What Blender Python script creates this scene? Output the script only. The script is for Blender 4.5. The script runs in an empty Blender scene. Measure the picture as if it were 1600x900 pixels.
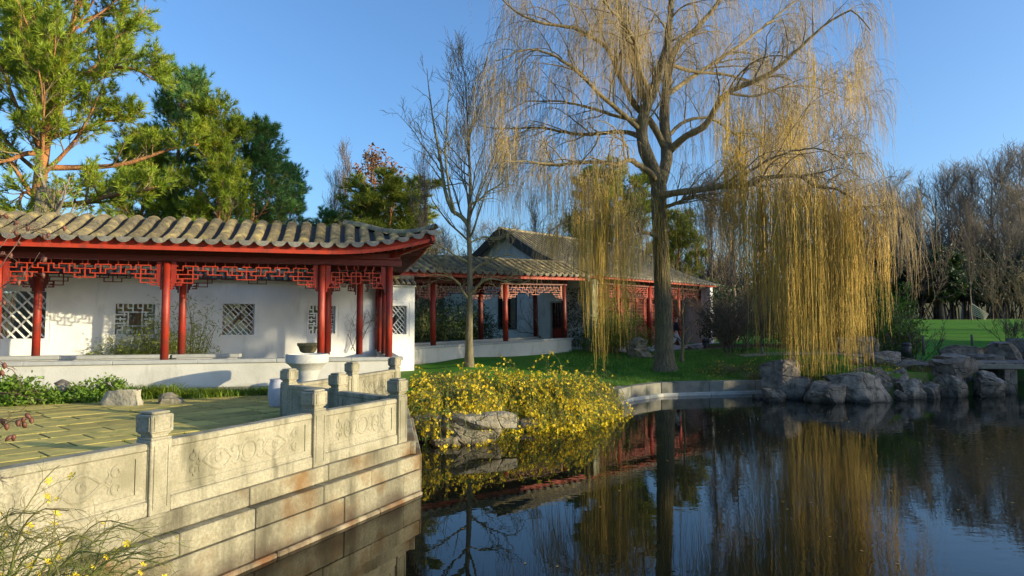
import bpy, math, random
import numpy as np
from mathutils import Vector, Matrix
SC = bpy.context.scene
COL = SC.collection
R = math.radians
rnd = random.Random(7)
rng = np.random.default_rng(11)

# ------------------------------------------------------------------ camera, sky, sun, exposure
W = 2.85                      # camera height above the pond surface
PITCH = R(3.15)
FPX = 1000.0
cam = bpy.data.cameras.new('camera')
cam.sensor_width = 36.0
cam.lens = 36.0 * FPX / 1600.0
cam.clip_start = 0.05
cam.clip_end = 3000
camo = bpy.data.objects.new('camera', cam)
camo.location = (0, 0, W)
camo.rotation_euler = (R(90) + PITCH, 0, R(0))
COL.objects.link(camo)
SC.camera = camo

SUN_AZ = R(-16)               # from +X towards -Y
SUN_EL = R(11)
world = bpy.data.worlds.new('World')
SC.world = world
world.use_nodes = True
wn = world.node_tree
bg = wn.nodes['Background']
sky = wn.nodes.new('ShaderNodeTexSky')
sky.sky_type = 'NISHITA'
sky.sun_disc = False
sky.sun_elevation = SUN_EL
sky.sun_rotation = R(90) - SUN_AZ
sky.air_density = 1.0
sky.dust_density = 2.2
sky.ozone_density = 4.5
wn.links.new(sky.outputs[0], bg.inputs[0])
bg.inputs[1].default_value = 0.15
sl = bpy.data.lights.new('sun', 'SUN')
sl.energy = 3.1
sl.angle = R(0.5)
sl.color = (1.0, 0.84, 0.52)
so = bpy.data.objects.new('sun', sl)
sd = Vector((math.cos(SUN_AZ) * math.cos(SUN_EL), math.sin(SUN_AZ) * math.cos(SUN_EL), math.sin(SUN_EL)))
so.rotation_euler = sd.to_track_quat('Z', 'Y').to_euler()
so.location = sd * 60
COL.objects.link(so)
SC.view_settings.view_transform = 'Standard'
SC.view_settings.look = 'None'
SC.view_settings.gamma = 1
SC.view_settings.exposure = 1.2
SC.cycles.transparent_max_bounces = 16

def at(px, py, Y):
    """world point seen at photo pixel (px,py) at forward distance Y"""
    x = (px - 800) / FPX
    v = (450 - py) / FPX
    fy = math.cos(PITCH) - v * math.sin(PITCH)
    fz = math.sin(PITCH) + v * math.cos(PITCH)
    k = Y / fy
    return Vector((x * k, Y, W + fz * k))

def nrm(a):
    return a / np.maximum(np.linalg.norm(a, axis=-1, keepdims=True), 1e-9)

# ------------------------------------------------------------------ materials
MATS = {}
def mat(name, c1, c2=None, scale=3.0, rough=0.8, bump=0.0, bscale=40.0, c3=None, s3=1.0, t3=(0.55, 0.7), objvar=0.0,
        stretch=None, spec=0.5, transl=0.0, island=0.0, bdist=0.02, detail=4, coat=0.0, zstain=None, streak=None, cracks=None):
    m = bpy.data.materials.new(name)
    m.use_nodes = True
    nt = m.node_tree
    N, L = nt.nodes, nt.links
    b = N['Principled BSDF']
    b.inputs['Roughness'].default_value = rough
    b.inputs['Specular IOR Level'].default_value = spec
    b.inputs['Coat Weight'].default_value = coat
    geo = N.new('ShaderNodeNewGeometry')
    vec = geo.outputs['Position']
    if stretch:
        mp = N.new('ShaderNodeMapping'); mp.inputs['Scale'].default_value = stretch
        L.new(vec, mp.inputs[0]); vec = mp.outputs[0]
    if c2 is None: c2 = c1
    n = N.new('ShaderNodeTexNoise'); n.inputs['Scale'].default_value = scale; n.inputs['Detail'].default_value = detail
    L.new(vec, n.inputs['Vector'])
    ramp = N.new('ShaderNodeMapRange'); ramp.inputs[1].default_value = 0.3; ramp.inputs[2].default_value = 0.7
    L.new(n.outputs[0], ramp.inputs[0])
    mx = N.new('ShaderNodeMix'); mx.data_type = 'RGBA'
    mx.inputs[6].default_value = (*c1, 1); mx.inputs[7].default_value = (*c2, 1)
    L.new(ramp.outputs[0], mx.inputs[0])
    col = mx.outputs[2]
    if c3:
        n3 = N.new('ShaderNodeTexNoise'); n3.inputs['Scale'].default_value = s3; n3.inputs['Detail'].default_value = 6
        L.new(vec, n3.inputs['Vector'])
        r3 = N.new('ShaderNodeMapRange'); r3.inputs[1].default_value = t3[0]; r3.inputs[2].default_value = t3[1]
        L.new(n3.outputs[0], r3.inputs[0])
        m3 = N.new('ShaderNodeMix'); m3.data_type = 'RGBA'; m3.inputs[7].default_value = (*c3, 1)
        L.new(r3.outputs[0], m3.inputs[0]); L.new(col, m3.inputs[6]); col = m3.outputs[2]
    if streak:      # rain streaks and algae: colour, scale, low, high
        cs, ss, lo, hi = streak
        mps = N.new('ShaderNodeMapping'); mps.inputs['Scale'].default_value = (1, 1, .22); L.new(geo.outputs['Position'], mps.inputs[0])
        ns = N.new('ShaderNodeTexNoise'); ns.inputs['Scale'].default_value = ss; ns.inputs['Detail'].default_value = 8; ns.inputs['Roughness'].default_value = .62
        L.new(mps.outputs[0], ns.inputs['Vector'])
        rs = N.new('ShaderNodeMapRange'); rs.inputs[1].default_value = lo; rs.inputs[2].default_value = hi; L.new(ns.outputs[0], rs.inputs[0])
        mS = N.new('ShaderNodeMix'); mS.data_type = 'RGBA'; mS.inputs[7].default_value = (*cs, 1)
        L.new(rs.outputs[0], mS.inputs[0]); L.new(col, mS.inputs[6]); col = mS.outputs[2]
    if zstain:      # a tide mark left by the pond: colour, z low, z high
        cz, z0, z1 = zstain
        sp = N.new('ShaderNodeSeparateXYZ'); L.new(geo.outputs['Position'], sp.inputs[0])
        nz = N.new('ShaderNodeTexNoise'); nz.inputs['Scale'].default_value = 2.2; nz.inputs['Detail'].default_value = 5
        L.new(geo.outputs['Position'], nz.inputs['Vector'])
        ma = N.new('ShaderNodeMath'); ma.operation = 'MULTIPLY_ADD'; ma.inputs[1].default_value = -0.55
        L.new(nz.outputs[0], ma.inputs[0]); L.new(sp.outputs[2], ma.inputs[2])
        rz = N.new('ShaderNodeMapRange'); rz.inputs[1].default_value = z1 - 0.28; rz.inputs[2].default_value = z0 - 0.28
        L.new(ma.outputs[0], rz.inputs[0])
        mz = N.new('ShaderNodeMix'); mz.data_type = 'RGBA'; mz.inputs[7].default_value = (*cz, 1)
        L.new(rz.outputs[0], mz.inputs[0]); L.new(col, mz.inputs[6]); col = mz.outputs[2]
    if objvar or island:
        hs = N.new('ShaderNodeHueSaturation')
        src = None
        if island:
            src = geo.outputs['Random Per Island']; amp = island
        else:
            oi = N.new('ShaderNodeObjectInfo'); src = oi.outputs['Random']; amp = objvar
        vr = N.new('ShaderNodeMapRange'); vr.inputs[3].default_value = 1 - amp; vr.inputs[4].default_value = 1 + amp
        L.new(src, vr.inputs[0]); L.new(vr.outputs[0], hs.inputs['Value'])
        L.new(col, hs.inputs['Color']); col = hs.outputs[0]
    L.new(col, b.inputs['Base Color'])
    if bump:
        nb = N.new('ShaderNodeTexNoise'); nb.inputs['Scale'].default_value = bscale; nb.inputs['Detail'].default_value = 5
        L.new(vec, nb.inputs['Vector'])
        bp = N.new('ShaderNodeBump'); bp.inputs['Strength'].default_value = bump; bp.inputs['Distance'].default_value = bdist
        L.new(nb.outputs[0], bp.inputs['Height']); L.new(bp.outputs[0], b.inputs['Normal'])
        if cracks:
            wv_ = N.new('ShaderNodeTexNoise'); wv_.inputs['Scale'].default_value = cracks * .7; wv_.inputs['Detail'].default_value = 3; L.new(geo.outputs['Position'], wv_.inputs['Vector'])
            va = N.new('ShaderNodeVectorMath'); va.operation = 'MULTIPLY_ADD'; va.inputs[1].default_value = (.6, .6, .6); L.new(wv_.outputs[1], va.inputs[0]); L.new(geo.outputs['Position'], va.inputs[2])
            mc = N.new('ShaderNodeMapping'); mc.inputs['Scale'].default_value = (.7, .7, 1.7); L.new(va.outputs[0], mc.inputs[0])
            vo = N.new('ShaderNodeTexVoronoi'); vo.feature = 'DISTANCE_TO_EDGE'; vo.inputs['Scale'].default_value = cracks; L.new(mc.outputs[0], vo.inputs['Vector'])
            rc = N.new('ShaderNodeMapRange'); rc.inputs[2].default_value = .05; L.new(vo.outputs[0], rc.inputs[0])
            b2 = N.new('ShaderNodeBump'); b2.inputs['Strength'].default_value = .8; b2.inputs['Distance'].default_value = .05
            L.new(rc.outputs[0], b2.inputs['Height']); L.new(bp.outputs[0], b2.inputs['Normal']); L.new(b2.outputs[0], b.inputs['Normal'])
    if transl:
        tr = N.new('ShaderNodeBsdfTranslucent'); L.new(col, tr.inputs[0])
        ms = N.new('ShaderNodeMixShader'); ms.inputs[0].default_value = transl
        L.new(b.outputs[0], ms.inputs[1]); L.new(tr.outputs[0], ms.inputs[2])
        L.new(ms.outputs[0], N['Material Output'].inputs[0])
    MATS[name] = m
    return m

M_red = mat('red_lacquer', (0.33, 0.028, 0.012), (0.22, 0.018, 0.009), 3, 0.5, 0.15, 40, c3=(0.16, 0.03, 0.018), s3=2.5, t3=(0.48, 0.70), spec=0.4, streak=((0.36, 0.065, 0.04), 4, .56, .72), zstain=((0.13, 0.035, 0.025), 1.75, 2.2))
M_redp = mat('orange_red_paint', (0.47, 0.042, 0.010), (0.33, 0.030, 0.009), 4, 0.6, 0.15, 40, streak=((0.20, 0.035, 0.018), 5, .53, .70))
M_redd = mat('dark_shaded_red_paint', (0.14, 0.014, 0.009), (0.10, 0.012, 0.008), 5, 0.55, 0.1, 50)  # dark timber red; on rear lattices it carries their shade in the colour
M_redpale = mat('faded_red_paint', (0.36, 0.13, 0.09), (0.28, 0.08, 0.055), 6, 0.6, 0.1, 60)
M_tile = mat('grey_roof_tile', (0.29, 0.245, 0.155), (0.12, 0.105, 0.075), 7, 0.85, 0.6, 40, c3=(0.45, 0.37, 0.17), s3=3.5, t3=(0.50, 0.68), objvar=0.22, streak=((0.08, 0.07, 0.055), 5, .55, .72))
M_tiled = mat('drip_tile_clay', (0.22, 0.205, 0.17), (0.12, 0.115, 0.10), 12, 0.85, 0.4, 60, c3=(0.3, 0.27, 0.16), s3=6, objvar=0.25)
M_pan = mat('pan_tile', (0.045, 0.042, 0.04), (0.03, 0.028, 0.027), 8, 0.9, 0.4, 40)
M_white = mat('white_render', (0.58, 0.57, 0.52), (0.52, 0.51, 0.46), 1.3, 0.9, 0.25, 18, c3=(0.42, 0.42, 0.37), s3=1.1, t3=(0.54, 0.8), streak=((0.30, 0.30, 0.25), 2.2, .54, .8), zstain=((0.20, 0.21, 0.13), .80, 1.15))
M_wallw = mat('white_wall_paint', (0.76, 0.76, 0.75), (0.66, 0.665, 0.66), 1.1, 0.9, 0.25, 16, c3=(0.5, 0.51, 0.49), s3=0.9, t3=(0.54, 0.82), streak=((0.36, 0.37, 0.34), 1.8, .56, .8))
M_slab = mat('pale_bench_stone', (0.40, 0.41, 0.39), (0.32, 0.33, 0.32), 5, 0.8, 0.2, 50, objvar=0.06)
M_stone = mat('granite', (0.37, 0.34, 0.245), (0.24, 0.222, 0.16), 38, 0.85, 0.6, 70, c3=(0.20, 0.185, 0.12), s3=2.2, t3=(0.44, 0.70), objvar=0.10, bdist=0.012, streak=((0.10, 0.095, 0.06), 3.0, .50, .68))
M_block = mat('granite_block', (0.32, 0.295, 0.205), (0.20, 0.183, 0.125), 26, 0.85, 0.6, 50, c3=(0.15, 0.09, 0.035), s3=1.3, t3=(0.50, 0.64), objvar=0.22, zstain=((0.05, 0.032, 0.018), 0.0, 0.26), bdist=0.014, streak=((0.09, 0.08, 0.05), 2.2, .46, .66))
M_foot = mat('pale_footing_stone', (0.30, 0.25, 0.17), (0.19, 0.15, 0.095), 6, 0.8, 0.5, 40, c3=(0.15, 0.07, 0.025), s3=2.2, t3=(0.44, 0.62), streak=((0.07, 0.055, 0.03), 3, .48, .68))
M_pave = mat('paving_stone', (0.52, 0.42, 0.105), (0.34, 0.28, 0.08), 2.2, 0.9, 0.5, 30, c3=(0.18, 0.19, 0.04), s3=3.2, t3=(0.52, 0.74), objvar=0.25)
M_moss = mat('mossy_joint', (0.05, 0.07, 0.012), (0.10, 0.11, 0.02), 6, 0.95, 0.6, 50)
M_rock = mat('weathered_rock', (0.30, 0.265, 0.18), (0.18, 0.16, 0.115), 3.5, 0.9, 0.9, 12, c3=(0.10, 0.09, 0.055), s3=5, t3=(0.5, 0.68), bdist=0.05, objvar=0.1, cracks=2.2, zstain=((0.05, 0.035, 0.02), 0.0, 0.25))
M_rockl = mat('cream_rock', (0.42, 0.38, 0.29), (0.30, 0.27, 0.2), 3.5, 0.9, 0.7, 12, c3=(0.2, 0.18, 0.12), s3=5, t3=(0.55, 0.72), bdist=0.04)
M_rockd = mat('dark_shore_rock', (0.25, 0.205, 0.155), (0.125, 0.105, 0.085), 3.0, 0.85, 0.9, 10, c3=(0.055, 0.05, 0.04), s3=4, t3=(0.48, 0.68), bdist=0.06, objvar=0.25, cracks=1.6, zstain=((0.022, 0.02, 0.014), 0.0, 0.28), streak=((0.36, 0.32, 0.26), 2.0, .58, .74))
M_bowl = mat('pale_stone_bowl', (0.50, 0.50, 0.47), (0.40, 0.40, 0.38), 14, 0.75, 0.2, 60)
M_stool = mat('glazed_stool', (0.42, 0.42, 0.47), (0.33, 0.34, 0.40), 16, 0.5, 0.15, 50)
M_bowly = mat('yellow_stone_bowl', (0.30, 0.26, 0.13), (0.2, 0.17, 0.08), 9, 0.8, 0.3, 40)
M_conc = mat('concrete_edge', (0.22, 0.21, 0.17), (0.14, 0.14, 0.12), 3, 0.9, 0.3, 25, c3=(0.08, 0.09, 0.06), s3=1.5, objvar=0.12)
M_concl = mat('pale_water_ledge', (0.42, 0.42, 0.39), (0.3, 0.3, 0.27), 4, 0.85, 0.3, 25)
M_bark = mat('willow_bark', (0.28, 0.235, 0.14), (0.11, 0.09, 0.058), 5, 0.9, 1.0, 10, stretch=(3.2, 3.2, 0.55), bdist=0.14, detail=8, streak=((0.16, 0.16, 0.055), 2.0, .52, .75))
M_barkb = mat('branch_bark', (0.30, 0.235, 0.11), (0.15, 0.115, 0.06), 6, 0.85, 0.4, 30)
M_strand = mat('willow_strand', (0.74, 0.48, 0.075), (0.46, 0.33, 0.05), .8, 0.6, island=0.5, transl=0.15)
M_twig = mat('fine_willow_twig', (0.42, 0.30, 0.12), (0.30, 0.22, 0.10), 2, 0.7, island=0.3)
M_pinebark = mat('pine_bark', (0.50, 0.22, 0.085), (0.30, 0.14, 0.06), 5, 0.9, 0.9, 16, bdist=0.05, streak=((0.12, 0.09, 0.06), 2.5, .5, .7))
M_needle = mat('pine_needles', (0.33, 0.41, 0.028), (0.19, 0.29, 0.025), 1.2, 0.6, island=0.35, transl=0.35, c3=(0.40, 0.33, 0.03), s3=2.0, t3=(.55, .75))
M_needled = mat('blue_green_needles', (0.14, 0.30, 0.08), (0.08, 0.20, 0.055), 1.2, 0.6, island=0.35, transl=0.35, c3=(0.24, 0.32, 0.04), s3=2.0, t3=(.52, .75))
M_needley = mat('yellow_green_needles', (0.30, 0.33, 0.035), (0.19, 0.24, 0.025), 1.2, 0.6, island=0.3, transl=0.3)
M_bareb = mat('bare_bark', (0.21, 0.175, 0.095), (0.10, 0.085, 0.05), 9, 0.85, 0.8, 25, stretch=(1, 1, .3), bdist=.03)
M_bared = mat('dark_bare_bark', (0.25, 0.21, 0.165), (0.14, 0.12, 0.095), 3, 0.9)
M_barepale = mat('grey_bare_bark', (0.27, 0.20, 0.135), (0.17, 0.13, 0.09), 3, 0.9)
M_rust = mat('russet_leaves', (0.26, 0.10, 0.04), (0.18, 0.08, 0.03), 2, 0.7, island=0.3, transl=0.2)
M_leaf = mat('green_leaves', (0.09, 0.20, 0.015), (0.16, 0.24, 0.02), 3, 0.55, island=0.4, transl=0.3)
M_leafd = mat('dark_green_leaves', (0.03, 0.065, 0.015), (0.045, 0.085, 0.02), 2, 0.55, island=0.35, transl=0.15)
M_grassb = mat('grass_blades', (0.20, 0.26, 0.02), (0.10, 0.18, 0.015), 2, 0.6, island=0.35, transl=0.3)
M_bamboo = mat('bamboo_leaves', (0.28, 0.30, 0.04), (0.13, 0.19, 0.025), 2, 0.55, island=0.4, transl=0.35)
M_bamstem = mat('bamboo_stem', (0.25, 0.22, 0.06), (0.15, 0.15, 0.04), 4, 0.6)
M_stem = mat('green_jasmine_stem', (0.10, 0.14, 0.02), (0.15, 0.12, 0.04), 3, 0.7, island=0.35)
M_flower = mat('yellow_flower', (0.90, 0.70, 0.015), (0.80, 0.56, 0.01), 5, 0.55, island=0.15, transl=0.3)
M_hip = mat('dried_rose_hip', (0.09, 0.03, 0.02), (0.16, 0.06, 0.03), 20, 0.6)
M_hipstem = mat('brown_rose_stem', (0.09, 0.05, 0.035), (0.13, 0.07, 0.05), 8, 0.7)
M_black = mat('black_metal', (0.02, 0.022, 0.026), (0.03, 0.03, 0.034), 6, 0.5)
M_lamp = mat('bronze_lamp_metal', (0.16, 0.15, 0.13), (0.11, 0.10, 0.09), 9, 0.45)
M_lglass = mat('ribbed_lamp_glass', (0.26, 0.24, 0.20), (0.2, 0.18, 0.15), 20, 0.3)
M_wood = mat('grey_wood_post', (0.17, 0.14, 0.11), (0.1, 0.085, 0.07), 8, 0.85, 0.4, 30)
M_planks = mat('pale_weathered_boards', (0.5, 0.5, 0.42), (0.36, 0.36, 0.30), 8, 0.8)
M_window = mat('dark_window_glass', (0.012, 0.013, 0.014), None, 3, 0.15)
M_dgrey = mat('dark_window_frame', (0.04, 0.042, 0.045), (0.03, 0.03, 0.03), 6, 0.6)
M_skin = mat('skin', (0.5, 0.3, 0.22), None, 6, 0.5)
M_cloth = mat('navy_cloth', (0.02, 0.022, 0.035), (0.03, 0.032, 0.05), 12, 0.9, 0.2, 80)
M_sock = mat('pale_trousers', (0.55, 0.57, 0.62), (0.42, 0.44, 0.5), 12, 0.9, 0.2, 80)
M_hair = mat('brown_hair', (0.06, 0.035, 0.02), None, 20, 0.6)
M_litter = mat('fallen_leaf', (0.35, 0.26, 0.06), (0.25, 0.14, 0.04), 9, 0.7, island=0.3)

# ground: grass, bare soil under the trees, decided by position
def ground_material():
    m = bpy.data.materials.new('lawn_and_soil'); m.use_nodes = True
    nt = m.node_tree; N, L = nt.nodes, nt.links
    b = N['Principled BSDF']; b.inputs['Roughness'].default_value = 0.95; b.inputs['Specular IOR Level'].default_value = 0.15
    geo = N.new('ShaderNodeNewGeometry')
    at_ = N.new('ShaderNodeAttribute'); at_.attribute_name = 'soil'
    n1 = N.new('ShaderNodeTexNoise'); n1.inputs['Scale'].default_value = 1.4; n1.inputs['Detail'].default_value = 8
    L.new(geo.outputs['Position'], n1.inputs['Vector'])
    g = N.new('ShaderNodeMix'); g.data_type = 'RGBA'; g.inputs[6].default_value = (0.03, 0.15, 0.010, 1); g.inputs[7].default_value = (0.085, 0.25, 0.015, 1)
    L.new(n1.outputs[0], g.inputs[0])
    n5 = N.new('ShaderNodeTexNoise'); n5.inputs['Scale'].default_value = .55; n5.inputs['Detail'].default_value = 7; n5.inputs['Roughness'].default_value = .65
    L.new(geo.outputs['Position'], n5.inputs['Vector'])
    r5 = N.new('ShaderNodeMapRange'); r5.inputs[1].default_value = .5; r5.inputs[2].default_value = .72; r5.inputs[4].default_value = .75; L.new(n5.outputs[0], r5.inputs[0])
    g5 = N.new('ShaderNodeMix'); g5.data_type = 'RGBA'; g5.inputs[7].default_value = (0.13, 0.15, 0.03, 1)
    L.new(r5.outputs[0], g5.inputs[0]); L.new(g.outputs[2], g5.inputs[6]); g = g5
    s = N.new('ShaderNodeMix'); s.data_type = 'RGBA'; s.inputs[6].default_value = (0.085, 0.055, 0.03, 1); s.inputs[7].default_value = (0.16, 0.11, 0.06, 1)
    n2 = N.new('ShaderNodeTexNoise'); n2.inputs['Scale'].default_value = 5; n2.inputs['Detail'].default_value = 8
    L.new(geo.outputs['Position'], n2.inputs['Vector']); L.new(n2.outputs[0], s.inputs[0])
    ad = N.new('ShaderNodeMath'); ad.operation = 'ADD'; L.new(at_.outputs['Fac'], ad.inputs[0])
    mr = N.new('ShaderNodeMapRange'); mr.inputs[1].default_value = 0.35; mr.inputs[2].default_value = 0.75; mr.inputs[3].default_value = -0.3; mr.inputs[4].default_value = 0.3
    L.new(n2.outputs[0], mr.inputs[0]); L.new(mr.outputs[0], ad.inputs[1]); ad.use_clamp = True
    mx = N.new('ShaderNodeMix'); mx.data_type = 'RGBA'
    L.new(ad.outputs[0], mx.inputs[0]); L.new(g.outputs[2], mx.inputs[6]); L.new(s.outputs[2], mx.inputs[7])
    L.new(mx.outputs[2], b.inputs['Base Color'])
    n4 = N.new('ShaderNodeTexNoise'); n4.inputs['Scale'].default_value = 22; n4.inputs['Detail'].default_value = 6
    L.new(geo.outputs['Position'], n4.inputs['Vector'])
    bp = N.new('ShaderNodeBump'); bp.inputs['Strength'].default_value = 0.7; bp.inputs['Distance'].default_value = 0.05
    L.new(n4.outputs[0], bp.inputs['Height']); L.new(bp.outputs[0], b.inputs['Normal'])
    return m
M_ground = ground_material()

def water_material():
    m = bpy.data.materials.new('dark_pond_water'); m.use_nodes = True
    nt = m.node_tree; N, L = nt.nodes, nt.links
    b = N['Principled BSDF']
    b.inputs['Base Color'].default_value = (0.006, 0.008, 0.005, 1)
    b.inputs['Roughness'].default_value = 0.0
    b.inputs['IOR'].default_value = 1.40
    geo = N.new('ShaderNodeNewGeometry')
    mp = N.new('ShaderNodeMapping'); mp.inputs['Scale'].default_value = (1.0, 1.8, 1.0); mp.inputs['Rotation'].default_value = (0, 0, R(-12))
    L.new(geo.outputs['Position'], mp.inputs[0])
    n1 = N.new('ShaderNodeTexNoise'); n1.inputs['Scale'].default_value = 2.6; n1.inputs['Detail'].default_value = 2; n1.inputs['Roughness'].default_value = 0.55
    L.new(mp.outputs[0], n1.inputs['Vector'])
    n2 = N.new('ShaderNodeTexNoise'); n2.inputs['Scale'].default_value = 0.35; n2.inputs['Detail'].default_value = 2
    L.new(geo.outputs['Position'], n2.inputs['Vector'])
    # the breeze ruffles the open right half of the pond more than the sheltered left
    sp = N.new('ShaderNodeSeparateXYZ'); L.new(geo.outputs['Position'], sp.inputs[0])
    rx = N.new('ShaderNodeMapRange'); rx.inputs[1].default_value = 0.0; rx.inputs[2].default_value = 14.0; rx.inputs[3].default_value = 0.04; rx.inputs[4].default_value = 0.34
    L.new(sp.outputs[0], rx.inputs[0])
    r2 = N.new('ShaderNodeMapRange'); r2.inputs[1].default_value = 0.35; r2.inputs[2].default_value = 0.65; r2.inputs[3].default_value = 0.35; r2.inputs[4].default_value = 1.0
    L.new(n2.outputs[0], r2.inputs[0])
    mu = N.new('ShaderNodeMath'); mu.operation = 'MULTIPLY'; L.new(rx.outputs[0], mu.inputs[0]); L.new(r2.outputs[0], mu.inputs[1])
    bp = N.new('ShaderNodeBump'); bp.inputs['Distance'].default_value = 0.02
    L.new(mu.outputs[0], bp.inputs['Strength']); L.new(n1.outputs[0], bp.inputs['Height']); L.new(bp.outputs[0], b.inputs['Normal'])
    return m
M_water = water_material()

# ------------------------------------------------------------------ mesh helpers
def unit(v):
    v = np.array(v, float); return v / max(np.linalg.norm(v), 1e-9)

class MB:
    def __init__(s): s.v = []; s.f = []
    def add(s, vs, fs):
        o = len(s.v); s.v.extend([tuple(map(float, p)) for p in vs]); s.f.extend([tuple(i + o for i in f) for f in fs])
        return s
    def box(s, x0, x1, y0, y1, z0, z1, bev=0.0):
        if bev:
            b = bev
            vs = []
            for z, i in ((z0, b), (z0 + b, 0), (z1 - b, 0), (z1, b)):
                c = b * 0.6 + i
                X0, X1, Y0, Y1 = x0 + i, x1 - i, y0 + i, y1 - i
                vs += [(X0 + b, Y0, z), (X1 - b, Y0, z), (X1, Y0 + b, z), (X1, Y1 - b, z), (X1 - b, Y1, z), (X0 + b, Y1, z), (X0, Y1 - b, z), (X0, Y0 + b, z)]
            fs = []
            for k in range(3):
                for i in range(8):
                    j = (i + 1) % 8
                    fs.append((k * 8 + i, k * 8 + j, k * 8 + 8 + j, k * 8 + 8 + i))
            fs.append(tuple(range(7, -1, -1))); fs.append(tuple(range(24, 32)))
            return s.add(vs, fs)
        vs = [(x0, y0, z0), (x1, y0, z0), (x1, y1, z0), (x0, y1, z0), (x0, y0, z1), (x1, y0, z1), (x1, y1, z1), (x0, y1, z1)]
        return s.add(vs, [(0, 3, 2, 1), (4, 5, 6, 7), (0, 1, 5, 4), (1, 2, 6, 5), (2, 3, 7, 6), (3, 0, 4, 7)])
    def bar(s, p, q, w, h=None, up=(0, 0, 1)):
        p = np.array(p, float); q = np.array(q, float); h = h or w
        t = unit(q - p); upv = np.array(up, float)
        a = np.cross(upv, t)
        if np.linalg.norm(a) < 1e-4: a = np.cross((1, 0, 0), t)
        a = unit(a) * w / 2; b = unit(np.cross(t, a)) * h / 2
        vs = [p - a - b, p + a - b, p + a + b, p - a + b, q - a - b, q + a - b, q + a + b, q - a + b]
        return s.add(vs, [(0, 3, 2, 1), (4, 5, 6, 7), (0, 1, 5, 4), (1, 2, 6, 5), (2, 3, 7, 6), (3, 0, 4, 7)])
    def tube(s, pts, rad, n=8, cap=True):
        pts = np.array(pts, float); K = len(pts)
        rad = np.array(rad if hasattr(rad, '__len__') else [rad] * K, float)
        tg = nrm(np.gradient(pts, axis=0))
        m = np.abs(tg.mean(0)); ref = np.zeros(3); ref[int(np.argmin(m))] = 1
        e1 = nrm(ref - (tg @ ref)[:, None] * tg); e2 = np.cross(tg, e1)
        vs = []
        for k in range(K):
            for i in range(n):
                a = 2 * math.pi * i / n
                vs.append(pts[k] + rad[k] * (math.cos(a) * e1[k] + math.sin(a) * e2[k]))
        fs = [(k * n + i, k * n + (i + 1) % n, (k + 1) * n + (i + 1) % n, (k + 1) * n + i) for k in range(K - 1) for i in range(n)]
        if cap: fs += [tuple(range(n - 1, -1, -1)), tuple(range((K - 1) * n, K * n))]
        return s.add(vs, fs)
    def lathe(s, prof, n=24, c=(0, 0, 0)):
        vs = []
        for r, z in prof:
            for i in range(n):
                a = 2 * math.pi * i / n
                vs.append((c[0] + r * math.cos(a), c[1] + r * math.sin(a), c[2] + z))
        K = len(prof)
        fs = [(k * n + i, k * n + (i + 1) % n, (k + 1) * n + (i + 1) % n, (k + 1) * n + i) for k in range(K - 1) for i in range(n)]
        fs += [tuple(range(n - 1, -1, -1)), tuple(range((K - 1) * n, K * n))]
        return s.add(vs, fs)
    def prism(s, poly, z0, z1):
        n = len(poly)
        vs = [(p[0], p[1], z0) for p in poly] + [(p[0], p[1], z1) for p in poly]
        fs = [tuple(range(n - 1, -1, -1)), tuple(range(n, 2 * n))] + [(i, (i + 1) % n, n + (i + 1) % n, n + i) for i in range(n)]
        return s.add(vs, fs)
    def mesh(s, name, m, smooth=False):
        me = bpy.data.meshes.new(name); me.from_pydata(s.v, [], s.f); me.materials.append(m)
        if smooth: me.polygons.foreach_set('use_smooth', [True] * len(me.polygons))
        me.update()
        if smooth and name in ('tile_row', 'hip_ridge'): me.set_sharp_from_angle(angle=R(28))
        return me
    def build(s, name, m, parent=None, smooth=False, loc=None, rot=None):
        return link(name, s.mesh(name, m, smooth), parent, loc, rot)

def link(name, me, parent=None, loc=None, rot=None):
    o = bpy.data.objects.new(name, me); COL.objects.link(o)
    if parent is not None: o.parent = parent
    if loc is not None: o.location = loc
    if rot is not None: o.rotation_euler = rot if hasattr(rot, '__len__') else (0, 0, rot)
    return o

def tag(o, label=None, cat=None, group=None, kind=None):
    if label: o['label'] = label
    if cat: o['category'] = cat
    if group: o['group'] = group
    if kind: o['kind'] = kind
    return o

def thing(name, label, cat, loc=(0, 0, 0), rot=0, group=None):
    o = bpy.data.objects.new(name, None); COL.objects.link(o)
    o.location = loc; o.rotation_euler = rot if hasattr(rot, '__len__') else (0, 0, rot)
    o.empty_display_size = 0.2
    return tag(o, label, cat, group)

def children_of(o): return [c for c in COL.objects if c.parent == o]
def copy_tree(o, loc, rot=0, scale=1.0, label=None, group=None, kids={}):
    if o.name not in kids:
        kids[o.name] = [(c, children_of(c)) for c in children_of(o)]
    r = o.copy(); COL.objects.link(r); r.location = loc; r.rotation_euler = (0, 0, rot)
    r.scale = (scale,) * 3 if not hasattr(scale, '__len__') else scale
    if label: r['label'] = label
    if group: r['group'] = group
    for c, gs in kids[o.name]:
        d = c.copy(); COL.objects.link(d); d.parent = r
        for g in gs:
            e = g.copy(); COL.objects.link(e); e.parent = d
    return r

def np_mesh(name, V, F, m, smooth=False):
    """V (n,3) ; F (k,3|4) index array"""
    me = bpy.data.meshes.new(name)
    V = np.ascontiguousarray(V, np.float32); F = np.ascontiguousarray(F, np.int32)
    me.vertices.add(len(V)); me.vertices.foreach_set('co', V.ravel())
    n, k = F.shape
    me.loops.add(n * k); me.loops.foreach_set('vertex_index', F.ravel())
    me.polygons.add(n); me.polygons.foreach_set('loop_start', np.arange(n, dtype=np.int32) * k)
    if smooth: me.polygons.foreach_set('use_smooth', np.ones(n, bool))
    me.materials.append(m); me.update(calc_edges=True)
    return me

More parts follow.
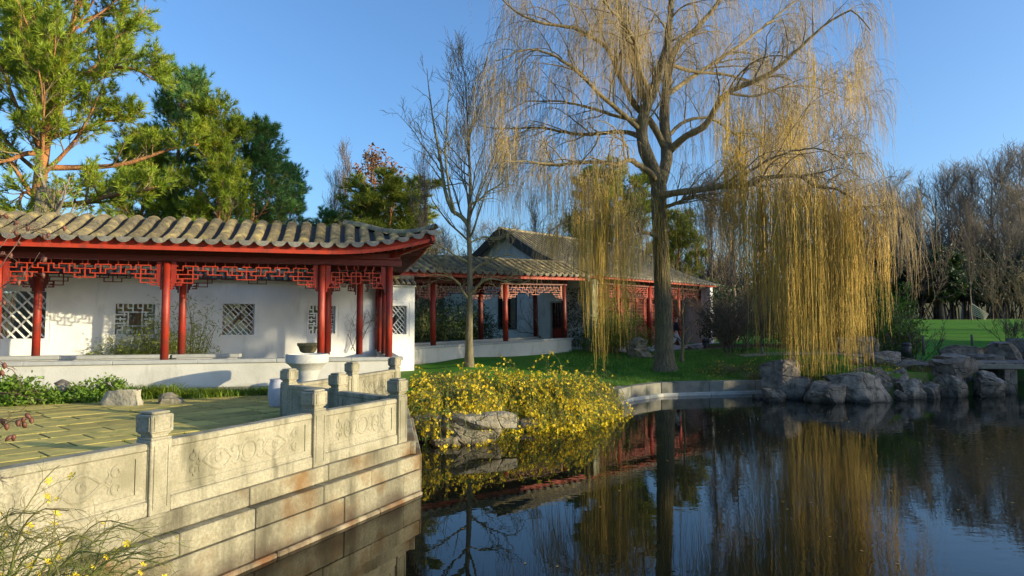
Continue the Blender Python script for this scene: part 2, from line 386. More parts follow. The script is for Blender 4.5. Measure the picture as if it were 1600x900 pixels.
def tubes_np(groups, sides):
    """groups: list of (paths (N,K,3), radii (N,K)) -> V,F quads"""
    VV, FF, off = [], [], 0
    for P, Rr in groups:
        if len(P) == 0: continue
        N_, K, _ = P.shape; n = sides
        tg = nrm(np.gradient(P, axis=1))
        mean = np.abs(tg.mean(1)); ref = np.zeros((N_, 3)); ref[np.arange(N_), np.argmin(mean, axis=1)] = 1
        dot = np.einsum('nkc,nc->nk', tg, ref)
        e1 = nrm(ref[:, None, :] - dot[..., None] * tg); e2 = np.cross(tg, e1)
        a = 2 * np.pi * np.arange(n) / n
        V = P[:, :, None, :] + Rr[:, :, None, None] * (np.cos(a)[None, None, :, None] * e1[:, :, None, :] + np.sin(a)[None, None, :, None] * e2[:, :, None, :])
        VV.append(V.reshape(-1, 3))
        i = np.arange(n); j = (i + 1) % n
        k = np.arange(K - 1)
        base = (np.arange(N_) * K * n)[:, None, None] + (k * n)[None, :, None]
        q = np.stack([base + i, base + j, base + n + j, base + n + i], -1).reshape(-1, 4) + off
        FF.append(q); off += N_ * K * n
    return np.concatenate(VV), np.concatenate(FF)

def tubes_obj(name, groups, sides, m, parent=None, smooth=True):
    V, F = tubes_np(groups, sides)
    return link(name, np_mesh(name, V, F, m, smooth), parent)

def resample(pts, K):
    pts = np.array(pts, float); d = np.r_[0, np.cumsum(np.linalg.norm(np.diff(pts, axis=0), axis=1))]
    t = np.linspace(0, d[-1], K)
    return np.stack([np.interp(t, d, pts[:, c]) for c in range(3)], 1)

def smooth_path(pts, K):
    """Catmull-Rom resampled path"""
    pts = np.array(pts, float); P = np.vstack([2 * pts[0] - pts[1], pts, 2 * pts[-1] - pts[-2]])
    out = []
    for i in range(1, len(P) - 2):
        for t in np.linspace(0, 1, 8, endpoint=False):
            a, b, c, d = P[i - 1], P[i], P[i + 1], P[i + 2]
            out.append(0.5 * ((2 * b) + (-a + c) * t + (2 * a - 5 * b + 4 * c - d) * t * t + (-a + 3 * b - 3 * c + d) * t ** 3))
    out.append(pts[-1])
    return resample(out, K)

def sample_paths(P, Rr, idx, s):
    """points, tangents, radii on paths idx at parameter s in 0..1"""
    K = P.shape[1]; x = s * (K - 1); i = np.minimum(x.astype(int), K - 2); f = (x - i)[:, None]
    a = P[idx, i]; b = P[idx, i + 1]
    r = Rr[idx, i] * (1 - f[:, 0]) + Rr[idx, i + 1] * f[:, 0]
    return a * (1 - f) + b * f, nrm(b - a), r

def spawn(rg, P, Rr, n, smin=0.25, smax=1.0, ang=(35, 65), length=(1, 2), up=0.3, droop=0.0, wig=0.12, K=7, rk=0.55, rmax=1e9, rtip=0.25, taper_len=0.5, side_bias=None, rmin=0.003, horiz=0.0):
    """n children on each path; returns (paths, radii)"""
    N_ = P.shape[0]; tot = N_ * n
    idx = np.repeat(np.arange(N_), n)
    s = smin + (smax - smin) * ((np.tile(np.arange(n), N_) + rg.random(tot)) / n)
    p, t, r = sample_paths(P, Rr, idx, np.clip(s, 0, .999))
    rv = rg.normal(size=(tot, 3)); rv -= np.einsum('nc,nc->n', rv, t)[:, None] * t; rv = nrm(rv)
    if horiz: rv[:, 2] *= (1 - horiz); rv = nrm(rv)
    if side_bias is not None: rv = nrm(rv + np.array(side_bias))
    a = np.radians(rg.uniform(ang[0], ang[1], tot))[:, None]
    d = nrm(np.cos(a) * t + np.sin(a) * rv + np.array([0, 0, up * 0.5]))
    plen = np.linalg.norm(P[:, -1] - P[:, 0], axis=1)[idx]
    L = rg.uniform(length[0], length[1], tot) * (1 - taper_len * (s - smin) / max(smax - smin, 1e-6))
    pts = np.zeros((tot, K, 3)); pts[:, 0] = p; cur = d.copy(); step = (L / (K - 1))[:, None]
    for k in range(1, K):
        cur = nrm(cur + rg.normal(size=(tot, 3)) * wig + np.array([0, 0, up * 0.18 - droop * (k / K)]))
        pts[:, k] = pts[:, k - 1] + cur * step
    r0 = np.clip(r * rk, rmin, rmax)
    rad = r0[:, None] * np.linspace(1, rtip, K)[None]
    rad = np.maximum(rad, rmin)
    return pts, rad

def leaf_cloud(rg, C, size, aspect=0.45, tri=False, flat=0.0, dirs=None, spread=1.0):
    """one small folded leaf (2 tris as quad) per point in C"""
    n = len(C)
    d = nrm(rg.normal(size=(n, 3))) if dirs is None else nrm(dirs + spread * rg.normal(size=(n, 3)))
    if flat: d[:, 2] *= (1 - flat); d = nrm(d)
    s = nrm(np.cross(d, rg.normal(size=(n, 3))))
    sz = size * rg.uniform(.6, 1.3, n)[:, None]
    a = C; b = C + d * sz * .5 + s * sz * aspect * .5; c = C + d * sz; e = C + d * sz * .5 - s * sz * aspect * .5
    V = np.stack([a, b, c, e], 1).reshape(-1, 3)
    F = np.arange(n * 4).reshape(-1, 4)
    return V, F

def tufts(rg, C, D, blades, length, width, spread=0.8):
    """pine tufts: blades radiating round direction D"""
    n = len(C); c = np.repeat(C, blades, 0); d = np.repeat(D, blades, 0)
    d = nrm(d + spread * rg.normal(size=d.shape) * 0.7)
    s = nrm(np.cross(d, rg.normal(size=d.shape))) * width * .5
    L = (length * rg.uniform(.7, 1.15, len(c)))[:, None]
    V = np.stack([c - s, c + s, c + d * L], 1).reshape(-1, 3)
    return V, np.arange(len(c) * 3).reshape(-1, 3)

def flower_mesh(rg, C, size, petals=5):
    n = len(C)
    N_ = nrm(rg.normal(size=(n, 3)) + np.array([0.4, -0.6, 0.3]))
    a = nrm(np.cross(N_, rg.normal(size=(n, 3)))); b = np.cross(N_, a)
    sz = (size * rg.uniform(.7, 1.25, n))[:, None]
    Vs = []; 
    for k in range(petals):
        t = 2 * math.pi * k / petals; t1 = t - .42; t2 = t + .42
        p0 = C
        p1 = C + sz * (.75 * (math.cos(t1) * a + math.sin(t1) * b) + .12 * N_)
        p2 = C + sz * (1.0 * (math.cos(t) * a + math.sin(t) * b) + .25 * N_)
        p3 = C + sz * (.75 * (math.cos(t2) * a + math.sin(t2) * b) + .12 * N_)
        Vs.append(np.stack([p0, p1, p2, p3], 1))
    V = np.stack(Vs, 1).reshape(-1, 3)
    return V, np.arange(len(V)).reshape(-1, 4)

# ------------------------------------------------------------------ ground, pond
U1 = np.array([.429, .903]); N1 = np.array([.903, -.429])       # along / outward of the near terrace wall
P4 = np.array([-1.90, 10.70]); P3 = np.array([-2.75, 8.97]); P2 = np.array([-3.74, 6.77]); P1 = P2 - U1 * 2.35; P0 = P1 - U1 * 2.35
PL = np.array([-4.50, 13.0]); PM = (P4 + PL) / 2; PB2 = np.array([-3.78, 15.2]); PB4 = np.array([-3.16, 17.3])
FLOOR = 0.92
def wl(s, n): return P4 + U1 * s + N1 * n
a0 = wl(-17, .30); a1 = wl(.3, .30)
POND = np.array([a0, a1, (-2.15, 14.9), (-1.8, 15.7), (-.9, 16.9), (.8, 17.8), (2.95, 19.7), (4.4, 23.6), (5.8, 25.2), (11.0, 26.3), (11.6, 24.6),
                 (13.0, 23.9), (14.8, 24.6), (17.0, 25.3), (19.9, 25.6), (20.3, 31), (25, 31.5), (25.2, 25), (34, 20), (37, 5), (35, -13), (-9, -13)])
def poly_dist(X, Y, poly):
    """signed distance, negative inside"""
    d = np.full(X.shape, 1e9); inside = np.zeros(X.shape, bool); n = len(poly)
    for i in range(n):
        ax, ay = poly[i]; bx, by = poly[(i + 1) % n]
        ex, ey = bx - ax, by - ay
        t = np.clip(((X - ax) * ex + (Y - ay) * ey) / (ex * ex + ey * ey), 0, 1)
        d = np.minimum(d, np.hypot(X - ax - t * ex, Y - ay - t * ey))
        c = ((ay > Y) != (by > Y)) & (X < (bx - ax) * (Y - ay) / (by - ay + 1e-12) + ax)
        inside ^= c
    return np.where(inside, -d, d)
def sst(a, b, x): t = np.clip((x - a) / (b - a), 0, 1); return t * t * (3 - 2 * t)
def ground_z(X, Y):
    X = np.asarray(X, float); Y = np.asarray(Y, float)
    d = poly_dist(X, Y, POND)
    right = sst(9, 13, X)
    z = .50 + .85 * sst(0, 11, d) * (1 - right) + (.35 + .65 * sst(0, 4.5, d)) * right
    left = 1 - sst(-2.2, -.2, X)
    z += 1.75 * sst(34, 62, Y) * sst(12, 26, X)
    z += 8.5 * sst(92, 140, Y)
    z += .07 * np.sin(X * .45 + 1) * np.sin(Y * .37) * sst(3, 8, d)
    lf = (1 - sst(-3.6, -1.6, X)) * (1 - sst(24, 34, Y))
    z = z * (1 - lf) + .86 * lf
    z = np.where((d > 0) & (d < .32), -.5, z)
    z = np.where((d > 0) & (d < 1.1) & (X < -2.6) & (Y < 13.0), -.8, z)
    z = np.where(d < 0, -.12 - .9 * sst(0, 1.0, -d), z)
    return z
def gz(x, y): return float(ground_z(np.array([x]), np.array([y]))[0])
def axis(lo, hi, fine, step, far, growth=1.25):
    a = list(np.arange(fine[0], fine[1] + 1e-6, step)); s = step; v = a[-1]
    while v < hi: s *= growth; v += s; a.append(v)
    s = step; v = a[0]; pre = []
    while v > lo: s *= growth; v -= s; pre.append(v)
    return np.array(pre[::-1] + a)
gx = axis(-900, 900, (-14, 38), .33, 0); gy = axis(-300, 1200, (4, 36), .33, 0)
GX, GY = np.meshgrid(gx, gy)
GZ = ground_z(GX, GY)
nx, ny = len(gx), len(gy)
V = np.stack([GX.ravel(), GY.ravel(), GZ.ravel()], 1)
ii = (np.arange(ny - 1)[:, None] * nx + np.arange(nx - 1)[None]).ravel()
F = np.stack([ii, ii + 1, ii + nx + 1, ii + nx], 1)
gme = np_mesh('ground', V, F, M_ground, True)
D = poly_dist(GX, GY, POND)
soil = np.zeros(GX.shape)
soil = np.maximum(soil, sst(9.5, 11, GX) * (1 - sst(17.5, 20, GX)) * sst(28.2, 29, GY) * (1 - sst(31, 33, GY)) * .0)
soil = np.maximum(soil, sst(9.8, 11.5, GX) * (1 - sst(19, 22, GX)) * sst(31, 32, GY) * (1 - sst(38, 41, GY)))      # bare soil behind the willow
soil = np.maximum(soil, sst(58, 66, GY) * .9)                                                                    # wood floor
soil = np.maximum(soil, (1 - sst(.3, 1.2, np.abs(D))) * .7)
soil = np.maximum(soil, (1 - sst(36.0, 37.5, GY + .0)) * sst(34.2, 35.6, GY - .25 * (GX - 4)) * sst(3, 4, GX) * (1 - sst(15, 17, GX)) * .9)
soil = np.maximum(soil, (1 - sst(-5, -3.4, GX)) * .7)
at_ = gme.attributes.new('soil', 'FLOAT', 'POINT'); at_.data.foreach_set('value', soil.ravel().astype(np.float32))
tag(link('ground', gme), kind='structure')
wm = MB(); wm.add([(-12, -14, 0), (40, -14, 0), (40, 33, 0), (-12, 33, 0)], [(0, 1, 2, 3)])
tag(wm.build('pond_water', M_water), kind='structure')

# ------------------------------------------------------------------ terrace: retaining wall, paving, balustrade
tw = thing('terrace_wall', 'granite block retaining wall of the terrace rising straight out of the pond', 'wall')
def wall_frame(o, u, n):
    def f(s, q, z): p = o + u * s + n * q; return (p[0], p[1], z)
    return f
def block(fr, s0, s1, q0, q1, z0, z1, name, m, parent, bev=.012):
    b = MB(); b.box(0, s1 - s0, 0, q1 - q0, 0, z1 - z0, bev)
    p = fr(s0, q0, z0)
    o = b.build(name, m, parent); o.location = p
    return o
def course(fr, ang, s0, s1, lens, q0, q1, z0, z1, name, m, parent, gap=.008, jit=.006, bev=.010):
    s = s0; k = 0
    while s < s1 - .05:
        L = lens[k % len(lens)] * rnd.uniform(.92, 1.08); k += 1
        e = min(s + L, s1)
        if s1 - e < .3: e = s1
        b = MB(); b.box(gap / 2, e - s - gap / 2, q0 + rnd.uniform(-jit, jit), q1, z0 + gap * .3, z1 - gap * .3, bev)
        o = b.build(name, m, parent); q = fr(s, 0, 0); o.location = (q[0], q[1], 0); o.rotation_euler = (0, 0, ang)
        s = e
# local frame: x along u, y must be outward = -left normal ; use angle of u and mirror q (outward is -y)
A1 = math.atan2(U1[1], U1[0])
fr1 = wall_frame(P4, U1, N1)
course(fr1, A1, -17.0, .24, (1.9, 1.35, 1.75, 1.15), -.15, .45, .67, .89, 'coping_stone', M_block, tw, jit=.002)
course(fr1, A1, -17.0, .30, (1.0, 1.12, .95, 1.25), -.26, .4, .42, .66, 'granite_block', M_block, tw)
course(fr1, A1, -17.0, .30, (1.55, 1.35, 1.7), -.275, .4, .06, .41, 'granite_block', M_block, tw)
course(fr1, A1, -17.0, .33, (1.9, 1.6, 2.1), -.31, .4, -.6, .055, 'footing_stone', M_foot, tw, bev=.02)
# return side of the wall, facing the shrubs
e0 = wl(.30, .28); e1 = np.array([-2.3, 15.0]); U2 = (e1 - e0) / np.linalg.norm(e1 - e0); A2 = math.atan2(U2[1], U2[0]); L2 = float(np.linalg.norm(e1 - e0))
fr2 = wall_frame(e0, U2, None if False else np.array([U2[1], -U2[0]]))
course(fr2, A2, 0.0, L2, (1.1, .9), .0, .4, -.5, .66, 'granite_block', M_block, tw)
course(fr2, A2, -.05, L2, (1.6, 1.9), .1, .6, .67, .885, 'coping_stone', M_block, tw)
# mass of earth behind, flush below the paving
tb = MB(); TPOLY = [tuple(wl(-17, -.3)), tuple(wl(.0, -.3)), (-2.6, 12.0), (-2.45, 15), (-3.2, 17.6), (-3.3, 19.9), (-25, 14.2), (-25, -6)]
tb.prism(TPOLY, -.9, FLOOR - .011); tag(tb.build('terrace_bed', M_moss), kind='structure')

pave = tag(MB().box(-30, -29.9, 5, 5.1, .5, .6).build('terrace_pavement', M_moss), kind='structure')
def clip(poly, p, n):
    """keep side where (x-p).n <= 0"""
    out = []
    for i in range(len(poly)):
        a = np.array(poly[i]); b = np.array(poly[(i + 1) % len(poly)])
        da = (a - p) @ n; db = (b - p) @ n
        if da <= 0: out.append(tuple(a))
        if (da < 0) != (db < 0) and abs(da - db) > 1e-9: out.append(tuple(a + (b - a) * da / (da - db)))
    return out
AP = R(50); pu = np.array([math.cos(AP), math.sin(AP)]); pv = np.array([-math.sin(AP), math.cos(AP)])
GD = np.array([-.259, .966]); GU = np.array([.966, .259]); G0 = np.array([-9.74, 18.0])
row = -2.0; stones = []
r_i = 0
while row < 22:
    hgt = rnd.uniform(.50, .72); s = -9 + rnd.uniform(0, 1)
    while s < 18:
        L = rnd.uniform(.95, 1.75)
        o = np.array([-10.0, 3.0])
        g = rnd.uniform(.011, .022)
        q = [o + pu * (s + g) + pv * (row + g), o + pu * (s + L - g) + pv * (row + g + rnd.uniform(-.01, .01)), o + pu * (s + L - g) + pv * (row + hgt - g), o + pu * (s + g) + pv * (row + hgt - g + rnd.uniform(-.01, .01))]
        q = clip([tuple(a) for a in q], P4 - N1 * .10, N1)
        if q: q = clip(q, G0 - GD * 1.55, GD)
        if q:
            c = np.mean(q, 0)
            n2 = unit([-(PL - P4)[1], (PL - P4)[0]]);  n2 = n2 if n2[0] > 0 else -n2
            n3 = unit([(PB4 - PL)[1], -(PB4 - PL)[0]]); n3 = n3 if n3[0] > 0 else -n3
            if c[1] > 10 and (c - P4) @ n2 > -.3 and c[1] < 13.3: q = clip(q, P4 - n2 * .1, n2)
            if q and c[1] > 12.9 and (c - PL) @ n3 > -.8: q = clip(q, PL - n3 * .1, n3)
        if q and len(q) >= 3:
            ar = abs(sum(q[i][0] * q[(i + 1) % len(q)][1] - q[(i + 1) % len(q)][0] * q[i][1] for i in range(len(q)))) / 2
            c = np.mean(q, 0); px = c[0] / max(c[1], .1)
            if ar > .05 and c[1] > 3.0 and px > -1.05 and not (c[0] > -4.0 and c[1] > 13.5 and c[0] - (-3.9) > .3):
                stones.append((q, rnd.uniform(-.0025, .0025)))
        s += L
    row += hgt; r_i += 1
print('paving stones', len(stones))
for q, dz in stones[:300]:
    b = MB(); n = len(q); c = np.mean(q, 0)
    inn = [tuple(np.array(p) + (c - np.array(p)) * .01) for p in q]
    vs = [(p[0], p[1], .84) for p in q] + [(p[0], p[1], FLOOR - .003 + dz) for p in q] + [(p[0], p[1], FLOOR + dz) for p in inn]
    fs = [tuple(range(2 * n, 3 * n))] + [(k * n + i, k * n + (i + 1) % n, (k + 1) * n + (i + 1) % n, (k + 1) * n + i) for k in range(2) for i in range(n)]
    b.add(vs, fs); b.build('paving_stone', M_pave, pave)

bal = thing('stone_balustrade', 'carved granite balustrade zigzagging along the edge of the paved terrace', 'balustrade')
def post_meshes():
    b = MB(); h = .12
    b.box(-h, h, -h, h, 0, .76, .008)
    for sy in (-1, 1):
        for ax in (0, 1):
            for (a, c, z0, z1) in ((-.085, -.072, .07, .69), (.072, .085, .07, .69), (-.085, .085, .69, .703), (-.085, .085, .057, .07)):
                if ax == 0: b.box(a, c, min(sy * h, sy * (h + .007)), max(sy * h, sy * (h + .007)), z0, z1)
                else: b.box(min(sy * h, sy * (h + .007)), max(sy * h, sy * (h + .007)), a, c, z0, z1)
    sh = b.mesh('post', M_stone)
    c = MB(); c.box(-.115, .115, -.115, .115, .762, .785, .004); c.box(-.092, .092, -.092, .092, .785, .815, .004); c.box(-.11, .11, -.11, .11, .815, .832, .003)
    c.box(-.128, .128, -.128, .128, .832, 1.02, .01); c.box(-.105, .105, -.105, .105, 1.02, 1.05, .012)
    for sy in (-1, 1):
        for ax in (0, 1):
            H = .128
            for (a, cc, z0, z1) in ((-.10, -.088, .855, 1.0), (.088, .10, .855, 1.0), (-.088, .088, .988, 1.0), (-.088, .088, .855, .867)):
                if ax == 0: c.box(a, cc, min(sy * H, sy * (H + .008)), max(sy * H, sy * (H + .008)), z0, z1)
                else: c.box(min(sy * H, sy * (H + .008)), max(sy * H, sy * (H + .008)), a, cc, z0, z1)
    return sh, c.mesh('cap', M_stone)
psh, pcap = post_meshes()
def scroll(b, cx, cz, r, a0, a1, y, rt, tw_=.55, n=16):
    pts = []
    for i in range(n):
        t = i / (n - 1); a = a0 + (a1 - a0) * t; rr = r * (1 - tw_ * t)
        pts.append((cx + rr * math.cos(a), y, cz + rr * math.sin(a)))
    b.tube(pts, [rt * 2.1 * (1 - .45 * i / n) for i in range(n)], 6)
def carving(L, side):
    """relief on one face: medallion, leaf scrolls, corner curls"""
    b = MB(); y = side * .062; zc = .43; c = L / 2; H = .125
    ring = [(c + H * math.cos(a), y, zc + H * math.sin(a)) for a in np.linspace(0, 2 * math.pi, 28)]
    b.tube(ring, .02, 6, cap=False)
    pl = [(c + (H - .03) * math.cos(a), zc + (H - .03) * math.sin(a)) for a in np.linspace(0, 2 * math.pi, 20, endpoint=False)]
    n = len(pl); y2 = y + side * .008
    b.add([(p[0], y - side * .01, p[1]) for p in pl] + [(p[0], y2, p[1]) for p in pl], [tuple(range(n, 2 * n)), tuple(range(n - 1, -1, -1))] + [(i, (i + 1) % n, n + (i + 1) % n, n + i) for i in range(n)])
    half = L / 2 - .24
    for sx in (-1, 1):
        def X(t): return c + sx * t
        def S(t, dz, r, a0, a1, rt=.010, tw_=.5):
            if sx < 0: a0, a1 = math.pi - a0, math.pi - a1
            scroll(b, X(t), zc + dz, r, a0, a1, y, rt, tw_)
        S(.20, .05, .07, R(200), R(-60)); S(.20, -.05, .07, R(160), R(420))
        # pointed leaf with curled heart
        t0, t1 = .24, half - .20
        m = (t0 + t1) / 2
        up = [(X(t0), y, zc - .03), (X(t0 + (t1 - t0) * .3), y, zc + .09), (X(m + .05), y, zc + .10), (X(t1), y, zc)]
        dn = [(X(t0), y, zc - .03), (X(t0 + (t1 - t0) * .3), y, zc - .12), (X(m + .05), y, zc - .10), (X(t1), y, zc)]
        b.tube(smooth_path(up, 14), .022, 6); b.tube(smooth_path(dn, 14), .022, 6)
        S(m, 0, .055, R(120), R(500), .009, .6)
        tl = [(X(t1), y, zc), (X(t1 + .06), y, zc + .05), (X(t1 + .05), y, zc + .11)]
        b.tube(smooth_path(tl, 8), .010, 5)
        tl = [(X(t1), y, zc), (X(t1 + .06), y, zc - .05), (X(t1 + .05), y, zc - .11)]
        b.tube(smooth_path(tl, 8), .010, 5)
        for dz in (.075, -.075):
            S(half - .06, dz, .055, R(90) if dz > 0 else R(-90), R(430) if dz > 0 else R(-430), .011, .55)
        S(half - .13, 0, .035, R(90), R(400), .009, .5)
    b.v = [(x, side * (.0595 + (abs(y_) - .0595) * .55), z) for x, y_, z in b.v]
    return b
def panel(p, q, parent):
    u = (q - p) / np.linalg.norm(q - p); L = float(np.linalg.norm(q - p)) - .25
    b = MB()
    b.box(0, L, -.105, .105, 0.0, .15, .012); b.box(0, L, -.085, .085, .148, .18, .01)
    b.box(0, L, -.06, .06, .17, .70)
    b.box(0, L, -.088, .088, .655, .735, .016)
    for sd in (-1, 1):
        Y0, Y1 = sorted((sd * .059, sd * .072))
        b.box(0.0, L, Y0, Y1, .60, .655); b.box(0, L, Y0, Y1, .18, .245)
        b.box(0, .12, Y0, Y1, .245, .60); b.box(L - .12, L, Y0, Y1, .245, .60)
    o = b.build('panel', M_stone, parent)
    s = p + u * .125
    o.location = (s[0], s[1], .885); o.rotation_euler = (0, 0, math.atan2(u[1], u[0]))
    cv = carving(L, -1); c2 = carving(L, 1)
    cv.add(c2.v, c2.f)
    cv.build('carving', M_stone, o)
def bpost(p, ang):
    o = link('post', psh, bal, (p[0], p[1], .885), ang); link('cap', pcap, o)
for p in (P0, P1, P2, P3): bpost(p, A1)
bpost(P4, A1); bpost(PM, A1); bpost(PL, A1); bpost(PB2, A1); bpost(PB4, A1)
for p, q in ((P0, P1), (P1, P2), (P2, P3), (P3, P4), (P4, PM), (PM, PL), (PL, PB2), (PB2, PB4)): panel(p, q, bal)

# ------------------------------------------------------------------ roofed galleries
def prof(a):
    """roof height above the eave as fraction of run a in 0..1"""
    xs = [0, .28, .54, .74, .88, 1.0]; zs = [0, .22, .47, .71, .86, .92]
    return float(np.interp(a, xs, zs))
def barrel(path, side, w=.155, h=.125, step=.08, n=8, rot_pts=None):
    """cover tiles laid one over the next along a path; each tile lip stands proud"""
    path = np.array(path, float); d = np.r_[0, np.cumsum(np.linalg.norm(np.diff(path, axis=0), axis=1))]
    k = max(2, int(round(d[-1] / step))); b = MB(); side = unit(side); rings = []
    for i in range(k):
        for e, sc in ((i / k, 1.0), ((i + 1) / k - .0001, .84)):
            t = e * d[-1]; p = np.array([np.interp(t, d, path[:, c]) for c in range(3)])
            t2 = min(t + .03, d[-1]); t1 = max(t2 - .06, 0)
            tg = unit(np.array([np.interp(t2, d, path[:, c]) - np.interp(t1, d, path[:, c]) for c in range(3)]))
            up = unit(np.cross(tg, side)); up = up if up[2] > 0 else -up
            j = rnd.uniform(-.006, .006)
            rings.append([p + side * (w * sc * math.cos(a) + j) + up * (h * sc * math.sin(a) - .02) for a in np.linspace(math.pi, 0, n)])
    vs = [q for r in rings for q in r]; m = len(rings)
    fs = [(i * n + c, i * n + c + 1, (i + 1) * n + c + 1, (i + 1) * n + c) for i in range(m - 1) for c in range(n - 1)]
    b.add(vs, fs)
    b.f.append(tuple(range(n)))
    return b
def drip_mesh(out, side):
    """half-moon drip tile hanging at the mouth of a pan channel; out = outward horizontal, side = along the eave"""
    out = np.array(out, float); side = np.array(side, float); b = MB(); n = 9
    def half(r, off, ztop=0.03, th=.02):
        front = []; back = []
        for a in np.linspace(math.pi, 2 * math.pi, n):
            base = side * r * math.cos(a) + np.array([0, 0, 1]) * (r * .82 * math.sin(a) + ztop) + out * (off - .10 * math.sin(a) * r * 2)
            front.append(base + out * th); back.append(base)
        b.add(front + back, [tuple(range(n)), tuple(range(2 * n - 1, n - 1, -1))] + [(i, i + n, (i + 1) % n + n, (i + 1) % n) for i in range(n)])
    half(.185, 0.0, .015); half(.14, .018, .015, .010); half(.09, .026, .015, .008)
    return b.mesh('drip_tile', M_tiled)

FRET_LONG = dict(V=[(0, 0, 3), (1, 1, 2), (2, 0, 1), (2, 2, 3), (3, 0, 2), (5, 0, 1), (4, 1, 2), (6, 0, 1), (7, 0, 2), (8, 1, 2), (9, 0, 1), (10, 0, 1), (10, 2, 3), (11, 0, 4), (12, 1, 2), (13, 0, 1), (14, 2, 3), (13, 3, 4)],
                 H=[(0, 0, 1), (1, 0, 2), (3, 0, 2), (2, 1, 4), (0, 2, 5), (1, 4, 6), (0, 6, 9), (2, 5, 8), (1, 8, 10), (2, 9, 13), (0, 10, 13), (3, 10, 14), (4, 11, 15), (1, 11, 12), (1, 13, 15), (2, 13, 15), (0, 14, 15)], n=15)
FRET_SHORT = dict(V=[(0, 0, 3.5), (1.2, 1, 3.5), (2.2, 0, 1.7), (3.4, 1, 3.4), (4.2, 0, 4.6), (5.2, 2, 4.6), (6.2, 1, 3.4), (3.4, 3.4, 3.4)],
                  H=[(.8, 0, 1.2), (3.5, 0, 1.2), (1.7, 0, 3.4), (2.6, 1.2, 5.2), (.8, 2.2, 6.2), (3.4, 3.4, 6.2), (4.6, 4.2, 7.2), (1.9, 4.2, 7.2), (2.6, 6.2, 7.2)], n=7.2)
def lattice(t0, t1, z, y, m, parent, th=.026, du=.12, pat=None, axis_='x', fixed=0):
    half = (t1 - t0) / 2 - .16; c = (t0 + t1) / 2
    pat = pat or (FRET_LONG if half > 1.4 else FRET_SHORT); u = half / pat['n']; b = MB(); h = th / 2
    def bx(a0, a1, b0, b1, o=0):
        if axis_ == 'x': b.box(a0, a1, y - h - o, y + h + o, b0, b1)
        else: b.box(y - h - o, y + h + o, a0, a1, b0, b1)
    for sx in (-1, 1):
        for (i, j0, j1) in pat['V']:
            if i == 0 and sx < 0: continue
            x = c + sx * i * u; bx(x - h, x + h, z - j1 * du - h, z - j0 * du + h)
        for (j, i0, i1) in pat['H']:
            x0, x1 = sorted((c + sx * i0 * u, c + sx * i1 * u)); bx(x0, x1, z - j * du - h, z - j * du + h, .001)
        for i in range(0, int(pat['n']), 2):
            x = c + sx * (i + .5) * u; bx(x - h * .8, x + h * .8, z, z + .11)
    return b.build('lattice', m, parent)
def bracket(t, y, z, sx, m, parent, axis_='x'):
    """stepped board beside the column ending in a square curl"""
    b = MB()
    def bx(a0, a1, b0, b1, o=.022):
        a0, a1 = sorted((t + sx * a0, t + sx * a1))
        if axis_ == 'x': b.box(a0, a1, y - o, y + o, b0, b1)
        else: b.box(y - o, y + o, a0, a1, b0, b1)
    bx(.12, .205, z - .58, z + .1); bx(.205, .25, z - .46, z + .1, .018)
    bx(.25, .40, z - .56, z - .525); bx(.25, .40, z - .39, z - .355, .018); bx(.365, .40, z - .525, z - .39, .02); bx(.30, .365, z - .47, z - .44, .016); bx(.12, .16, z - .68, z - .58)
    b.build('bracket', m, parent)
def column_mesh(m, r=.125, h=3.0):
    b = MB(); b.lathe([(r, 0), (r * .99, h * .5), (r * .93, h)], 18)
    return b.mesh('column', m, True)

def roof_rows(root, t0, t1, w_e, w_r, z_e, rise, dt, tiles_m, name='tile_row'):
    """front rows that are all alike share one mesh; they run from the eave over the rounded ridge"""
    run = w_r - w_e
    path = [(0, w_e - .04 + run * a, z_e + rise / .92 * prof(a)) for a in np.linspace(0, 1, 14)] + [(0, w_r + .15, z_e + rise - .015), (0, w_r + .4, z_e + rise - .09), (0, w_r + .8, z_e + rise - .25)]
    variants = []
    for _ in range(3):
        variants.append(barrel(path, (1, 0, 0)).mesh(name, tiles_m, True))
    return path, variants

def set_smooth_by_angle(me, ang=R(35)):
    pass

FL = FLOOR
# ---- front gallery
g1 = thing('roofed_gallery', 'red columned gallery with grey tiled roof and upturned corner beside the paved terrace', 'gallery', (G0[0], G0[1], FL), R(15))
colm = column_mesh(M_red, .108, 2.75)
fr_cols = [-8.2, -4.05, 0.0, 4.2, 6.19]
re_cols = [-8.2, -3.9, 0.0, 4.33, 5.37]
for t in fr_cols: link('column', colm, g1, (t, 0, .9))
for t in re_cols: link('column', colm, g1, (t, 2.0, .9))
for (t, w) in ((6.19, 2.0), (6.15, 4.0), (6.19, 6.0), (4.4, 6.4), (4.33, 4.2)): link('column', colm, g1, (t, w, .9))
def low_wall(t0, t1, y, parent, m=M_white, th=.16, h=.80, plinth=.13, slabs=2.1, sd=.21, axis_='x'):
    def bx(b, a0, a1, b0, b1, c0, c1, bev=0):
        if axis_ == 'x': b.box(a0, a1, b0, b1, c0, c1, bev)
        else: b.box(b0, b1, a0, a1, c0, c1, bev)
    b = MB(); bx(b, t0, t1, y - th, y + th, plinth, h); b.build('low_wall', m, parent)
    b = MB(); bx(b, t0 - .02, t1 + .02, y - th - .025, y + th + .025, -.35, plinth - .003); b.build('plinth', M_conc, parent)
    s = t0 - .12
    while s < t1 + .1:
        e = min(s + slabs, t1 + .12); e = t1 + .12 if t1 + .12 - e < .5 else e
        b = MB(); bx(b, s + .004, e - .004, y - sd, y + sd, h + .002, h + .11 + rnd.uniform(-.002, .002), .01); b.build('bench_slab', M_slab, parent)
        s = e
low_wall(-9.5, 6.5, 0, g1)
low_wall(-9.5, -.4, 2.0, g1, h=.86, slabs=3.2)
low_wall(-.1, 1.6, 2.0, g1, h=.86, slabs=3.2)
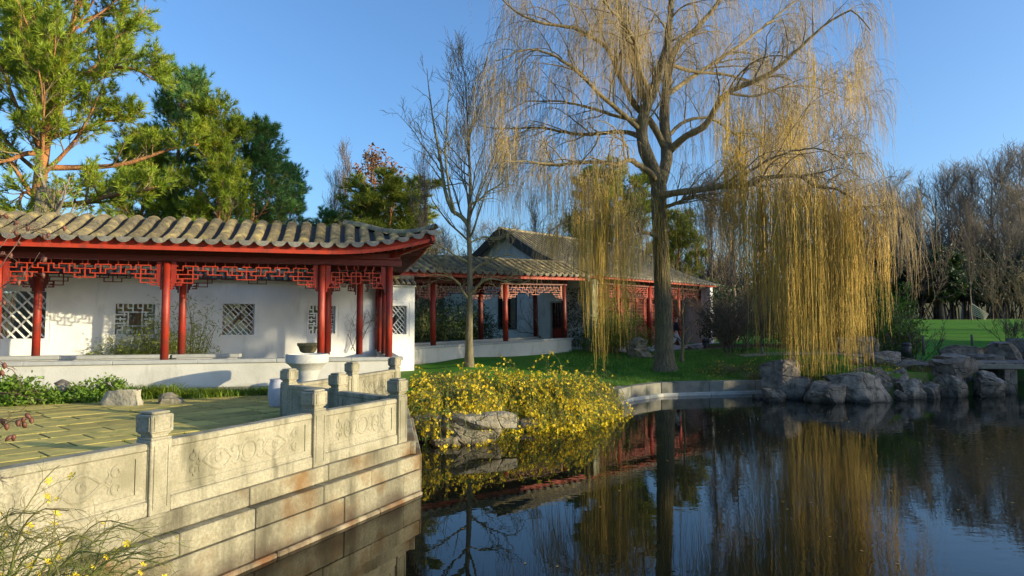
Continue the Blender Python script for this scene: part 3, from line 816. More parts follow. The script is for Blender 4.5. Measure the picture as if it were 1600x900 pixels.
low_wall(.40, 8.8, 6.33, g1, axis_='y')
low_wall(4.6, 6.0, 6.4, g1, h=.80)
# floor of the gallery
b = MB(); b.box(-9.5, 6.3, .2, 1.8, -.3, .05); b.box(4.3, 6.1, 1.9, 8.8, -.3, .048); b.build('gallery_floor', M_slab, g1)
# beams and boards
def beam(t0, t1, y, z0, z1, th, m, parent, name='beam', axis_='x'):
    b = MB()
    if axis_ == 'x': b.box(t0, t1, y - th, y + th, z0, z1, .01)
    else: b.box(y - th, y + th, t0, t1, z0, z1, .01)
    return b.build(name, m, parent)
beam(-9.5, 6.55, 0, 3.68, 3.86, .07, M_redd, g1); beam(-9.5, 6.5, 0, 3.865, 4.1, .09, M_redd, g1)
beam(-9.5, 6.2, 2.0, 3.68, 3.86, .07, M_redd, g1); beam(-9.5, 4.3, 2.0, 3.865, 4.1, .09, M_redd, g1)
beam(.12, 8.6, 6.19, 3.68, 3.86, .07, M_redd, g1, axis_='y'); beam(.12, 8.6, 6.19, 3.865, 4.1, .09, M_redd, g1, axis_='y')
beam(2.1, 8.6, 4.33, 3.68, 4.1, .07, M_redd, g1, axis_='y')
for t in fr_cols[:-1]: beam(.1, 1.9, t, 3.6, 3.78, .06, M_redd, g1, axis_='y')
for cols, y, mm in ((fr_cols, 0, M_redp), (re_cols, 2.0, M_redd)):  # same lattice in both rows, shade put into the rear one's darker red
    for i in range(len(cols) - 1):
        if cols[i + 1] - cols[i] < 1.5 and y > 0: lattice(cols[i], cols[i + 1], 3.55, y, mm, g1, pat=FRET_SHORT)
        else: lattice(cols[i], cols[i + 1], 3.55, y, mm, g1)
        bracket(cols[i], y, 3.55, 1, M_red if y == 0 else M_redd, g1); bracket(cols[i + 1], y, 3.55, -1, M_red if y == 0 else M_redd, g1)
lattice(5.37, 6.19, 3.55, 2.0, M_redd, g1, pat=FRET_SHORT)
for (a, c_) in ((0, 2.0), (2.0, 4.0), (4.0, 6.0)):
    lattice(a, c_, 3.55, 6.19, M_redd, g1, axis_='y'); bracket(a, 6.19, 3.55, 1, M_redd, g1, 'y'); bracket(c_, 6.19, 3.55, -1, M_redd, g1, 'y')

ZE, WE, WR, RISE = 4.20, -.93, 1.0, .80
TC, TR, WC = 7.42, 5.0, -1.12          # roof corner, hip top, corner eave
def lift(t): s = min(max((t - 4.0) / (TC - 4.0), 0), 1); return .47 * s ** 2.3
def we(t): s = min(max((t - 4.0) / (TC - 4.0), 0), 1); return WE + (WC - WE) * s * s
def zroof(t, w):
    a = min(max((w - we(t)) / (WR - we(t)), 0), 1)
    return ZE + lift(t) * (1 - a) ** 1.0 + RISE / .92 * prof(a)
def whip(t): return WR if t <= TR else WR - (t - TR) / (TC - TR) * (WR - WC)
path, rows3 = roof_rows(g1, 0, 0, WE, WR, ZE, RISE, .43, M_tile)
drip = drip_mesh((0, -1, 0), (1, 0, 0))
DT = .43; t = -9.2
while t < TC - .12:
    if t < 4.0:
        link('tile_row', rows3[rnd.randrange(3)], g1, (t, 0, 0))
    else:
        wh = whip(t)
        if wh - we(t) > .16:
            ps = [(t, w, zroof(t, w)) for w in np.linspace(we(t) - .04, wh - .02, 12)]
            if t <= TR: ps += [(t, WR + .15, ZE + RISE - .015), (t, WR + .4, ZE + RISE - .09)]
            barrel(ps, (1, 0, .18 * max(0, (t - 5) / 2.4))).build('tile_row', M_tile, g1, True)
    td = t + DT / 2
    if td < TC - .05:
        link('drip_tile', drip, g1, (td, we(td) - .05, ZE + lift(td) + .005), (0, -math.atan(lift(td + .1) - lift(td - .1)) / .2 * .2, 0))
    t += DT
# pan sheets, front slope
b = MB(); ts = np.linspace(-9.5, TC, 60); K = 12; vs = []
for t in ts:
    wh = whip(t)
    for i in range(K): w = we(t) + (wh - we(t)) * i / (K - 1); vs.append((t, w, zroof(t, w) - .02))
b.add(vs, [(i * K + j, i * K + j + 1, (i + 1) * K + j + 1, (i + 1) * K + j) for i in range(len(ts) - 1) for j in range(K - 1)])
# rear slope
vs = []
ts2 = [-9.5, 3.4]
for t in ts2:
    for a in np.linspace(1, 0, 8): vs.append((t, WR + (1 - a) * 1.95, ZE + RISE / .92 * prof(a) - .02))
b.add(vs, [(j, 8 + j, 9 + j, j + 1) for j in range(7)])
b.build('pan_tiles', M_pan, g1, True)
# east slope of the wing, from the hip back to where the second gallery takes over
EC = 7.42; WB = 9.2
def tlift(w): s = min(max((1.9 - w) / (1.9 - WC), 0), 1); return .47 * s ** 2.3
def te(w): s = min(max((1.9 - w) / (1.9 - WC), 0), 1); return 7.15 + (TC - 7.15) * s * s
def zeast(w, t):
    a = min(max((te(w) - t) / (te(w) - 5.2), 0), 1)
    return ZE + tlift(w) * (1 - a) + RISE / .92 * prof(a)
b = MB(); ws = np.linspace(WC, WB, 40); vs = []
for w in ws:
    th_ = 5.2 if w >= WR else TC - (w - WC) / (WR - WC) * (TC - TR)
    for i in range(K): t = te(w) + (th_ - te(w)) * i / (K - 1); vs.append((t, w, zeast(w, t) - .02))
b.add(vs, [(i * K + j, (i + 1) * K + j, (i + 1) * K + j + 1, i * K + j + 1) for i in range(len(ws) - 1) for j in range(K - 1)])
vs = []
for w in (1.2, WB):
    for a in np.linspace(1, 0, 8): vs.append((5.2 - (1 - a) * 1.85, w, ZE + RISE / .92 * prof(a) - .02))
b.add(vs, [(j, j + 1, 9 + j, 8 + j) for j in range(7)])
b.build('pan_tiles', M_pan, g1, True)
drip_e = drip_mesh((1, 0, 0), (0, 1, 0))
wv = WC + .25
while wv < WB:
    th_ = 5.2 if wv >= WR else TC - (wv - WC) / (WR - WC) * (TC - TR)
    if te(wv) - th_ > .2:
        ps = [(t, wv, zeast(wv, t)) for t in np.linspace(te(wv) + .04, th_, 12)]
        barrel(ps, (0, 1, 0)).build('tile_row', M_tile, g1, True)
    link('drip_tile', drip_e, g1, (te(wv + .2) + .05, wv + .215, ZE + tlift(wv + .2) + .005))
    wv += .43
# hip ridge: stacked curved tiles ending proud of the corner
hp = [(t, whip(t), zroof(t, whip(t)) + .06) for t in np.linspace(TR - .15, TC + .04, 14)]
hp[-1] = (hp[-1][0], hp[-1][1], hp[-1][2] + .05)
hb = barrel(hp, unit((.66, -.75, 0))[[1, 0, 2]] * np.array([-1, 1, 0]), .12, .15, .09)
hb.build('hip_ridge', M_tile, g1, True)
# fascia boards, scalloped board, soffit with rafters
def ribbon(pts_a, pts_b, th, name, m, parent):
    b = MB(); n = len(pts_a); A = np.array(pts_a, float); B_ = np.array(pts_b, float); T = np.array(th, float)
    vs = list(A) + list(B_) + list(A + T) + list(B_ + T)
    fs = []
    for i in range(n - 1):
        fs += [(i, i + 1, n + i + 1, n + i), (2 * n + i, 3 * n + i, 3 * n + i + 1, 2 * n + i + 1), (i, 2 * n + i, 2 * n + i + 1, i + 1), (n + i, n + i + 1, 3 * n + i + 1, 3 * n + i)]
    fs += [(0, n, 3 * n, 2 * n), (n - 1, 3 * n - 1, 4 * n - 1, 2 * n - 1)]
    b.add(vs, fs); return b.build(name, m, parent)
tt = np.r_[-9.5, np.linspace(3.6, TC, 16)]
FZ0, FZ1 = ZE - .295, ZE - .19
ribbon([(t, we(t) + .05, FZ0 + lift(t)) for t in tt], [(t, we(t) + .05, FZ1 + lift(t)) for t in tt], (0, .04, 0), 'fascia', M_redp, g1)
ribbon([(t, we(t) + .10, FZ1 - .03 + lift(t)) for t in tt], [(t, we(t) + .05, ZE - .03 + lift(t)) for t in tt], (0, .03, 0), 'eave_board', M_red, g1)
ww = np.r_[np.linspace(WC, 1.9, 14), WB]
ribbon([(te(w) - .05, w, FZ0 + tlift(w)) for w in ww], [(te(w) - .05, w, FZ1 + tlift(w)) for w in ww], (-.04, 0, 0), 'fascia', M_redp, g1)
ribbon([(te(w) - .10, w, FZ1 - .03 + tlift(w)) for w in ww], [(te(w) - .05, w, ZE - .03 + tlift(w)) for w in ww], (-.03, 0, 0), 'eave_board', M_red, g1)
b = MB(); vs = []
for t in tt: vs += [(t, we(t) + .09, FZ1 - .02 + lift(t)), (t, min(.05, whip(t) + .02), 4.12 + lift(t) * .35)]
b.add(vs, [(2 * i, 2 * i + 1, 2 * i + 3, 2 * i + 2) for i in range(len(tt) - 1)])
vs = []
for w in ww:
    tin = min(max(6.14, TC - (w - WC) * 1.05), te(w) - .1)
    vs += [(te(w) - .09, w, FZ1 - .02 + tlift(w)), (tin, w, 4.12 + tlift(w) * .35)]
b.add(vs, [(2 * i, 2 * i + 2, 2 * i + 3, 2 * i + 1) for i in range(len(ww) - 1)])
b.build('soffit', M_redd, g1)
b = MB()
t = -9.3
while t < 7.2:
    b.bar((t, we(t) + .10, FZ1 - .075 + lift(t)), (t, 0.05, 4.06 + lift(t) * .3), .05, .07); t += .23
w = -.8
while w < 9:
    b.bar((te(w) - .10, w, FZ1 - .075 + tlift(w)), (6.14, w, 4.06 + tlift(w) * .3), .05, .07); w += .23
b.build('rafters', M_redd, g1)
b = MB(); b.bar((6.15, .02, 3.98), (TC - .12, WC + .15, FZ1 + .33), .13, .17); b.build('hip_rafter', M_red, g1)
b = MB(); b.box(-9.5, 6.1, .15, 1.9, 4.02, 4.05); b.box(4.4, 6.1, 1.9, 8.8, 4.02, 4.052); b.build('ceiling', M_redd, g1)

# ---- second gallery, rising slightly away to the hall
A2G = R(40.3)
g2 = thing('roofed_gallery', 'farther faded red gallery behind the small bare tree, ending at the hall', 'gallery', (-3.53, 28.97, FL - .03 + .10), (0, R(-1.5), A2G))
cm2 = column_mesh(M_redd, .135, 2.85); cm2f = column_mesh(M_red, .135, 2.85)  # darker copy puts shade into the rear and end columns
for t in (0, 4.25): link('column', cm2f, g2, (t, 0, .86))
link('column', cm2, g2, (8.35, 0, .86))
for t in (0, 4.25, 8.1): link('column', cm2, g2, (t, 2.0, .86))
low_wall(-3.6, 8.7, 0, g2, h=.75, plinth=-.1, sd=.2)
low_wall(-2.6, 8.3, 2.0, g2, h=.80, plinth=-.1)
b = MB(); b.box(-3.5, 8.6, .2, 1.8, -.6, .04); b.build('gallery_floor', M_slab, g2)
for y in (0, 2.0):
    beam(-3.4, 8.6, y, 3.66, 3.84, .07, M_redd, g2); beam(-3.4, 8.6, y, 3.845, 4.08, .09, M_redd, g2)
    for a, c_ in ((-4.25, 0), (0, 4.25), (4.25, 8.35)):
        lattice(a, c_, 3.53, y, M_redpale if y == 0 else M_redd, g2, th=.034)  # rear row has its shade put into the darker red
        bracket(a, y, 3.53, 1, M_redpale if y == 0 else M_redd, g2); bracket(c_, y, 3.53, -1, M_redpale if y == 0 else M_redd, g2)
for t in (-9.0,): pass
_, rows3b = roof_rows(g2, 0, 0, WE, WR, ZE, RISE, .43, M_tile)
t = -3.9
while t < 9.0:
    link('tile_row', rows3b[rnd.randrange(3)], g2, (t, 0, 0)); link('drip_tile', drip, g2, (t + .215, WE - .05, ZE + .005)); t += .43
b = MB(); vs = []
for t in (-4.0, 9.1):
    for a in np.linspace(0, 1, 8): vs.append((t, WE + a * (WR - WE), ZE + RISE / .92 * prof(a) - .02))
    for a in np.linspace(1, 0, 8)[1:]: vs.append((t, WR + (1 - a) * 1.95, ZE + RISE / .92 * prof(a) - .02))
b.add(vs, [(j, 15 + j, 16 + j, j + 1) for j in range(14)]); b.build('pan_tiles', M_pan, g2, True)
tt = np.array([-4.0, 9.1])
ribbon([(t, WE + .05, FZ0) for t in tt], [(t, WE + .05, FZ1) for t in tt], (0, .04, 0), 'fascia', M_redp, g2)
ribbon([(t, WE + .10, FZ1 - .03) for t in tt], [(t, WE + .05, ZE - .03) for t in tt], (0, .03, 0), 'eave_board', M_red, g2)
b = MB(); b.add([(-4, WE + .09, FZ1 - .02), (9.1, WE + .09, FZ1 - .02), (9.1, .05, 4.12), (-4, .05, 4.12)], [(0, 1, 2, 3)]); b.build('soffit', M_redd, g2)
b = MB(); t = -3.9
while t < 9: b.bar((t, WE + .10, FZ1 - .075), (t, .05, 4.06), .05, .07); t += .25
b.build('rafters', M_redd, g2)
b = MB(); b.box(-3.4, 8.6, .15, 1.9, 4.02, 4.05); b.build('ceiling', M_redd, g2)

# ------------------------------------------------------------------ garden wall with lattice windows
WA = R(30); WO = np.array([-15.3, 20.0]); WU = np.array([math.cos(WA), math.sin(WA)])
gw = thing('garden_wall', 'white garden wall with lattice windows behind the red columned gallery', 'wall', (WO[0], WO[1], FL), WA)
zc = W - FL    # camera height in wall frame
wins = []
for s_, pxc, y0, y1, kind in ((0, 30, 455, 529, 'big'), (3.05, 217, 475, 522, 'key'), (6.25, 375, 475, 523, 'dia'), (9.2, 504, 478, 521, 'key'), (12.1, 618, 478, 522, 'dia')):
    c = WO + WU * s_; d = c[1]
    z1 = zc + (505 - y0) / 1000 * d; z0 = zc + (505 - y1) / 1000 * d
    hw = {'big': .62, 'key': .57, 'dia': .53}[kind]
    if s_ > 9: hw = .50
    wins.append((s_, hw, z0, z1, kind))
HT = 3.42; T0, T1_ = -11.0, 12.95; TH = .16
b = MB(); x = T0
for (s_, hw, z0, z1, k) in wins:
    b.box(x, s_ - hw, -TH, TH, -.3, HT); b.box(s_ - hw, s_ + hw, -TH, TH, -.3, z0); b.box(s_ - hw, s_ + hw, -TH, TH, z1, HT); x = s_ + hw
b.box(x, T1_, -TH, TH, -.3, HT); b.build('wall_body', M_wallw, gw)
cb = MB(); cb.box(T0, T1_, -.30, .30, HT + .002, HT + .06); cb.build('cornice', M_wallw, gw)
def ridge_row():
    b = MB(); pts = [(0, -.40, HT + .10), (0, -.2, HT + .22), (0, 0, HT + .34)]
    return barrel(pts, (1, 0, 0), .09, .07, .1, 5)
wr = ridge_row().mesh('tile_row', M_tile, True)
b = MB(); b.add([(T0, -.42, HT + .08), (T1_, -.42, HT + .08), (T1_, 0, HT + .32), (T0, 0, HT + .32), (T1_, .42, HT + .08), (T0, .42, HT + .08), (T0, -.42, HT + .062), (T1_, -.42, HT + .062), (T1_, .42, HT + .062), (T0, .42, HT + .062)],
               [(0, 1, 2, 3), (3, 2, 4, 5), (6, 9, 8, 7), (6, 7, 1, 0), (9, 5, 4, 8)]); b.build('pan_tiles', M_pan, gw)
t = T0 + .1
while t < T1_: link('tile_row', wr, gw, (t, 0, 0)); t += .24
b = MB(); b.box(T0, T1_, -.09, .09, HT + .32, HT + .47, .02); b.build('ridge', M_tile, gw)
for (s_, hw, z0, z1, kind) in wins:
    f = MB(); e = .07
    for (g0, pr) in ((.0, .03), (.12, .018)):
        a = g0; w_ = .035 if g0 else .06
        f.box(s_ - hw - a - w_, s_ - hw - a, -TH - pr, -TH + .001, z0 - a - w_, z1 + a + w_); f.box(s_ + hw + a, s_ + hw + a + w_, -TH - pr, -TH + .001, z0 - a - w_, z1 + a + w_)
        f.box(s_ - hw - a, s_ + hw + a, -TH - pr, -TH + .001, z1 + a, z1 + a + w_); f.box(s_ - hw - a, s_ + hw + a, -TH - pr, -TH + .001, z0 - a - w_, z0 - a)
    fo = f.build('window', M_wallw, gw)
    l = MB(); H = z1 - z0; Wd = 2 * hw; th = .022; y = -.05
    def hb(x0, x1, z): l.box(s_ - hw + x0, s_ - hw + x1, y - th, y + th, z0 + z - th, z0 + z + th)
    def vb(x, za, zb): l.box(s_ - hw + x - th, s_ - hw + x + th, y - th - .002, y + th + .002, z0 + za, z0 + zb)
    if kind == 'key':
        nxx = 8; u_ = Wd / nxx; v_ = H / 7
        for i in range(nxx):
            for side in (0, 1):
                zb = H if side else 0; sg = -1 if side else 1
                if i % 2 == 0: vb((i + .5) * u_, *sorted((zb, zb + sg * v_ * 1.0))); hb((i + .5) * u_, min((i + 1.5) * u_, Wd), zb + sg * v_)
                else: vb((i + .5) * u_, *sorted((zb + sg * v_ * .0, zb + sg * v_ * 2))); hb((i - .5) * u_, (i + .5) * u_, zb + sg * v_ * 1.9)
        for j in range(2, 5):
            hb(0, u_ * 2.2, (j + .5) * v_); hb(Wd - u_ * 2.2, Wd, (j + .5) * v_); vb(u_ * (1 if j % 2 else 1.8), j * v_, (j + 1) * v_); vb(Wd - u_ * (1 if j % 2 else 1.8), j * v_, (j + 1) * v_)
        vb(u_ * 2.6, 1.9 * v_, 5.1 * v_); vb(Wd - u_ * 2.6, 1.9 * v_, 5.1 * v_); hb(u_ * .6, Wd - u_ * .6, 1.9 * v_); hb(u_ * .6, Wd - u_ * .6, 5.1 * v_)
    else:
        nn = 5 if kind == 'big' else 6; u_ = Wd / nn; v_ = H / nn
        for i in range(nn * 2 + 1):
            for j in range(nn * 2 + 1):
                # basket weave of short diagonal bars
                cx, cz_ = i * u_ / 2, j * v_ / 2
                if (i + j) % 2: continue
                if kind == 'dia' and abs(cx - Wd / 2) < u_ * .8 and abs(cz_ - H / 2) < v_ * .8: continue
                sgn = 1 if ((i + 3 * j) // 2) % 2 else -1
                x0, x1 = cx - u_ * .5, cx + u_ * .5; a0, a1 = cz_ - sgn * v_ * .5, cz_ + sgn * v_ * .5
                fr_ = [0, 1]
                p = np.array([x0, a0]); q = np.array([x1, a1])
                lo, hi = 0., 1.
                for k_, M_ in ((0, Wd), (1, H)):
                    dd = q[k_] - p[k_]
                    t_a, t_b = sorted(((0 - p[k_]) / dd, (M_ - p[k_]) / dd)); lo = max(lo, t_a); hi = min(hi, t_b)
                if hi - lo > .05:
                    P_ = p + (q - p) * lo; Q_ = p + (q - p) * hi
                    l.bar((s_ - hw + P_[0], y + .001 * sgn, z0 + P_[1]), (s_ - hw + Q_[0], y + .001 * sgn, z0 + Q_[1]), .032 if kind == 'dia' else .05, .034, up=(0, 1, 0))
    l.build('lattice', M_wallw, fo)

# ------------------------------------------------------------------ the hall at the end of the second gallery
HA = R(44); HO = (3.88, 35.0)
hz = 1.30
hall = thing('hall', 'garden hall with white gable, big grey tiled roof and red door front behind the willow', 'hall', (HO[0], HO[1], hz), HA)
HL, HD = 13.1, 12.3
def hpx(pxx, lo=0, hi=12.3):
    # depth along the gable wall seen at photo column pxx
    k = (pxx - 800) / 1000; return (HO[0] - k * HO[1]) / (.695 + k * .719)
eave_z = 2.62 + W - hz; rid_z = 5.75 + W - hz; RUNH = HD / 2 + .75
def hprof(a): return eave_z + (rid_z - eave_z) * float(np.interp(a, [0, .25, .5, .75, .93, 1], [0, .17, .40, .70, .95, 1.0]))
b = MB()   # gable walls with an opening for window and door on the near one
qs = sorted([(hpx(806), hpx(780), 1.15 + .1, 3.45, 'w'), (1.25, 2.3, .05, 2.7, 'd')])
x = -.0
top = 4.0
segs = []
for (q0, q1, z0, z1, k) in qs:
    b.box(0, .35, x, q0, -.5, top); b.box(0, .35, q0, q1, -.5, z0); b.box(0, .35, q0, q1, z1, top); x = q1
b.box(0, .35, x, HD, -.5, top)
gp = [(q, hprof(1 - abs(q - HD / 2) / RUNH) - .12) for q in np.linspace(0, HD, 17)]
vs = [(.0, q, top) for q, z in gp] + [(.0, q, max(z, top)) for q, z in gp] + [(.35, q, top) for q, z in gp] + [(.35, q, max(z, top)) for q, z in gp]
n = len(gp); fs = []
for i in range(n - 1): fs += [(i, n + i, n + i + 1, i + 1), (2 * n + i, 2 * n + i + 1, 3 * n + i + 1, 3 * n + i)]
b.add(vs, fs)
gwall = b.build('gable_wall', M_wallw, hall)
b = MB(); b.box(HL - .35, HL, -.05, HD, -.5, eave_z + .3); b.build('gable_wall', M_wallw, hall)
b = MB(); b.box(.36, HL - .36, HD - .3, HD, -.4, eave_z + .3); b.build('rear_wall', M_wallw, hall)
b = MB(); b.box(-.10, .38, -.75, -.02, -.6, eave_z - .25, .01); b.build('corner_pier', mat('mossy_plaster', (0.46, 0.46, 0.38), (0.30, 0.32, 0.22), 2.5, .9, .3, 20, streak=((0.12, 0.15, 0.06), 3.0, .46, .66)), hall)
b = MB(); b.box(-.04, HL + .1, -.6, HD, -.7, .12, .02); b.build('platform', M_slab, hall)
b = MB(); b.box(HL - .62, HL - .15, -.75, -.06, -.4, .45, .02); b.build('pier_base', M_slab, hall)
b = MB(); b.box(HL - .55, HL - .2, -.7, .0, .45, eave_z - .2); b.build('corner_pier', M_wallw, hall)
q0, q1, z0, z1, _ = qs[1]
f = MB(); f.box(-.05, .1, q0 - .08, q0 + .02, z0 - .08, z1 + .08); f.box(-.05, .1, q1 - .02, q1 + .08, z0 - .08, z1 + .08); f.box(-.052, .1, q0 + .02, q1 - .02, z1 - .02, z1 + .08); f.box(-.052, .1, q0 + .02, q1 - .02, z0 - .08, z0 + .02); f.box(-.03, .06, (q0 + q1) / 2 - .04, (q0 + q1) / 2 + .04, z0, z1)
fw = f.build('window', M_dgrey, hall); f = MB(); f.box(.1, .12, q0, q1, z0, z1); f.build('pane', M_window, fw)
q0, q1, z0, z1, _ = qs[0]
f = MB(); f.box(-.04, .2, q0 - .12, q0, z0, z1 + .1); f.box(-.04, .2, q1, q1 + .12, z0, z1 + .1); f.box(-.042, .2, q0, q1, z1, z1 + .1)
df = f.build('door', M_slab, hall)
f = MB(); f.box(.08, .14, q0, q1, z0, z0 + 1.2); f.box(.06, .08, q0 + .08, q1 - .08, z0 + .1, z0 + 1.1); f.build('leaf', M_red, df)
f = MB()
for i in range(6): f.box(.07, .10, q0 + (q1 - q0) * i / 5 - .02, q0 + (q1 - q0) * i / 5 + .02, z0 + 1.2, z1)
for i in range(7): f.box(.072, .098, q0, q1, z0 + 1.25 + i * .22, z0 + 1.28 + i * .22)
f.build('lattice', M_redd, df); f = MB(); f.box(.12, .15, q0, q1, z0 + 1.2, z1); f.build('pane', M_window, df)
# front: recessed red door leaves between columns
b = MB(); b.box(.36, HL - .36, 1.42, 1.6, .12, eave_z); b.build('front_wall', M_redd, hall)
nd = 15; wd_ = (HL - 1.0) / nd
for i in range(nd):
    x0 = .5 + i * wd_
    f = MB(); f.box(x0 + .02, x0 + wd_ - .02, 1.30, 1.415, .16, 1.35, .01); f.box(x0 + .1, x0 + wd_ - .1, 1.28, 1.299, .3, 1.2, .01)
    for zz in (.22, 1.28): pass
    f.box(x0 + .02, x0 + .09, 1.30, 1.41, 1.352, 3.2); f.box(x0 + wd_ - .09, x0 + wd_ - .02, 1.30, 1.41, 1.352, 3.2); f.box(x0 + .09, x0 + wd_ - .09, 1.30, 1.41, 3.1, 3.2)
    d_ = f.build('door', M_red, hall)
    f = MB()
    for k in range(1, 5): f.box(x0 + .09 + (wd_ - .18) * k / 5 - .012, x0 + .09 + (wd_ - .18) * k / 5 + .012, 1.33, 1.36, 1.352, 3.1)
    for k in range(8): f.box(x0 + .09, x0 + wd_ - .09, 1.332, 1.358, 1.5 + k * .21, 1.524 + k * .21)
    f.build('lattice', M_red, d_)
    f = MB(); f.box(x0 + .09, x0 + wd_ - .09, 1.38, 1.40, 1.36, 3.1); f.build('pane', M_window, d_)
hc = column_mesh(M_red, .15, eave_z - .2)
for x in (3.2, 6.5, 9.8): link('column', hc, hall, (x, .1, .12))
beam(.4, HL - .4, .1, eave_z - .42, eave_z - .1, .09, M_redd, hall)
cols_ = [.2, 3.2, 6.5, 9.8, HL - .3]
for i in range(4):
    lattice(cols_[i], cols_[i + 1], eave_z - .5, .1, M_red, hall, th=.04); bracket(cols_[i], .1, eave_z - .5, 1, M_red, hall); bracket(cols_[i + 1], .1, eave_z - .5, -1, M_red, hall)
WEH = HD / 2 - RUNH - .05
hpath = [(0, WEH + (HD / 2 - WEH) * a, hprof(a) + .02) for a in np.linspace(0, 1, 16)]
hrow = [barrel(hpath, (1, 0, 0), .10, .08, .14, 5).mesh('tile_row', M_tile, True) for _ in range(3)]
hdrip = drip_mesh((0, -1, 0), (1, 0, 0)); t = -.35; k = 0
while t < HL + .5:
    link('tile_row', hrow[k % 3], hall, (t, 0, 0)); o = link('drip_tile', hdrip, hall, (t + .16, WEH - .02, eave_z + .03)); o.scale = (.8, .8, .8); t += .32; k += 1
b = MB(); vs = []
for t in (-.45, HL + .5):
    for a in np.linspace(0, 1, 14): vs.append((t, WEH + (HD / 2 - WEH) * a, hprof(a)))
    for a in np.linspace(1, 0, 14)[1:]: vs.append((t, HD - WEH - (HD / 2 - WEH) * a, hprof(a)))
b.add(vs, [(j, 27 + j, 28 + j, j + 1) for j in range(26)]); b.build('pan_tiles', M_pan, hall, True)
n = 14
for (ta, tb_) in ((-.52, -.40), (HL + .45, HL + .56)):
    for sgn in (0, 1):
        A = []; b = MB()
        for a in np.linspace(0, 1, n):
            w = WEH + (HD / 2 - WEH) * a; w = HD - w if sgn else w
            A.append((w, hprof(a) + .10, hprof(a) - .52 + .12 * (1 - a)))
        vs = [(ta, w, z) for w, z, z2 in A] + [(ta, w, z2) for w, z, z2 in A] + [(tb_, w, z) for w, z, z2 in A] + [(tb_, w, z2) for w, z, z2 in A]
        fs = []
        for i in range(n - 1): fs += [(i, i + 1, n + i + 1, n + i), (2 * n + i, 3 * n + i, 3 * n + i + 1, 2 * n + i + 1), (i, 2 * n + i, 2 * n + i + 1, i + 1), (n + i, n + i + 1, 3 * n + i + 1, 3 * n + i)]
        fs += [(0, n, 3 * n, 2 * n), (n - 1, 3 * n - 1, 4 * n - 1, 2 * n - 1)]
        b.add(vs, fs); b.build('bargeboard', M_dgrey, hall)
b = MB(); b.tube([(-.6, HD / 2, rid_z + .05), (-.3, HD / 2, rid_z + .04), (HL + .5, HD / 2, rid_z + .04)], .13, 8); b.build('ridge', M_tile, hall, True)
b = MB(); b.box(-.4, HL + .45, WEH + .10, WEH + .15, eave_z - .17, eave_z - .03); b.build('fascia', M_redp, hall)
b = MB(); t = -.3
while t < HL + .4: b.bar((t, WEH + .16, eave_z - .14), (t, .9, eave_z + .06), .06, .08); t += .28
b.box(-.3, HL + .3, WEH + .17, 1.5, eave_z + .07, eave_z + .1)
b.build('rafters', M_redd, hall)
b = MB(); b.box(9.4, 12.9, -1.1, -.6, -.6, -.06, .02); b.box(9.2, 13.1, -1.5, -1.1, -.6, -.24, .02); b.build('steps', M_conc, hall)

# ------------------------------------------------------------------ pond edge and paths
ce = thing('pond_edging', 'low grey concrete pond edging with a pale ledge below the lawn', 'edging')
pts = [(3.75, 22.6), (4.4, 23.75), (5.15, 24.5), (5.85, 25.2), (7.9, 25.75), (9.9, 26.2), (11.6, 26.6)]
for i in range(len(pts) - 1):
    p, q = np.array(pts[i]), np.array(pts[i + 1]); u = (q - p) / np.linalg.norm(q - p); L = float(np.linalg.norm(q - p)); a = math.atan2(u[1], u[0])
    b = MB(); b.box(.006, L - .006, .02, .5, -.5, .53, .015); b.build('edge_slab', M_conc, ce, loc=(p[0], p[1], 0), rot=a)
    b = MB(); b.box(.004, L - .004, -.10, .02, -.5, .12, .02); b.build('ledge_stone', M_concl, ce, loc=(p[0], p[1], 0), rot=a)
def sheet(name, poly, m, lift_=.02, kind='structure'):
    # a ground-hugging sheet: subdivide the quad strip
    A, B_ = poly; n = len(A); k = 8; vs = []
    for i in range(n):
        for j in range(k):
            p = np.array(A[i]) + (np.array(B_[i]) - np.array(A[i])) * j / (k - 1); vs.append((p[0], p[1], gz(p[0], p[1]) + lift_))
    b = MB(); b.add(vs, [(i * k + j, (i + 1) * k + j, (i + 1) * k + j + 1, i * k + j + 1) for i in range(n - 1) for j in range(k - 1)])
    return tag(b.build(name, m, None, True), kind=kind)
M_path = mat('sandy_path', (0.30, 0.25, 0.16), (0.22, 0.18, 0.12), 6, 0.95, 0.3, 40)
pa = smooth_path([(11.2, 31.4, 0), (12, 30.3, 0), (13, 29.6, 0), (16, 28.2, 0), (19, 27.4, 0)], 28)[:, :2]
sheet('garden_path', ([tuple(p + np.array([0, .55])) for p in pa], [tuple(p - np.array([0, .55])) for p in pa]), M_path, .035)
pa = smooth_path([(5.8, 34.4, 0), (8.2, 36.3, 0), (11.5, 40.3, 0), (14, 43, 0)], 26)[:, :2]
sheet('stone_walk', ([tuple(p + np.array([-.5, .5])) for p in pa], [tuple(p + np.array([.45, -.5])) for p in pa]), M_slab, .05)

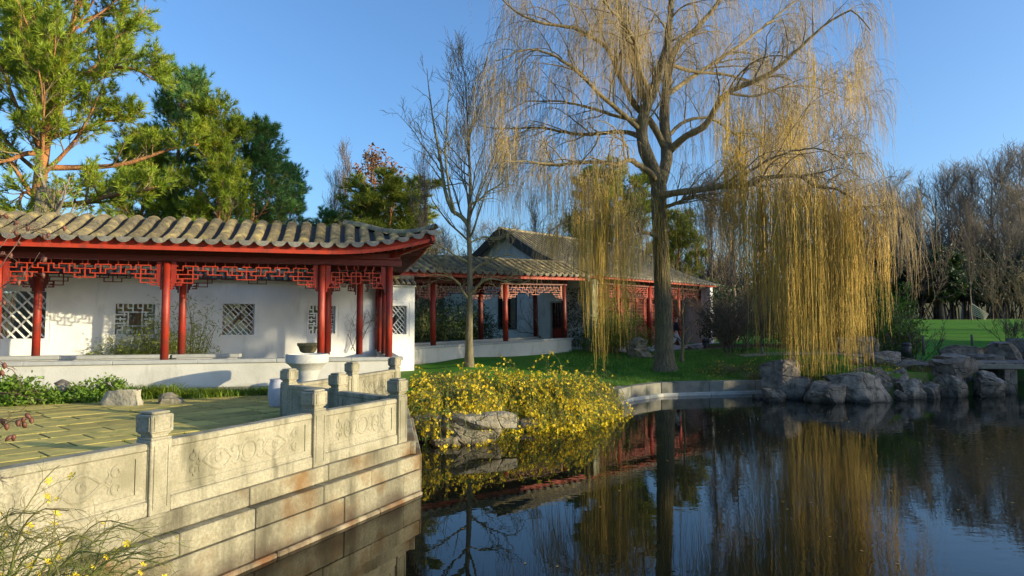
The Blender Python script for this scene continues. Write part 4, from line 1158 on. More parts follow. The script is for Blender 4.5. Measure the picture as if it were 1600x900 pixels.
# ------------------------------------------------------------------ rocks
def rock_mesh(name, sx, sy, sz, seed, m, rough=.22, flat=.35, sub=3, strata=0.0):
    import bmesh
    from mathutils import noise
    bm = bmesh.new(); bmesh.ops.create_icosphere(bm, subdivisions=5 if sx > 1.5 else (4 if sx > .3 else 3), radius=1)
    rg = np.random.default_rng(seed); off = Vector(rg.uniform(-50, 50, 3))
    planes = []
    for _ in range(15):
        n_ = rg.normal(size=3); n_[2] *= rg.choice([.25, 1.6]); planes.append((Vector(unit(n_)), rg.uniform(.50, .86)))
    planes.append((Vector(unit((rg.normal() * .15, rg.normal() * .15, 1))), .46))
    lay = [rg.uniform(-.4, .8) for _ in range(4)]; layd = [rg.uniform(-.13, .10) for _ in range(5)]
    for v in bm.verts:
        p = v.co.copy()
        p = Vector([math.copysign(abs(c) ** .72, c) for c in p])
        w = noise.noise(p * 1.1 + off) * .14
        for n_, d_ in planes:
            k = p.dot(n_) + w
            if k > d_: p -= n_ * (k - d_)
        li = sum(1 for l_ in lay if p.z + noise.noise(p * 1.5 + off) * .1 > l_)
        p += Vector((p.x, p.y, 0)) * layd[li] * (1 if strata else .5)
        r_ = noise.ridged_multi_fractal(p * 1.6 + off, 1.0, 2.1, 4, 1.0, 2.0)
        p += p.normalized() * ((r_ - 1.0) * rough * .12 + noise.fractal(p * 5 + off, .8, 2.0, 4) * rough * .16)
        if p.z < -flat: p.z = -flat
        v.co = Vector((p.x * sx, p.y * sy, (p.z + flat) * sz))
    me = bpy.data.meshes.new(name); bm.to_mesh(me); bm.free(); me.materials.append(m)
    me.polygons.foreach_set('use_smooth', [True] * len(me.polygons))
    try: me.set_sharp_from_angle(angle=R(30))
    except Exception: pass
    return me
def rock(px0, px1, pyt, pyb, Y, label, m, seed, depth=.8, group=None, strata=.02, zb=None, rough=.22, rot=None):
    w = (px1 - px0) / FPX * Y * .5; c = at((px0 + px1) / 2, pyb, Y); top = at((px0 + px1) / 2, pyt, Y).z
    z0 = c.z if zb is None else zb
    me = rock_mesh('rock', w * 1.15, w * depth * 1.15, (top - z0 + .12) / (.4 + .52), seed, m, rough, .4, 4 if w > .35 else 3, strata)
    o = link('rock', me, None, (c.x, Y + w * depth * .3, z0 - .12), rnd.uniform(-.25, .25) if rot is None else rot)
    return tag(o, label, 'rock', group)
# (px0, px1, top, bottom, Y, label)
ob = thing('boulder', 'large pale overhanging boulder under the yellow jasmine at the water edge', 'rock', (at(738, 660, 15.35).x, 15.35, -.10))
me = rock_mesh('body', .95, .75, .62, 3, M_rock, .25, .4); link('body', me, ob, (-.12, .3, .02))
me = rock_mesh('overhang', 1.10, .62, .36, 14, M_rock, .25, .4); link('overhang', me, ob, (.12, .12, .46), .08)
me = rock_mesh('foot', .42, .4, .34, 15, M_rock, .25, .4); link('foot', me, ob, (-.55, -.1, .0), .4)
rock(636, 704, 648, 694, 15.6, 'pale rounded boulder in the water beside the corner of the terrace wall', M_rock, 5, .8, zb=-.2, rot=0)
rock(800, 850, 655, 676, 17.3, 'small dark boulder at the foot of the jasmine, right of the overhanging boulder', M_rockd, 6, .8, zb=-.2)
rock(162, 232, 609, 637, 15.2, 'cream coloured flat boulder on the paving in front of the ground cover', M_rockl, 8, .45, zb=.90, rot=.05)
rock(240, 281, 615, 634, 15.5, 'small squarish boulder on the paving right of the cream coloured boulder', M_rock, 9, .55, zb=.90, rough=.12, rot=.05)
rk = [
 (1186, 1258, 561, 622, 24.6, 'tall grey boulder under the willow strands beside the pond edging', 21),
 (1225, 1272, 585, 612, 24.2, 'grey boulder leaning against the right side of the tall boulder under the willow', 22),
 (1190, 1232, 608, 632, 23.6, 'low pale ledge rock in the water under the tall boulder', 23),
 (1268, 1325, 598, 640, 23.2, 'low wet rock under the willow strands, left of the broad flat boulder', 24),
 (1290, 1400, 585, 632, 23.6, 'broad flat grey boulder at the waterline under the willow strands', 25),
 (1335, 1395, 571, 600, 24.8, 'flat slab rock resting above the broad flat boulder', 26),
 (1308, 1370, 528, 556, 29.0, 'square topped boulder behind the willow strands beside the path', 27),
 (1352, 1408, 549, 575, 27.0, 'rounded dark boulder left of the path in front of the black bollard', 28),
 (1384, 1434, 577, 604, 25.2, 'dark boulder above the wet domed rock', 29),
 (1400, 1452, 592, 622, 24.4, 'wet domed rock with a bright edge at the waterline', 30),
 (1395, 1470, 566, 584, 26.3, 'long low dark rock lying before the sandy path', 31),
 (1466, 1528, 559, 596, 25.6, 'big pointed dark boulder left of the stone bridge', 32),
 (1462, 1520, 588, 620, 25.0, 'dark boulder at the waterline under the pointed boulder', 33),
 (1518, 1584, 584, 622, 25.2, 'dark boulder at the waterline below the end of the stone bridge', 34),
 (1460, 1530, 555, 566, 27.4, 'thin pale flat rock at the head of the stone bridge', 35),
 (1476, 1544, 541, 560, 29.5, 'long dark boulder behind the thin pale flat rock', 36),
 (1524, 1568, 553, 566, 28.2, 'small flat topped block at the near edge of the stone bridge', 37),
 (1535, 1605, 533, 562, 31.0, 'large dark boulder behind the stone bridge', 38),
 (1580, 1660, 528, 566, 32.0, 'large dark rock mass at the right edge behind the stone bridge', 39),
 (1440, 1475, 600, 624, 24.6, 'small brown rock between the domed rock and the bridge boulders', 41),
]
for a in rk: rock(a[0], a[1], a[2], a[3], a[4], a[5], M_rockd, a[6], .75, 'dark rocks along the right shore', zb=(-.25 if a[3] > 598 else None))
rock(981, 1012, 528, 552, 33.2, 'grey boulder at the foot of the bamboo before the hall, upper of two', M_rock, 51, .8)
rock(976, 1019, 543, 560, 32.6, 'flat pale rock lying below the grey boulder on the lawn edge', M_rock, 52, .9)
rock(1078, 1104, 541, 553, 36.5, 'low grey rock at the hall steps beside the black litter bollard', M_rockd, 53, .8)
rock(78, 100, 505, 566, 21.6, 'dark upright boulder standing behind the gallery, right of the tree trunk', M_rockd, 61, .6)
rock(44, 100, 520, 566, 21.2, 'broad dark boulder behind the gallery bench near the pine trunk', M_rockd, 62, .6)
rock(-10, 18, 540, 570, 21.0, 'dark rock behind the gallery bench at the left edge', M_rockd, 63, .7)

# stone bridge
br = thing('stone_bridge', 'low stone slab bridge over the dark inlet at the right edge', 'bridge')
for i, (x0, x1) in enumerate(((18.3, 20.4), (20.42, 22.6), (22.62, 25.2))):
    b = MB(); b.box(x0, x1, 26.1, 28.0, .98, 1.26, .02); b.build('bridge_slab', M_rockd, br)
b = MB(); b.box(18.5, 25.2, 25.95, 26.098, 1.0, 1.19, .015); b.build('edge_beam', M_conc, br)
b = MB(); b.box(19.9, 20.4, 26.0, 28.0, -1, .975); b.build('abutment', M_rockd, br); b = MB(); b.box(24.9, 25.5, 26.0, 28.0, -1, .975); b.build('abutment', M_rockd, br)

# ------------------------------------------------------------------ bowls, stool, lamps, bollards, posts
def lathe_thing(name, label, cat, loc, prof_, m, n=36):
    b = MB(); b.lathe(prof_, n); o = b.build(name, m, None, True, loc=loc)
    try: o.data.set_sharp_from_angle(angle=R(40))
    except Exception: pass
    return tag(o, label, cat)
bp_ = at(480, 560, 17.0)
bw = thing('stone_bowl', 'big pale stone bowl on a round foot standing behind the balustrade', 'bowl', (bp_.x, 17.0, FLOOR))
top = at(480, 553, 17.0).z - FLOOR; r = .55
b = MB(); b.lathe([(r * .62, top - .42), (r * .70, top - .36), (r * .86, top - .27), (r * .97, top - .23), (r * .99, top - .22), (r, top - .04), (r * .98, top), (r * .9, top), (r * .86, top - .05), (r * .6, top - .16), (.02, top - .2)], 40)
o = b.build('basin', M_bowl, bw, True); o.data.set_sharp_from_angle(angle=R(40))
b = MB(); b.lathe([(r * .70, .0), (r * .70, .1), (r * .62, .14), (r * .48, top - .7), (r * .5, top - .62), (r * .62, top - .421)], 40)
o = b.build('pedestal', M_bowl, bw, True); o.data.set_sharp_from_angle(angle=R(40))
sp_ = at(434, 632, 15.0)
lathe_thing('garden_stool', 'pale barrel shaped garden stool on the paving beside the balustrade', 'stool', (sp_.x, 15.0, FLOOR), [(.16, 0), (.185, .02), (.21, .15), (.225, .3), (.215, .45), (.19, .56), (.175, .60), (.19, .605), (.185, .635), (.02, .64)], M_stool)
yp = at(481, 556, 22.6); yt = at(481, 536, 22.6)
yb = thing('planter_bowl', 'yellowish flared stone bowl in the courtyard behind the gallery bench', 'bowl', (yp.x, 22.6, FLOOR))
zt = yt.z - FLOOR
b = MB(); b.lathe([(.18, zt - .34), (.26, zt - .3), (.33, zt - .12), (.37, zt - .09), (.37, zt), (.33, zt), (.2, zt - .15), (.02, zt - .2)], 30); o = b.build('basin', M_bowly, yb, True); o.data.set_sharp_from_angle(angle=R(40))
b = MB(); b.lathe([(.24, -.1), (.24, .1), (.17, .14), (.15, zt - .345)], 24); b.build('pedestal', M_bowly, yb, True)
lp = at(97, 606, 16.35)
lm = thing('bollard_light', 'short bronze bollard light with conical cap in the ground cover', 'garden lamp', (lp.x, 16.35, FLOOR - .05))
b = MB(); b.lathe([(.15, 0), (.15, .27), (.165, .275), (.165, .3)], 26); b.build('base', M_lamp, lm, True)
b = MB(); b.lathe([(.15, .302), (.16, .33), (.15, .355), (.16, .38), (.15, .405), (.16, .43), (.15, .45)], 26); b.build('lens', M_lglass, lm, True)
b = MB(); b.lathe([(.175, .452), (.175, .475), (.02, .56)], 26); b.build('cap', M_lamp, lm)
def bin_(px, pyt, pyb, Y, label):
    p = at(px, pyb, Y); h = at(px, pyt, Y).z - p.z; t_ = thing('bollard', label, 'bollard', (p.x, Y, p.z))
    r_ = .2; b = MB(); b.lathe([(r_, -.2), (r_, h * .72), (r_ * .9, h * .76)], 20); b.build('shaft', M_black, t_, True)
    b = MB(); b.lathe([(r_ * 1.05, h * .77), (r_ * 1.05, h * .88), (r_ * .8, h * .96), (.03, h)], 20); b.build('cap', M_black, t_, True)
bin_(1103, 529, 551, 37.5, 'black round bollard at the right end of the hall front')
bin_(1416.5, 535, 554, 29.3, 'black round bollard beside the sandy path on the right lawn')
for (px, pt, pb, Y, lb) in ((1443, 524, 549, 30.2, 'grey wooden post at the lawn edge, nearer the black bollard'), (1519, 523, 543, 33.0, 'grey wooden post at the lawn edge, nearer the big dark boulders'), (1191, 541, 562, 30.5, 'short wooden stake among the jasmine left of the tall boulder')):
    p = at(px, pb, Y); h = at(px, pt, Y).z - p.z; b = MB(); b.tube([(0, 0, -.2), (0.01, 0, h * .5), (0, .01, h)], [.06, .058, .055], 8)
    tag(b.build('wooden_post', M_wood, None, True, loc=(p.x, Y, p.z)), lb, 'post')
# pale boards leaning on the lawn under the wood
p = at(1523, 503, 59); lb_ = thing('board_stack', 'pale boards leaning in a slanted pile at the far edge of the lawn', 'boards', (p.x, 59, gz(p.x, 59)))
for i in range(6):
    b = MB(); b.bar((-.2 + .03 * i, .05 * i, 1.45 - .2 * i), (1.15, -.2 + .08 * i, .45 - .09 * i), .04, .08); b.build('board', M_planks, lb_)
b = MB(); b.bar((-.2, .3, -.2), (-.2, .3, 1.35), .06); b.build('prop', M_wood, lb_)

# ------------------------------------------------------------------ person striding behind the willow trunk
def person():
    import bmesh
    base = at(1066, 547, 34.3); gx0 = base.x - .32; gy = 34.3; g = base.z + .02
    pr = thing('person', 'person in dark jacket and pale trousers striding past the hall, half behind the willow', 'person', (gx0, gy, g))
    def skin(name, verts, edges, rad, m, sub=2, root=0, parent=pr):
        me = bpy.data.meshes.new(name); me.from_pydata(verts, edges, []); o = link(name, me, parent)
        md = o.modifiers.new('skin', 'SKIN'); md.use_smooth_shade = True; md.use_x_symmetry = False
        for i, r_ in enumerate(rad): me.skin_vertices[0].data[i].radius = (r_, r_) if not hasattr(r_, '__len__') else r_
        me.skin_vertices[0].data[root].use_root = True
        sb = o.modifiers.new('sub', 'SUBSURF'); sb.levels = sub; sb.render_levels = sub; me.materials.append(m); return o
    # walks to the right: +x. body is one skin surface
    V = [(0, 0, .95), (0, 0, 1.15), (0.02, 0, 1.38), (.03, 0, 1.5), (.04, 0, 1.57), (.05, 0, 1.66), (.06, 0, 1.74),
         (.02, .09, .90), (.20, .10, .52), (.34, .10, .10), (.48, .10, .04),
         (.0, -.09, .90), (-.10, -.10, .50), (-.38, -.10, .16), (-.30, -.10, .04),
         (.02, .19, 1.40), (-.10, .24, 1.14), (.05, .25, .92), (.08, .25, .86),
         (.02, -.19, 1.40), (.08, -.25, 1.14), (.26, -.22, .98), (.32, -.21, .95)]
    E = [(0, 1), (1, 2), (2, 3), (3, 4), (4, 5), (5, 6), (0, 7), (7, 8), (8, 9), (9, 10), (0, 11), (11, 12), (12, 13), (13, 14), (2, 15), (15, 16), (16, 17), (17, 18), (2, 19), (19, 20), (20, 21), (21, 22)]
    rad = [.13, .12, .14, .06, .055, .085, .07, .085, .06, .04, .035, .085, .06, .04, .035, .055, .042, .03, .028, .055, .042, .03, .028]
    skin('body', V, E, rad, M_skin)
    # jacket
    skin('jacket', [(0, 0, .88), (0, 0, 1.15), (.02, 0, 1.38), (.03, 0, 1.48), (.02, .19, 1.41), (-.10, .24, 1.14), (.03, .25, .95), (.02, -.19, 1.41), (.08, -.25, 1.14), (.23, -.225, 1.0)],
         [(0, 1), (1, 2), (2, 3), (2, 4), (4, 5), (5, 6), (2, 7), (7, 8), (8, 9)], [.165, .15, .165, .08, .075, .058, .045, .075, .058, .045], M_cloth)
    skin('trousers', [(0, 0, .92), (.02, .09, .86), (.20, .10, .52), (.34, .10, .14)], [(0, 1), (1, 2), (2, 3)], [.13, .105, .08, .062], M_sock)
    skin('trousers', [(0, -.02, .90), (.0, -.09, .84), (-.10, -.10, .50), (-.36, -.10, .20)], [(0, 1), (1, 2), (2, 3)], [.12, .105, .08, .062], M_sock)
    skin('shoe', [(.30, .10, .06), (.40, .10, .05), (.54, .10, .045)], [(0, 1), (1, 2)], [.055, .05, .04], M_black, 1)
    skin('shoe', [(-.40, -.10, .13), (-.33, -.10, .07), (-.24, -.10, .03)], [(0, 1), (1, 2)], [.055, .05, .035], M_black, 1)
    skin('hair', [(.03, 0, 1.63), (.03, 0, 1.70), (.05, 0, 1.77)], [(0, 1), (1, 2)], [.08, .098, .07], M_hair, 2)
    b = MB(); b.tube([(.125, 0, 1.66), (.16, 0, 1.645)], [.018, .012], 6); b.build('nose', M_skin, pr, True)
    for s in (-1, 1):
        b = MB(); b.tube([(.118, s * .032, 1.685), (.128, s * .032, 1.685)], [.012, .010], 8); b.build('eye', M_window, pr, True)
        for hp_, dx in (((.10, s * .25, .82) if s > 0 else (.36, -.21, .93), 1),):
            for f_ in range(4):
                b = MB(); x, y, z = hp_; b.tube([(x - .01, y - .03 + .02 * f_, z + .02), (x + .02, y - .03 + .02 * f_, z - .03), (x + .015, y - .03 + .02 * f_, z - .06 - .006 * (f_ % 2))], [.010, .009, .007], 6); b.build('finger', M_skin, pr, True)
            b = MB(); b.tube([(x, y - .02, z + .03), (x + .04, y - .03, z + .0), (x + .045, y - .03, z - .02)], [.011, .010, .008], 6); b.build('thumb', M_skin, pr, True)
person()

# ------------------------------------------------------------------ willow
def limb_from_px(pts, r0, r1, K=14):
    P = smooth_path([tuple(at(a, b, c)) for a, b, c in pts], K)
    return P, np.linspace(r0, r1, K) ** 1.0
def rough_tube(mbld, P, Rr, n=12, amp=.08, seed=0):
    """tube with lumpy radius"""
    r2 = np.array(Rr) * (1 + amp * np.sin(np.arange(len(Rr)) * 1.7 + seed))
    mbld.tube(P, r2, n)
wil = at(1039, 574, 29.0)
wt = thing('willow_tree', 'big weeping willow with thick furrowed trunk and long yellow hanging strands on the lawn', 'tree', (wil.x, 29.0, gz(wil.x, 29.0)))
wloc = np.array(wt.location)
def wl_obj(name, mb_or_groups, sides, m, smooth=True):
    V, F = tubes_np(mb_or_groups, sides); return link(name, np_mesh(name, V - wloc, F, m, smooth), wt)
def trunk_mesh(P, Rr, n=40, ridges=11, amp=.05, seed=0, off=(0, 0, 0)):
    P = np.array(P) - np.array(off); K = len(P); b = MB(); tg = nrm(np.gradient(P, axis=0)); e1 = nrm(np.array([1., 0, 0]) - tg[:, :1] * tg); e2 = np.cross(tg, e1)
    vs = []
    for k in range(K):
        for i in range(n):
            a = 2 * math.pi * i / n
            f = 1 + amp * math.sin(ridges * a + seed + 1.2 * math.sin(k * .35)) + amp * .6 * math.sin((ridges * 2 - 3) * a + k * .5) + amp * .8 * math.sin(3 * a + seed)
            vs.append(P[k] + Rr[k] * f * (math.cos(a) * e1[k] + math.sin(a) * e2[k]))
    b.add(vs, [(k * n + i, k * n + (i + 1) % n, (k + 1) * n + (i + 1) % n, (k + 1) * n + i) for k in range(K - 1) for i in range(n)]); return b
P, _ = limb_from_px([(1039, 580, 29), (1038, 565, 29), (1037, 500, 29), (1034, 420, 29), (1030, 340, 29), (1029, 285, 29), (1030, 268, 29)], 1, 1, 60)
tz = np.linspace(0, 1, 60)
Rt = np.interp(tz, [0, .04, .12, .35, .7, .9, 1], [.60, .46, .40, .37, .33, .34, .32])
trunk_mesh(P, Rt, 64, 17, .045, 1, wloc).build('trunk', M_bark, wt, True)
LIMBS = [
 ([(1029, 290, 29), (1020, 262, 28.8), (1007, 233, 28.5), (1003, 202, 28.4), (1008, 172, 28.3), (1018, 148, 28.2), (1030, 113, 28), (1040, 78, 27.8), (1047, 31, 27.6), (1052, -40, 27.4)], .33, .10),
 ([(1030, 290, 29.1), (1040, 258, 29.3), (1042, 233, 29.5), (1038, 187, 29.7), (1040, 148, 29.8), (1046, 101, 30), (1057, 74, 30.2), (1088, 45, 30.4), (1123, 4, 30.6), (1150, -40, 31)], .30, .07),
 ([(1041, 236, 29.5), (1018, 192, 29), (991, 163, 28.6), (968, 117, 28), (950, 78, 27.5), (925, 58, 27), (890, 42, 26.5), (850, 38, 26), (810, 20, 25.5), (780, -5, 25)], .17, .03),
 ([(1012, 160, 28.3), (999, 132, 28.4), (983, 70, 28.8), (972, 23, 29), (955, -30, 29.4)], .15, .07),
 ([(1026, 285, 28.9), (1016, 270, 28.4), (999, 259, 28), (983, 249, 27.6), (968, 257, 27.3), (937, 253, 26.8), (898, 255, 26.2), (874, 257, 25.8), (840, 254, 25.3), (808, 253, 25), (785, 250, 24.6)], .14, .02),
 ([(1003, 216, 28.4), (985, 208, 29), (960, 206, 29.6), (917, 210, 30.2), (878, 206, 30.7), (843, 200, 31), (773, 201, 31.6), (750, 196, 32)], .12, .02),
 ([(1043, 240, 29.5), (1056, 226, 29.2), (1073, 212, 28.8), (1100, 198, 28.4), (1120, 167, 28), (1139, 144, 27.7), (1197, 118, 27.2), (1250, 75, 26.8), (1290, 38, 26.4), (1330, 17, 26), (1362, 45, 25.7)], .18, .02),
 ([(1033, 306, 28.8), (1058, 301, 28), (1092, 297, 27.4), (1139, 290, 26.8), (1165, 290, 26.5), (1197, 278, 26.1), (1248, 275, 25.6), (1275, 290, 25.2), (1318, 300, 24.8), (1350, 325, 24.5), (1375, 350, 24.3)], .17, .02),
 ([(1034, 325, 28.9), (1050, 320, 28.7), (1070, 312, 28.4), (1092, 306, 28.1), (1104, 310, 28)], .10, .045),
 ([(1029, 380, 28.7), (1022, 368, 28.3), (1000, 361, 27.6), (975, 358, 27), (945, 350, 26.4), (910, 338, 26), (895, 325, 25.8)], .11, .03),
 ([(1047, 101, 29.9), (1085, 112, 30.8), (1140, 118, 31.8), (1200, 140, 32.5), (1260, 168, 33)], .10, .02),
 ([(1040, 150, 29.8), (1075, 125, 30.8), (1120, 95, 31.8), (1170, 60, 32.6), (1220, 20, 33.2), (1260, -10, 34)], .12, .03),
 ([(1003, 205, 28.4), (975, 180, 27.8), (940, 150, 27), (900, 110, 26), (860, 85, 25.3), (820, 78, 24.8), (775, 95, 24.4)], .12, .02),
 ([(1018, 150, 28.2), (1000, 110, 26.8), (990, 60, 25.6), (960, 20, 24.6), (930, -15, 24)], .12, .04),
 ([(1042, 215, 29.6), (1070, 190, 30.8), (1110, 185, 31.8), (1150, 210, 32.6), (1190, 215, 33.2), (1225, 235, 33.8)], .10, .02),
 ([(1005, 190, 28.4), (965, 182, 28), (920, 168, 28.6), (870, 158, 29.4), (820, 160, 30), (785, 180, 30.4)], .09, .015),
 ([(1140, 290, 26.8), (1180, 262, 26.2), (1225, 240, 25.6), (1280, 232, 25), (1320, 250, 24.6)], .07, .015),
 ([(1139, 146, 27.7), (1180, 150, 28), (1230, 135, 28.4), (1290, 140, 28.8), (1340, 165, 29)], .06, .012),
]
limbP, limbR = [], []
for i, (pts, r0, r1) in enumerate(LIMBS):
    P, Rr = limb_from_px(pts, r0, r1, 28)
    P = P + rng.normal(size=P.shape) * .03 * np.linspace(0, 1, 28)[:, None]
    b = MB(); rough_tube(b, P - wloc, Rr, 10, .06, i); b.build('limb', M_barkb if r0 < .25 else M_bark, wt, True)
    limbP.append(P); limbR.append(Rr)
limbP = np.array(limbP); limbR = np.array(limbR)
ws_ = np.random.default_rng(5)
# secondary boughs, then twigs, all arching over
b1 = spawn(ws_, limbP, limbR, 17, .22, 1.0, (30, 60), (2.0, 4.2), up=.55, droop=.35, wig=.13, K=9, rk=.5, rmax=.055, rtip=.22, taper_len=.62, rmin=.008)
b2 = spawn(ws_, *b1, 8, .2, 1.0, (25, 60), (1.0, 2.2), up=.15, droop=.7, wig=.14, K=7, rk=.5, rmax=.02, rtip=.4, taper_len=.3, rmin=.006)
wl_obj('boughs', [b1], 5, M_barkb); wl_obj('branchlets', [b2], 3, M_barkb)
# hanging strands
def strands(P, Rr, n, lmin, lmax, K=8, seedrng=ws_, smin=.1, sway=.05):
    N_ = P.shape[0]; tot = N_ * n; idx = np.repeat(np.arange(N_), n); s = smin + (1 - smin) * seedrng.random(tot)
    p, t, r = sample_paths(P, Rr, idx, np.clip(s, 0, .999))
    L = seedrng.uniform(lmin, lmax, tot)
    d0 = nrm(t * .8 + seedrng.normal(size=(tot, 3)) * .35); pts = np.zeros((tot, K, 3)); pts[:, 0] = p
    drift = seedrng.normal(size=(tot, 3)) * sway; drift[:, 2] = 0
    for k in range(1, K):
        f = (k / (K - 1)) ** .45
        d = nrm(d0 * (1 - f) * .8 + np.array([0, 0, -1.0]) * f + drift + seedrng.normal(size=(tot, 3)) * .035)
        pts[:, k] = pts[:, k - 1] + d * (L / (K - 1))[:, None]
    return pts, L
s2, L2_ = strands(*b2, 5, .7, 2.4, 5)
# thinner, denser curtains from the named limbs (index: left low 4, low right 7, left lower 9 ...)
def curtain(ids, n, lmin, lmax, smin=.35, K=10, spread=.9, sway=.05):
    P = limbP[ids]; Rr = limbR[ids]
    P2 = np.repeat(P, 4, 0) + ws_.normal(size=(len(ids) * 4, 1, 3)) * np.array([spread, spread, .25])
    return strands(P2, np.repeat(Rr, 4, 0), n // 4, lmin, lmax, K, ws_, smin, sway)
groups = []
def hang(pxr, pyr, Yr, n, endpy, K=10, seed=3, jit=26):
    """strands whose tops lie in a band of the crown and whose ends come down to a given height"""
    g = np.random.default_rng(seed); out = np.zeros((n, K, 3))
    nc = max(6, n // 9); cx = g.uniform(pxr[0], pxr[1], nc); cY = g.uniform(Yr[0], Yr[1], nc); cy_ = g.uniform(pyr[0], pyr[1], nc)
    cl = g.uniform(-.5, .5, nc)
    for i in range(n):
        c = g.integers(nc); x = cx[c] + g.normal() * 5; Y = cY[c] + g.normal() * .18; y = cy_[c] + g.normal() * 12
        a = np.array(at(x, y, Y)); ey = np.interp(x, endpy[0], endpy[1]) - g.exponential() * jit * 1.7 + cl[c] * jit * 1.3
        e = at(x, ey, Y).z
        e = max(e, .12); L = max(a[2] - e, .4)
        dx = g.normal(size=2) * .05 * L * .4 + np.array([.05 * cl[c] * L, 0])
        z = np.linspace(0, 1, K)
        out[i, :, 2] = a[2] - L * z
        out[i, :, 0] = a[0] + dx[0] * z ** 1.5 + np.cumsum(g.normal(size=K)) * .022
        out[i, :, 1] = a[1] + dx[1] * z ** 1.5 + np.cumsum(g.normal(size=K)) * .022
        # arch out of the bough
        out[i, 0, :2] -= g.normal(size=2) * .12
    return out
H_ = [
 hang((845, 905), (255, 330), (25, 27), 50, ([845, 905], [400, 440]), seed=1),
 hang((900, 1000), (270, 350), (25.2, 27.5), 270, ([880, 925, 960, 1000], [480, 530, 545, 490]), seed=2, jit=45),
 hang((925, 985), (330, 370), (25.8, 27), 90, ([925, 955, 985], [565, 585, 550]), seed=12, jit=45),
 hang((1000, 1050), (290, 380), (28.2, 28.7), 90, ([1000, 1050], [430, 470]), seed=3, jit=30),
 hang((1050, 1110), (290, 330), (26.8, 28.2), 50, ([1050, 1110], [470, 430]), seed=4, jit=50),
 hang((1130, 1200), (190, 300), (25.5, 28), 330, ([1130, 1160, 1200], [400, 470, 520]), seed=5, jit=50),
 hang((1170, 1300), (270, 310), (25.0, 26.4), 350, ([1170, 1200, 1230, 1300], [545, 540, 560, 570]), seed=6, jit=42),
 hang((1210, 1345), (285, 330), (23.8, 25.2), 350, ([1210, 1250, 1300, 1345], [570, 580, 570, 565]), seed=7, jit=38),
 hang((1225, 1350), (330, 420), (24.2, 25.0), 130, ([1225, 1260, 1350], [618, 628, 600]), seed=17, jit=30),
 hang((1290, 1395), (300, 375), (23.9, 25.2), 270, ([1290, 1340, 1395], [575, 555, 490]), seed=8, jit=45),
 hang((1120, 1260), (120, 250), (25.5, 32), 420, ([1120, 1260], [330, 330]), seed=9, jit=60),
 hang((1250, 1350), (60, 180), (25, 29), 160, ([1250, 1350], [230, 200]), seed=10, jit=50),
 hang((770, 900), (200, 262), (25, 31), 160, ([770, 900], [320, 350]), seed=11, jit=40),
]
HP = np.concatenate(H_)
def tied(HP, nrg, n_per, K=10):
    return None
rad = np.broadcast_to(np.linspace(1, .35, 10)[None], (len(HP), 10)) * ws_.uniform(.0055, .011, len(HP))[:, None]
wl_obj('strands', [(HP, rad)], 3, M_strand)
# fine side whips on the strands
sw = spawn(ws_, HP, rad, 2, .05, .9, (10, 28), (.5, 1.3), up=-.6, droop=.6, wig=.06, K=4, rk=.8, rmax=.005, rtip=.6, rmin=.0035)
wl_obj('side_whips', [sw], 3, M_strand)
wl_obj('fine_twigs', [(s2, np.broadcast_to(np.linspace(.006, .003, 5)[None], (len(s2), 5)))], 3, M_twig)

# ------------------------------------------------------------------ bare trees
def bare_tree_meshes(seed, H, r0, first=.25, lean=(0, 0), n1=16, n2=8, n3=7, n4=0, ang=(30, 55), up=.5, crown=.45, m=M_bareb, wig=.08, twig_r=.006, m2=None, curve=None):
    g = np.random.default_rng(seed); K = 22
    if curve is None:
        z = np.linspace(0, 1, K); T = np.stack([lean[0] * z + np.cumsum(g.normal(size=K)) * .012 * H * .3, lean[1] * z + np.cumsum(g.normal(size=K)) * .012 * H * .3, H * z], 1); T[0, :2] = 0
    else: T = smooth_path(curve, K)
    Rr = (r0 * (1 - .93 * np.linspace(0, 1, K) ** .85)); Rr[0] *= 1.35; Rr[1] *= 1.1; Rr = np.maximum(Rr, .012)
    T_, R_ = T[None], Rr[None]
    b1 = spawn(g, T_, R_, n1, first, .98, ang, (H * crown * .6, H * crown), up=up, wig=wig, K=10, rk=.52, rtip=.15, taper_len=.7, rmin=.010)
    b2 = spawn(g, *b1, n2, .15, .98, (25, 55), (H * crown * .22, H * crown * .42), up=up, wig=wig * 1.2, K=7, rk=.5, rtip=.25, taper_len=.5, rmin=twig_r * 1.2)
    b3 = spawn(g, *b2, n3, .1, 1.0, (20, 50), (H * crown * .09, H * crown * .2), up=up * .8, wig=wig * 1.4, K=5, rk=.6, rtip=.5, taper_len=.3, rmin=twig_r)
    fine = [b3]
    if n4: fine.append(spawn(g, *b3, n4, .1, 1.0, (20, 45), (H * crown * .05, H * crown * .1), up=up * .5, wig=wig, K=3, rk=.8, rtip=.6, rmin=twig_r))
    V, F = tubes_np([(T_, R_)], 12); tm = np_mesh('trunk', V, F, m, True)
    V, F = tubes_np([b1], 5); bm_ = np_mesh('branches', V, F, m, True)
    V, F = tubes_np([b2], 4); b2m = np_mesh('branchlets', V, F, m2 or m, True)
    V, F = tubes_np(fine, 3); fm = np_mesh('twigs', V, F, m2 or m, True)
    return dict(trunk=tm, branches=bm_, branchlets=b2m, twigs=fm), (b1, b2, b3)
def bare_tree(meshes, name, label, loc, rot=0, scale=1.0, group=None):
    t_ = thing(name, label, 'tree', loc, rot, group); t_.scale = (scale,) * 3 if not hasattr(scale, '__len__') else scale
    for k, me in meshes.items(): link(k, me, t_)
    return t_
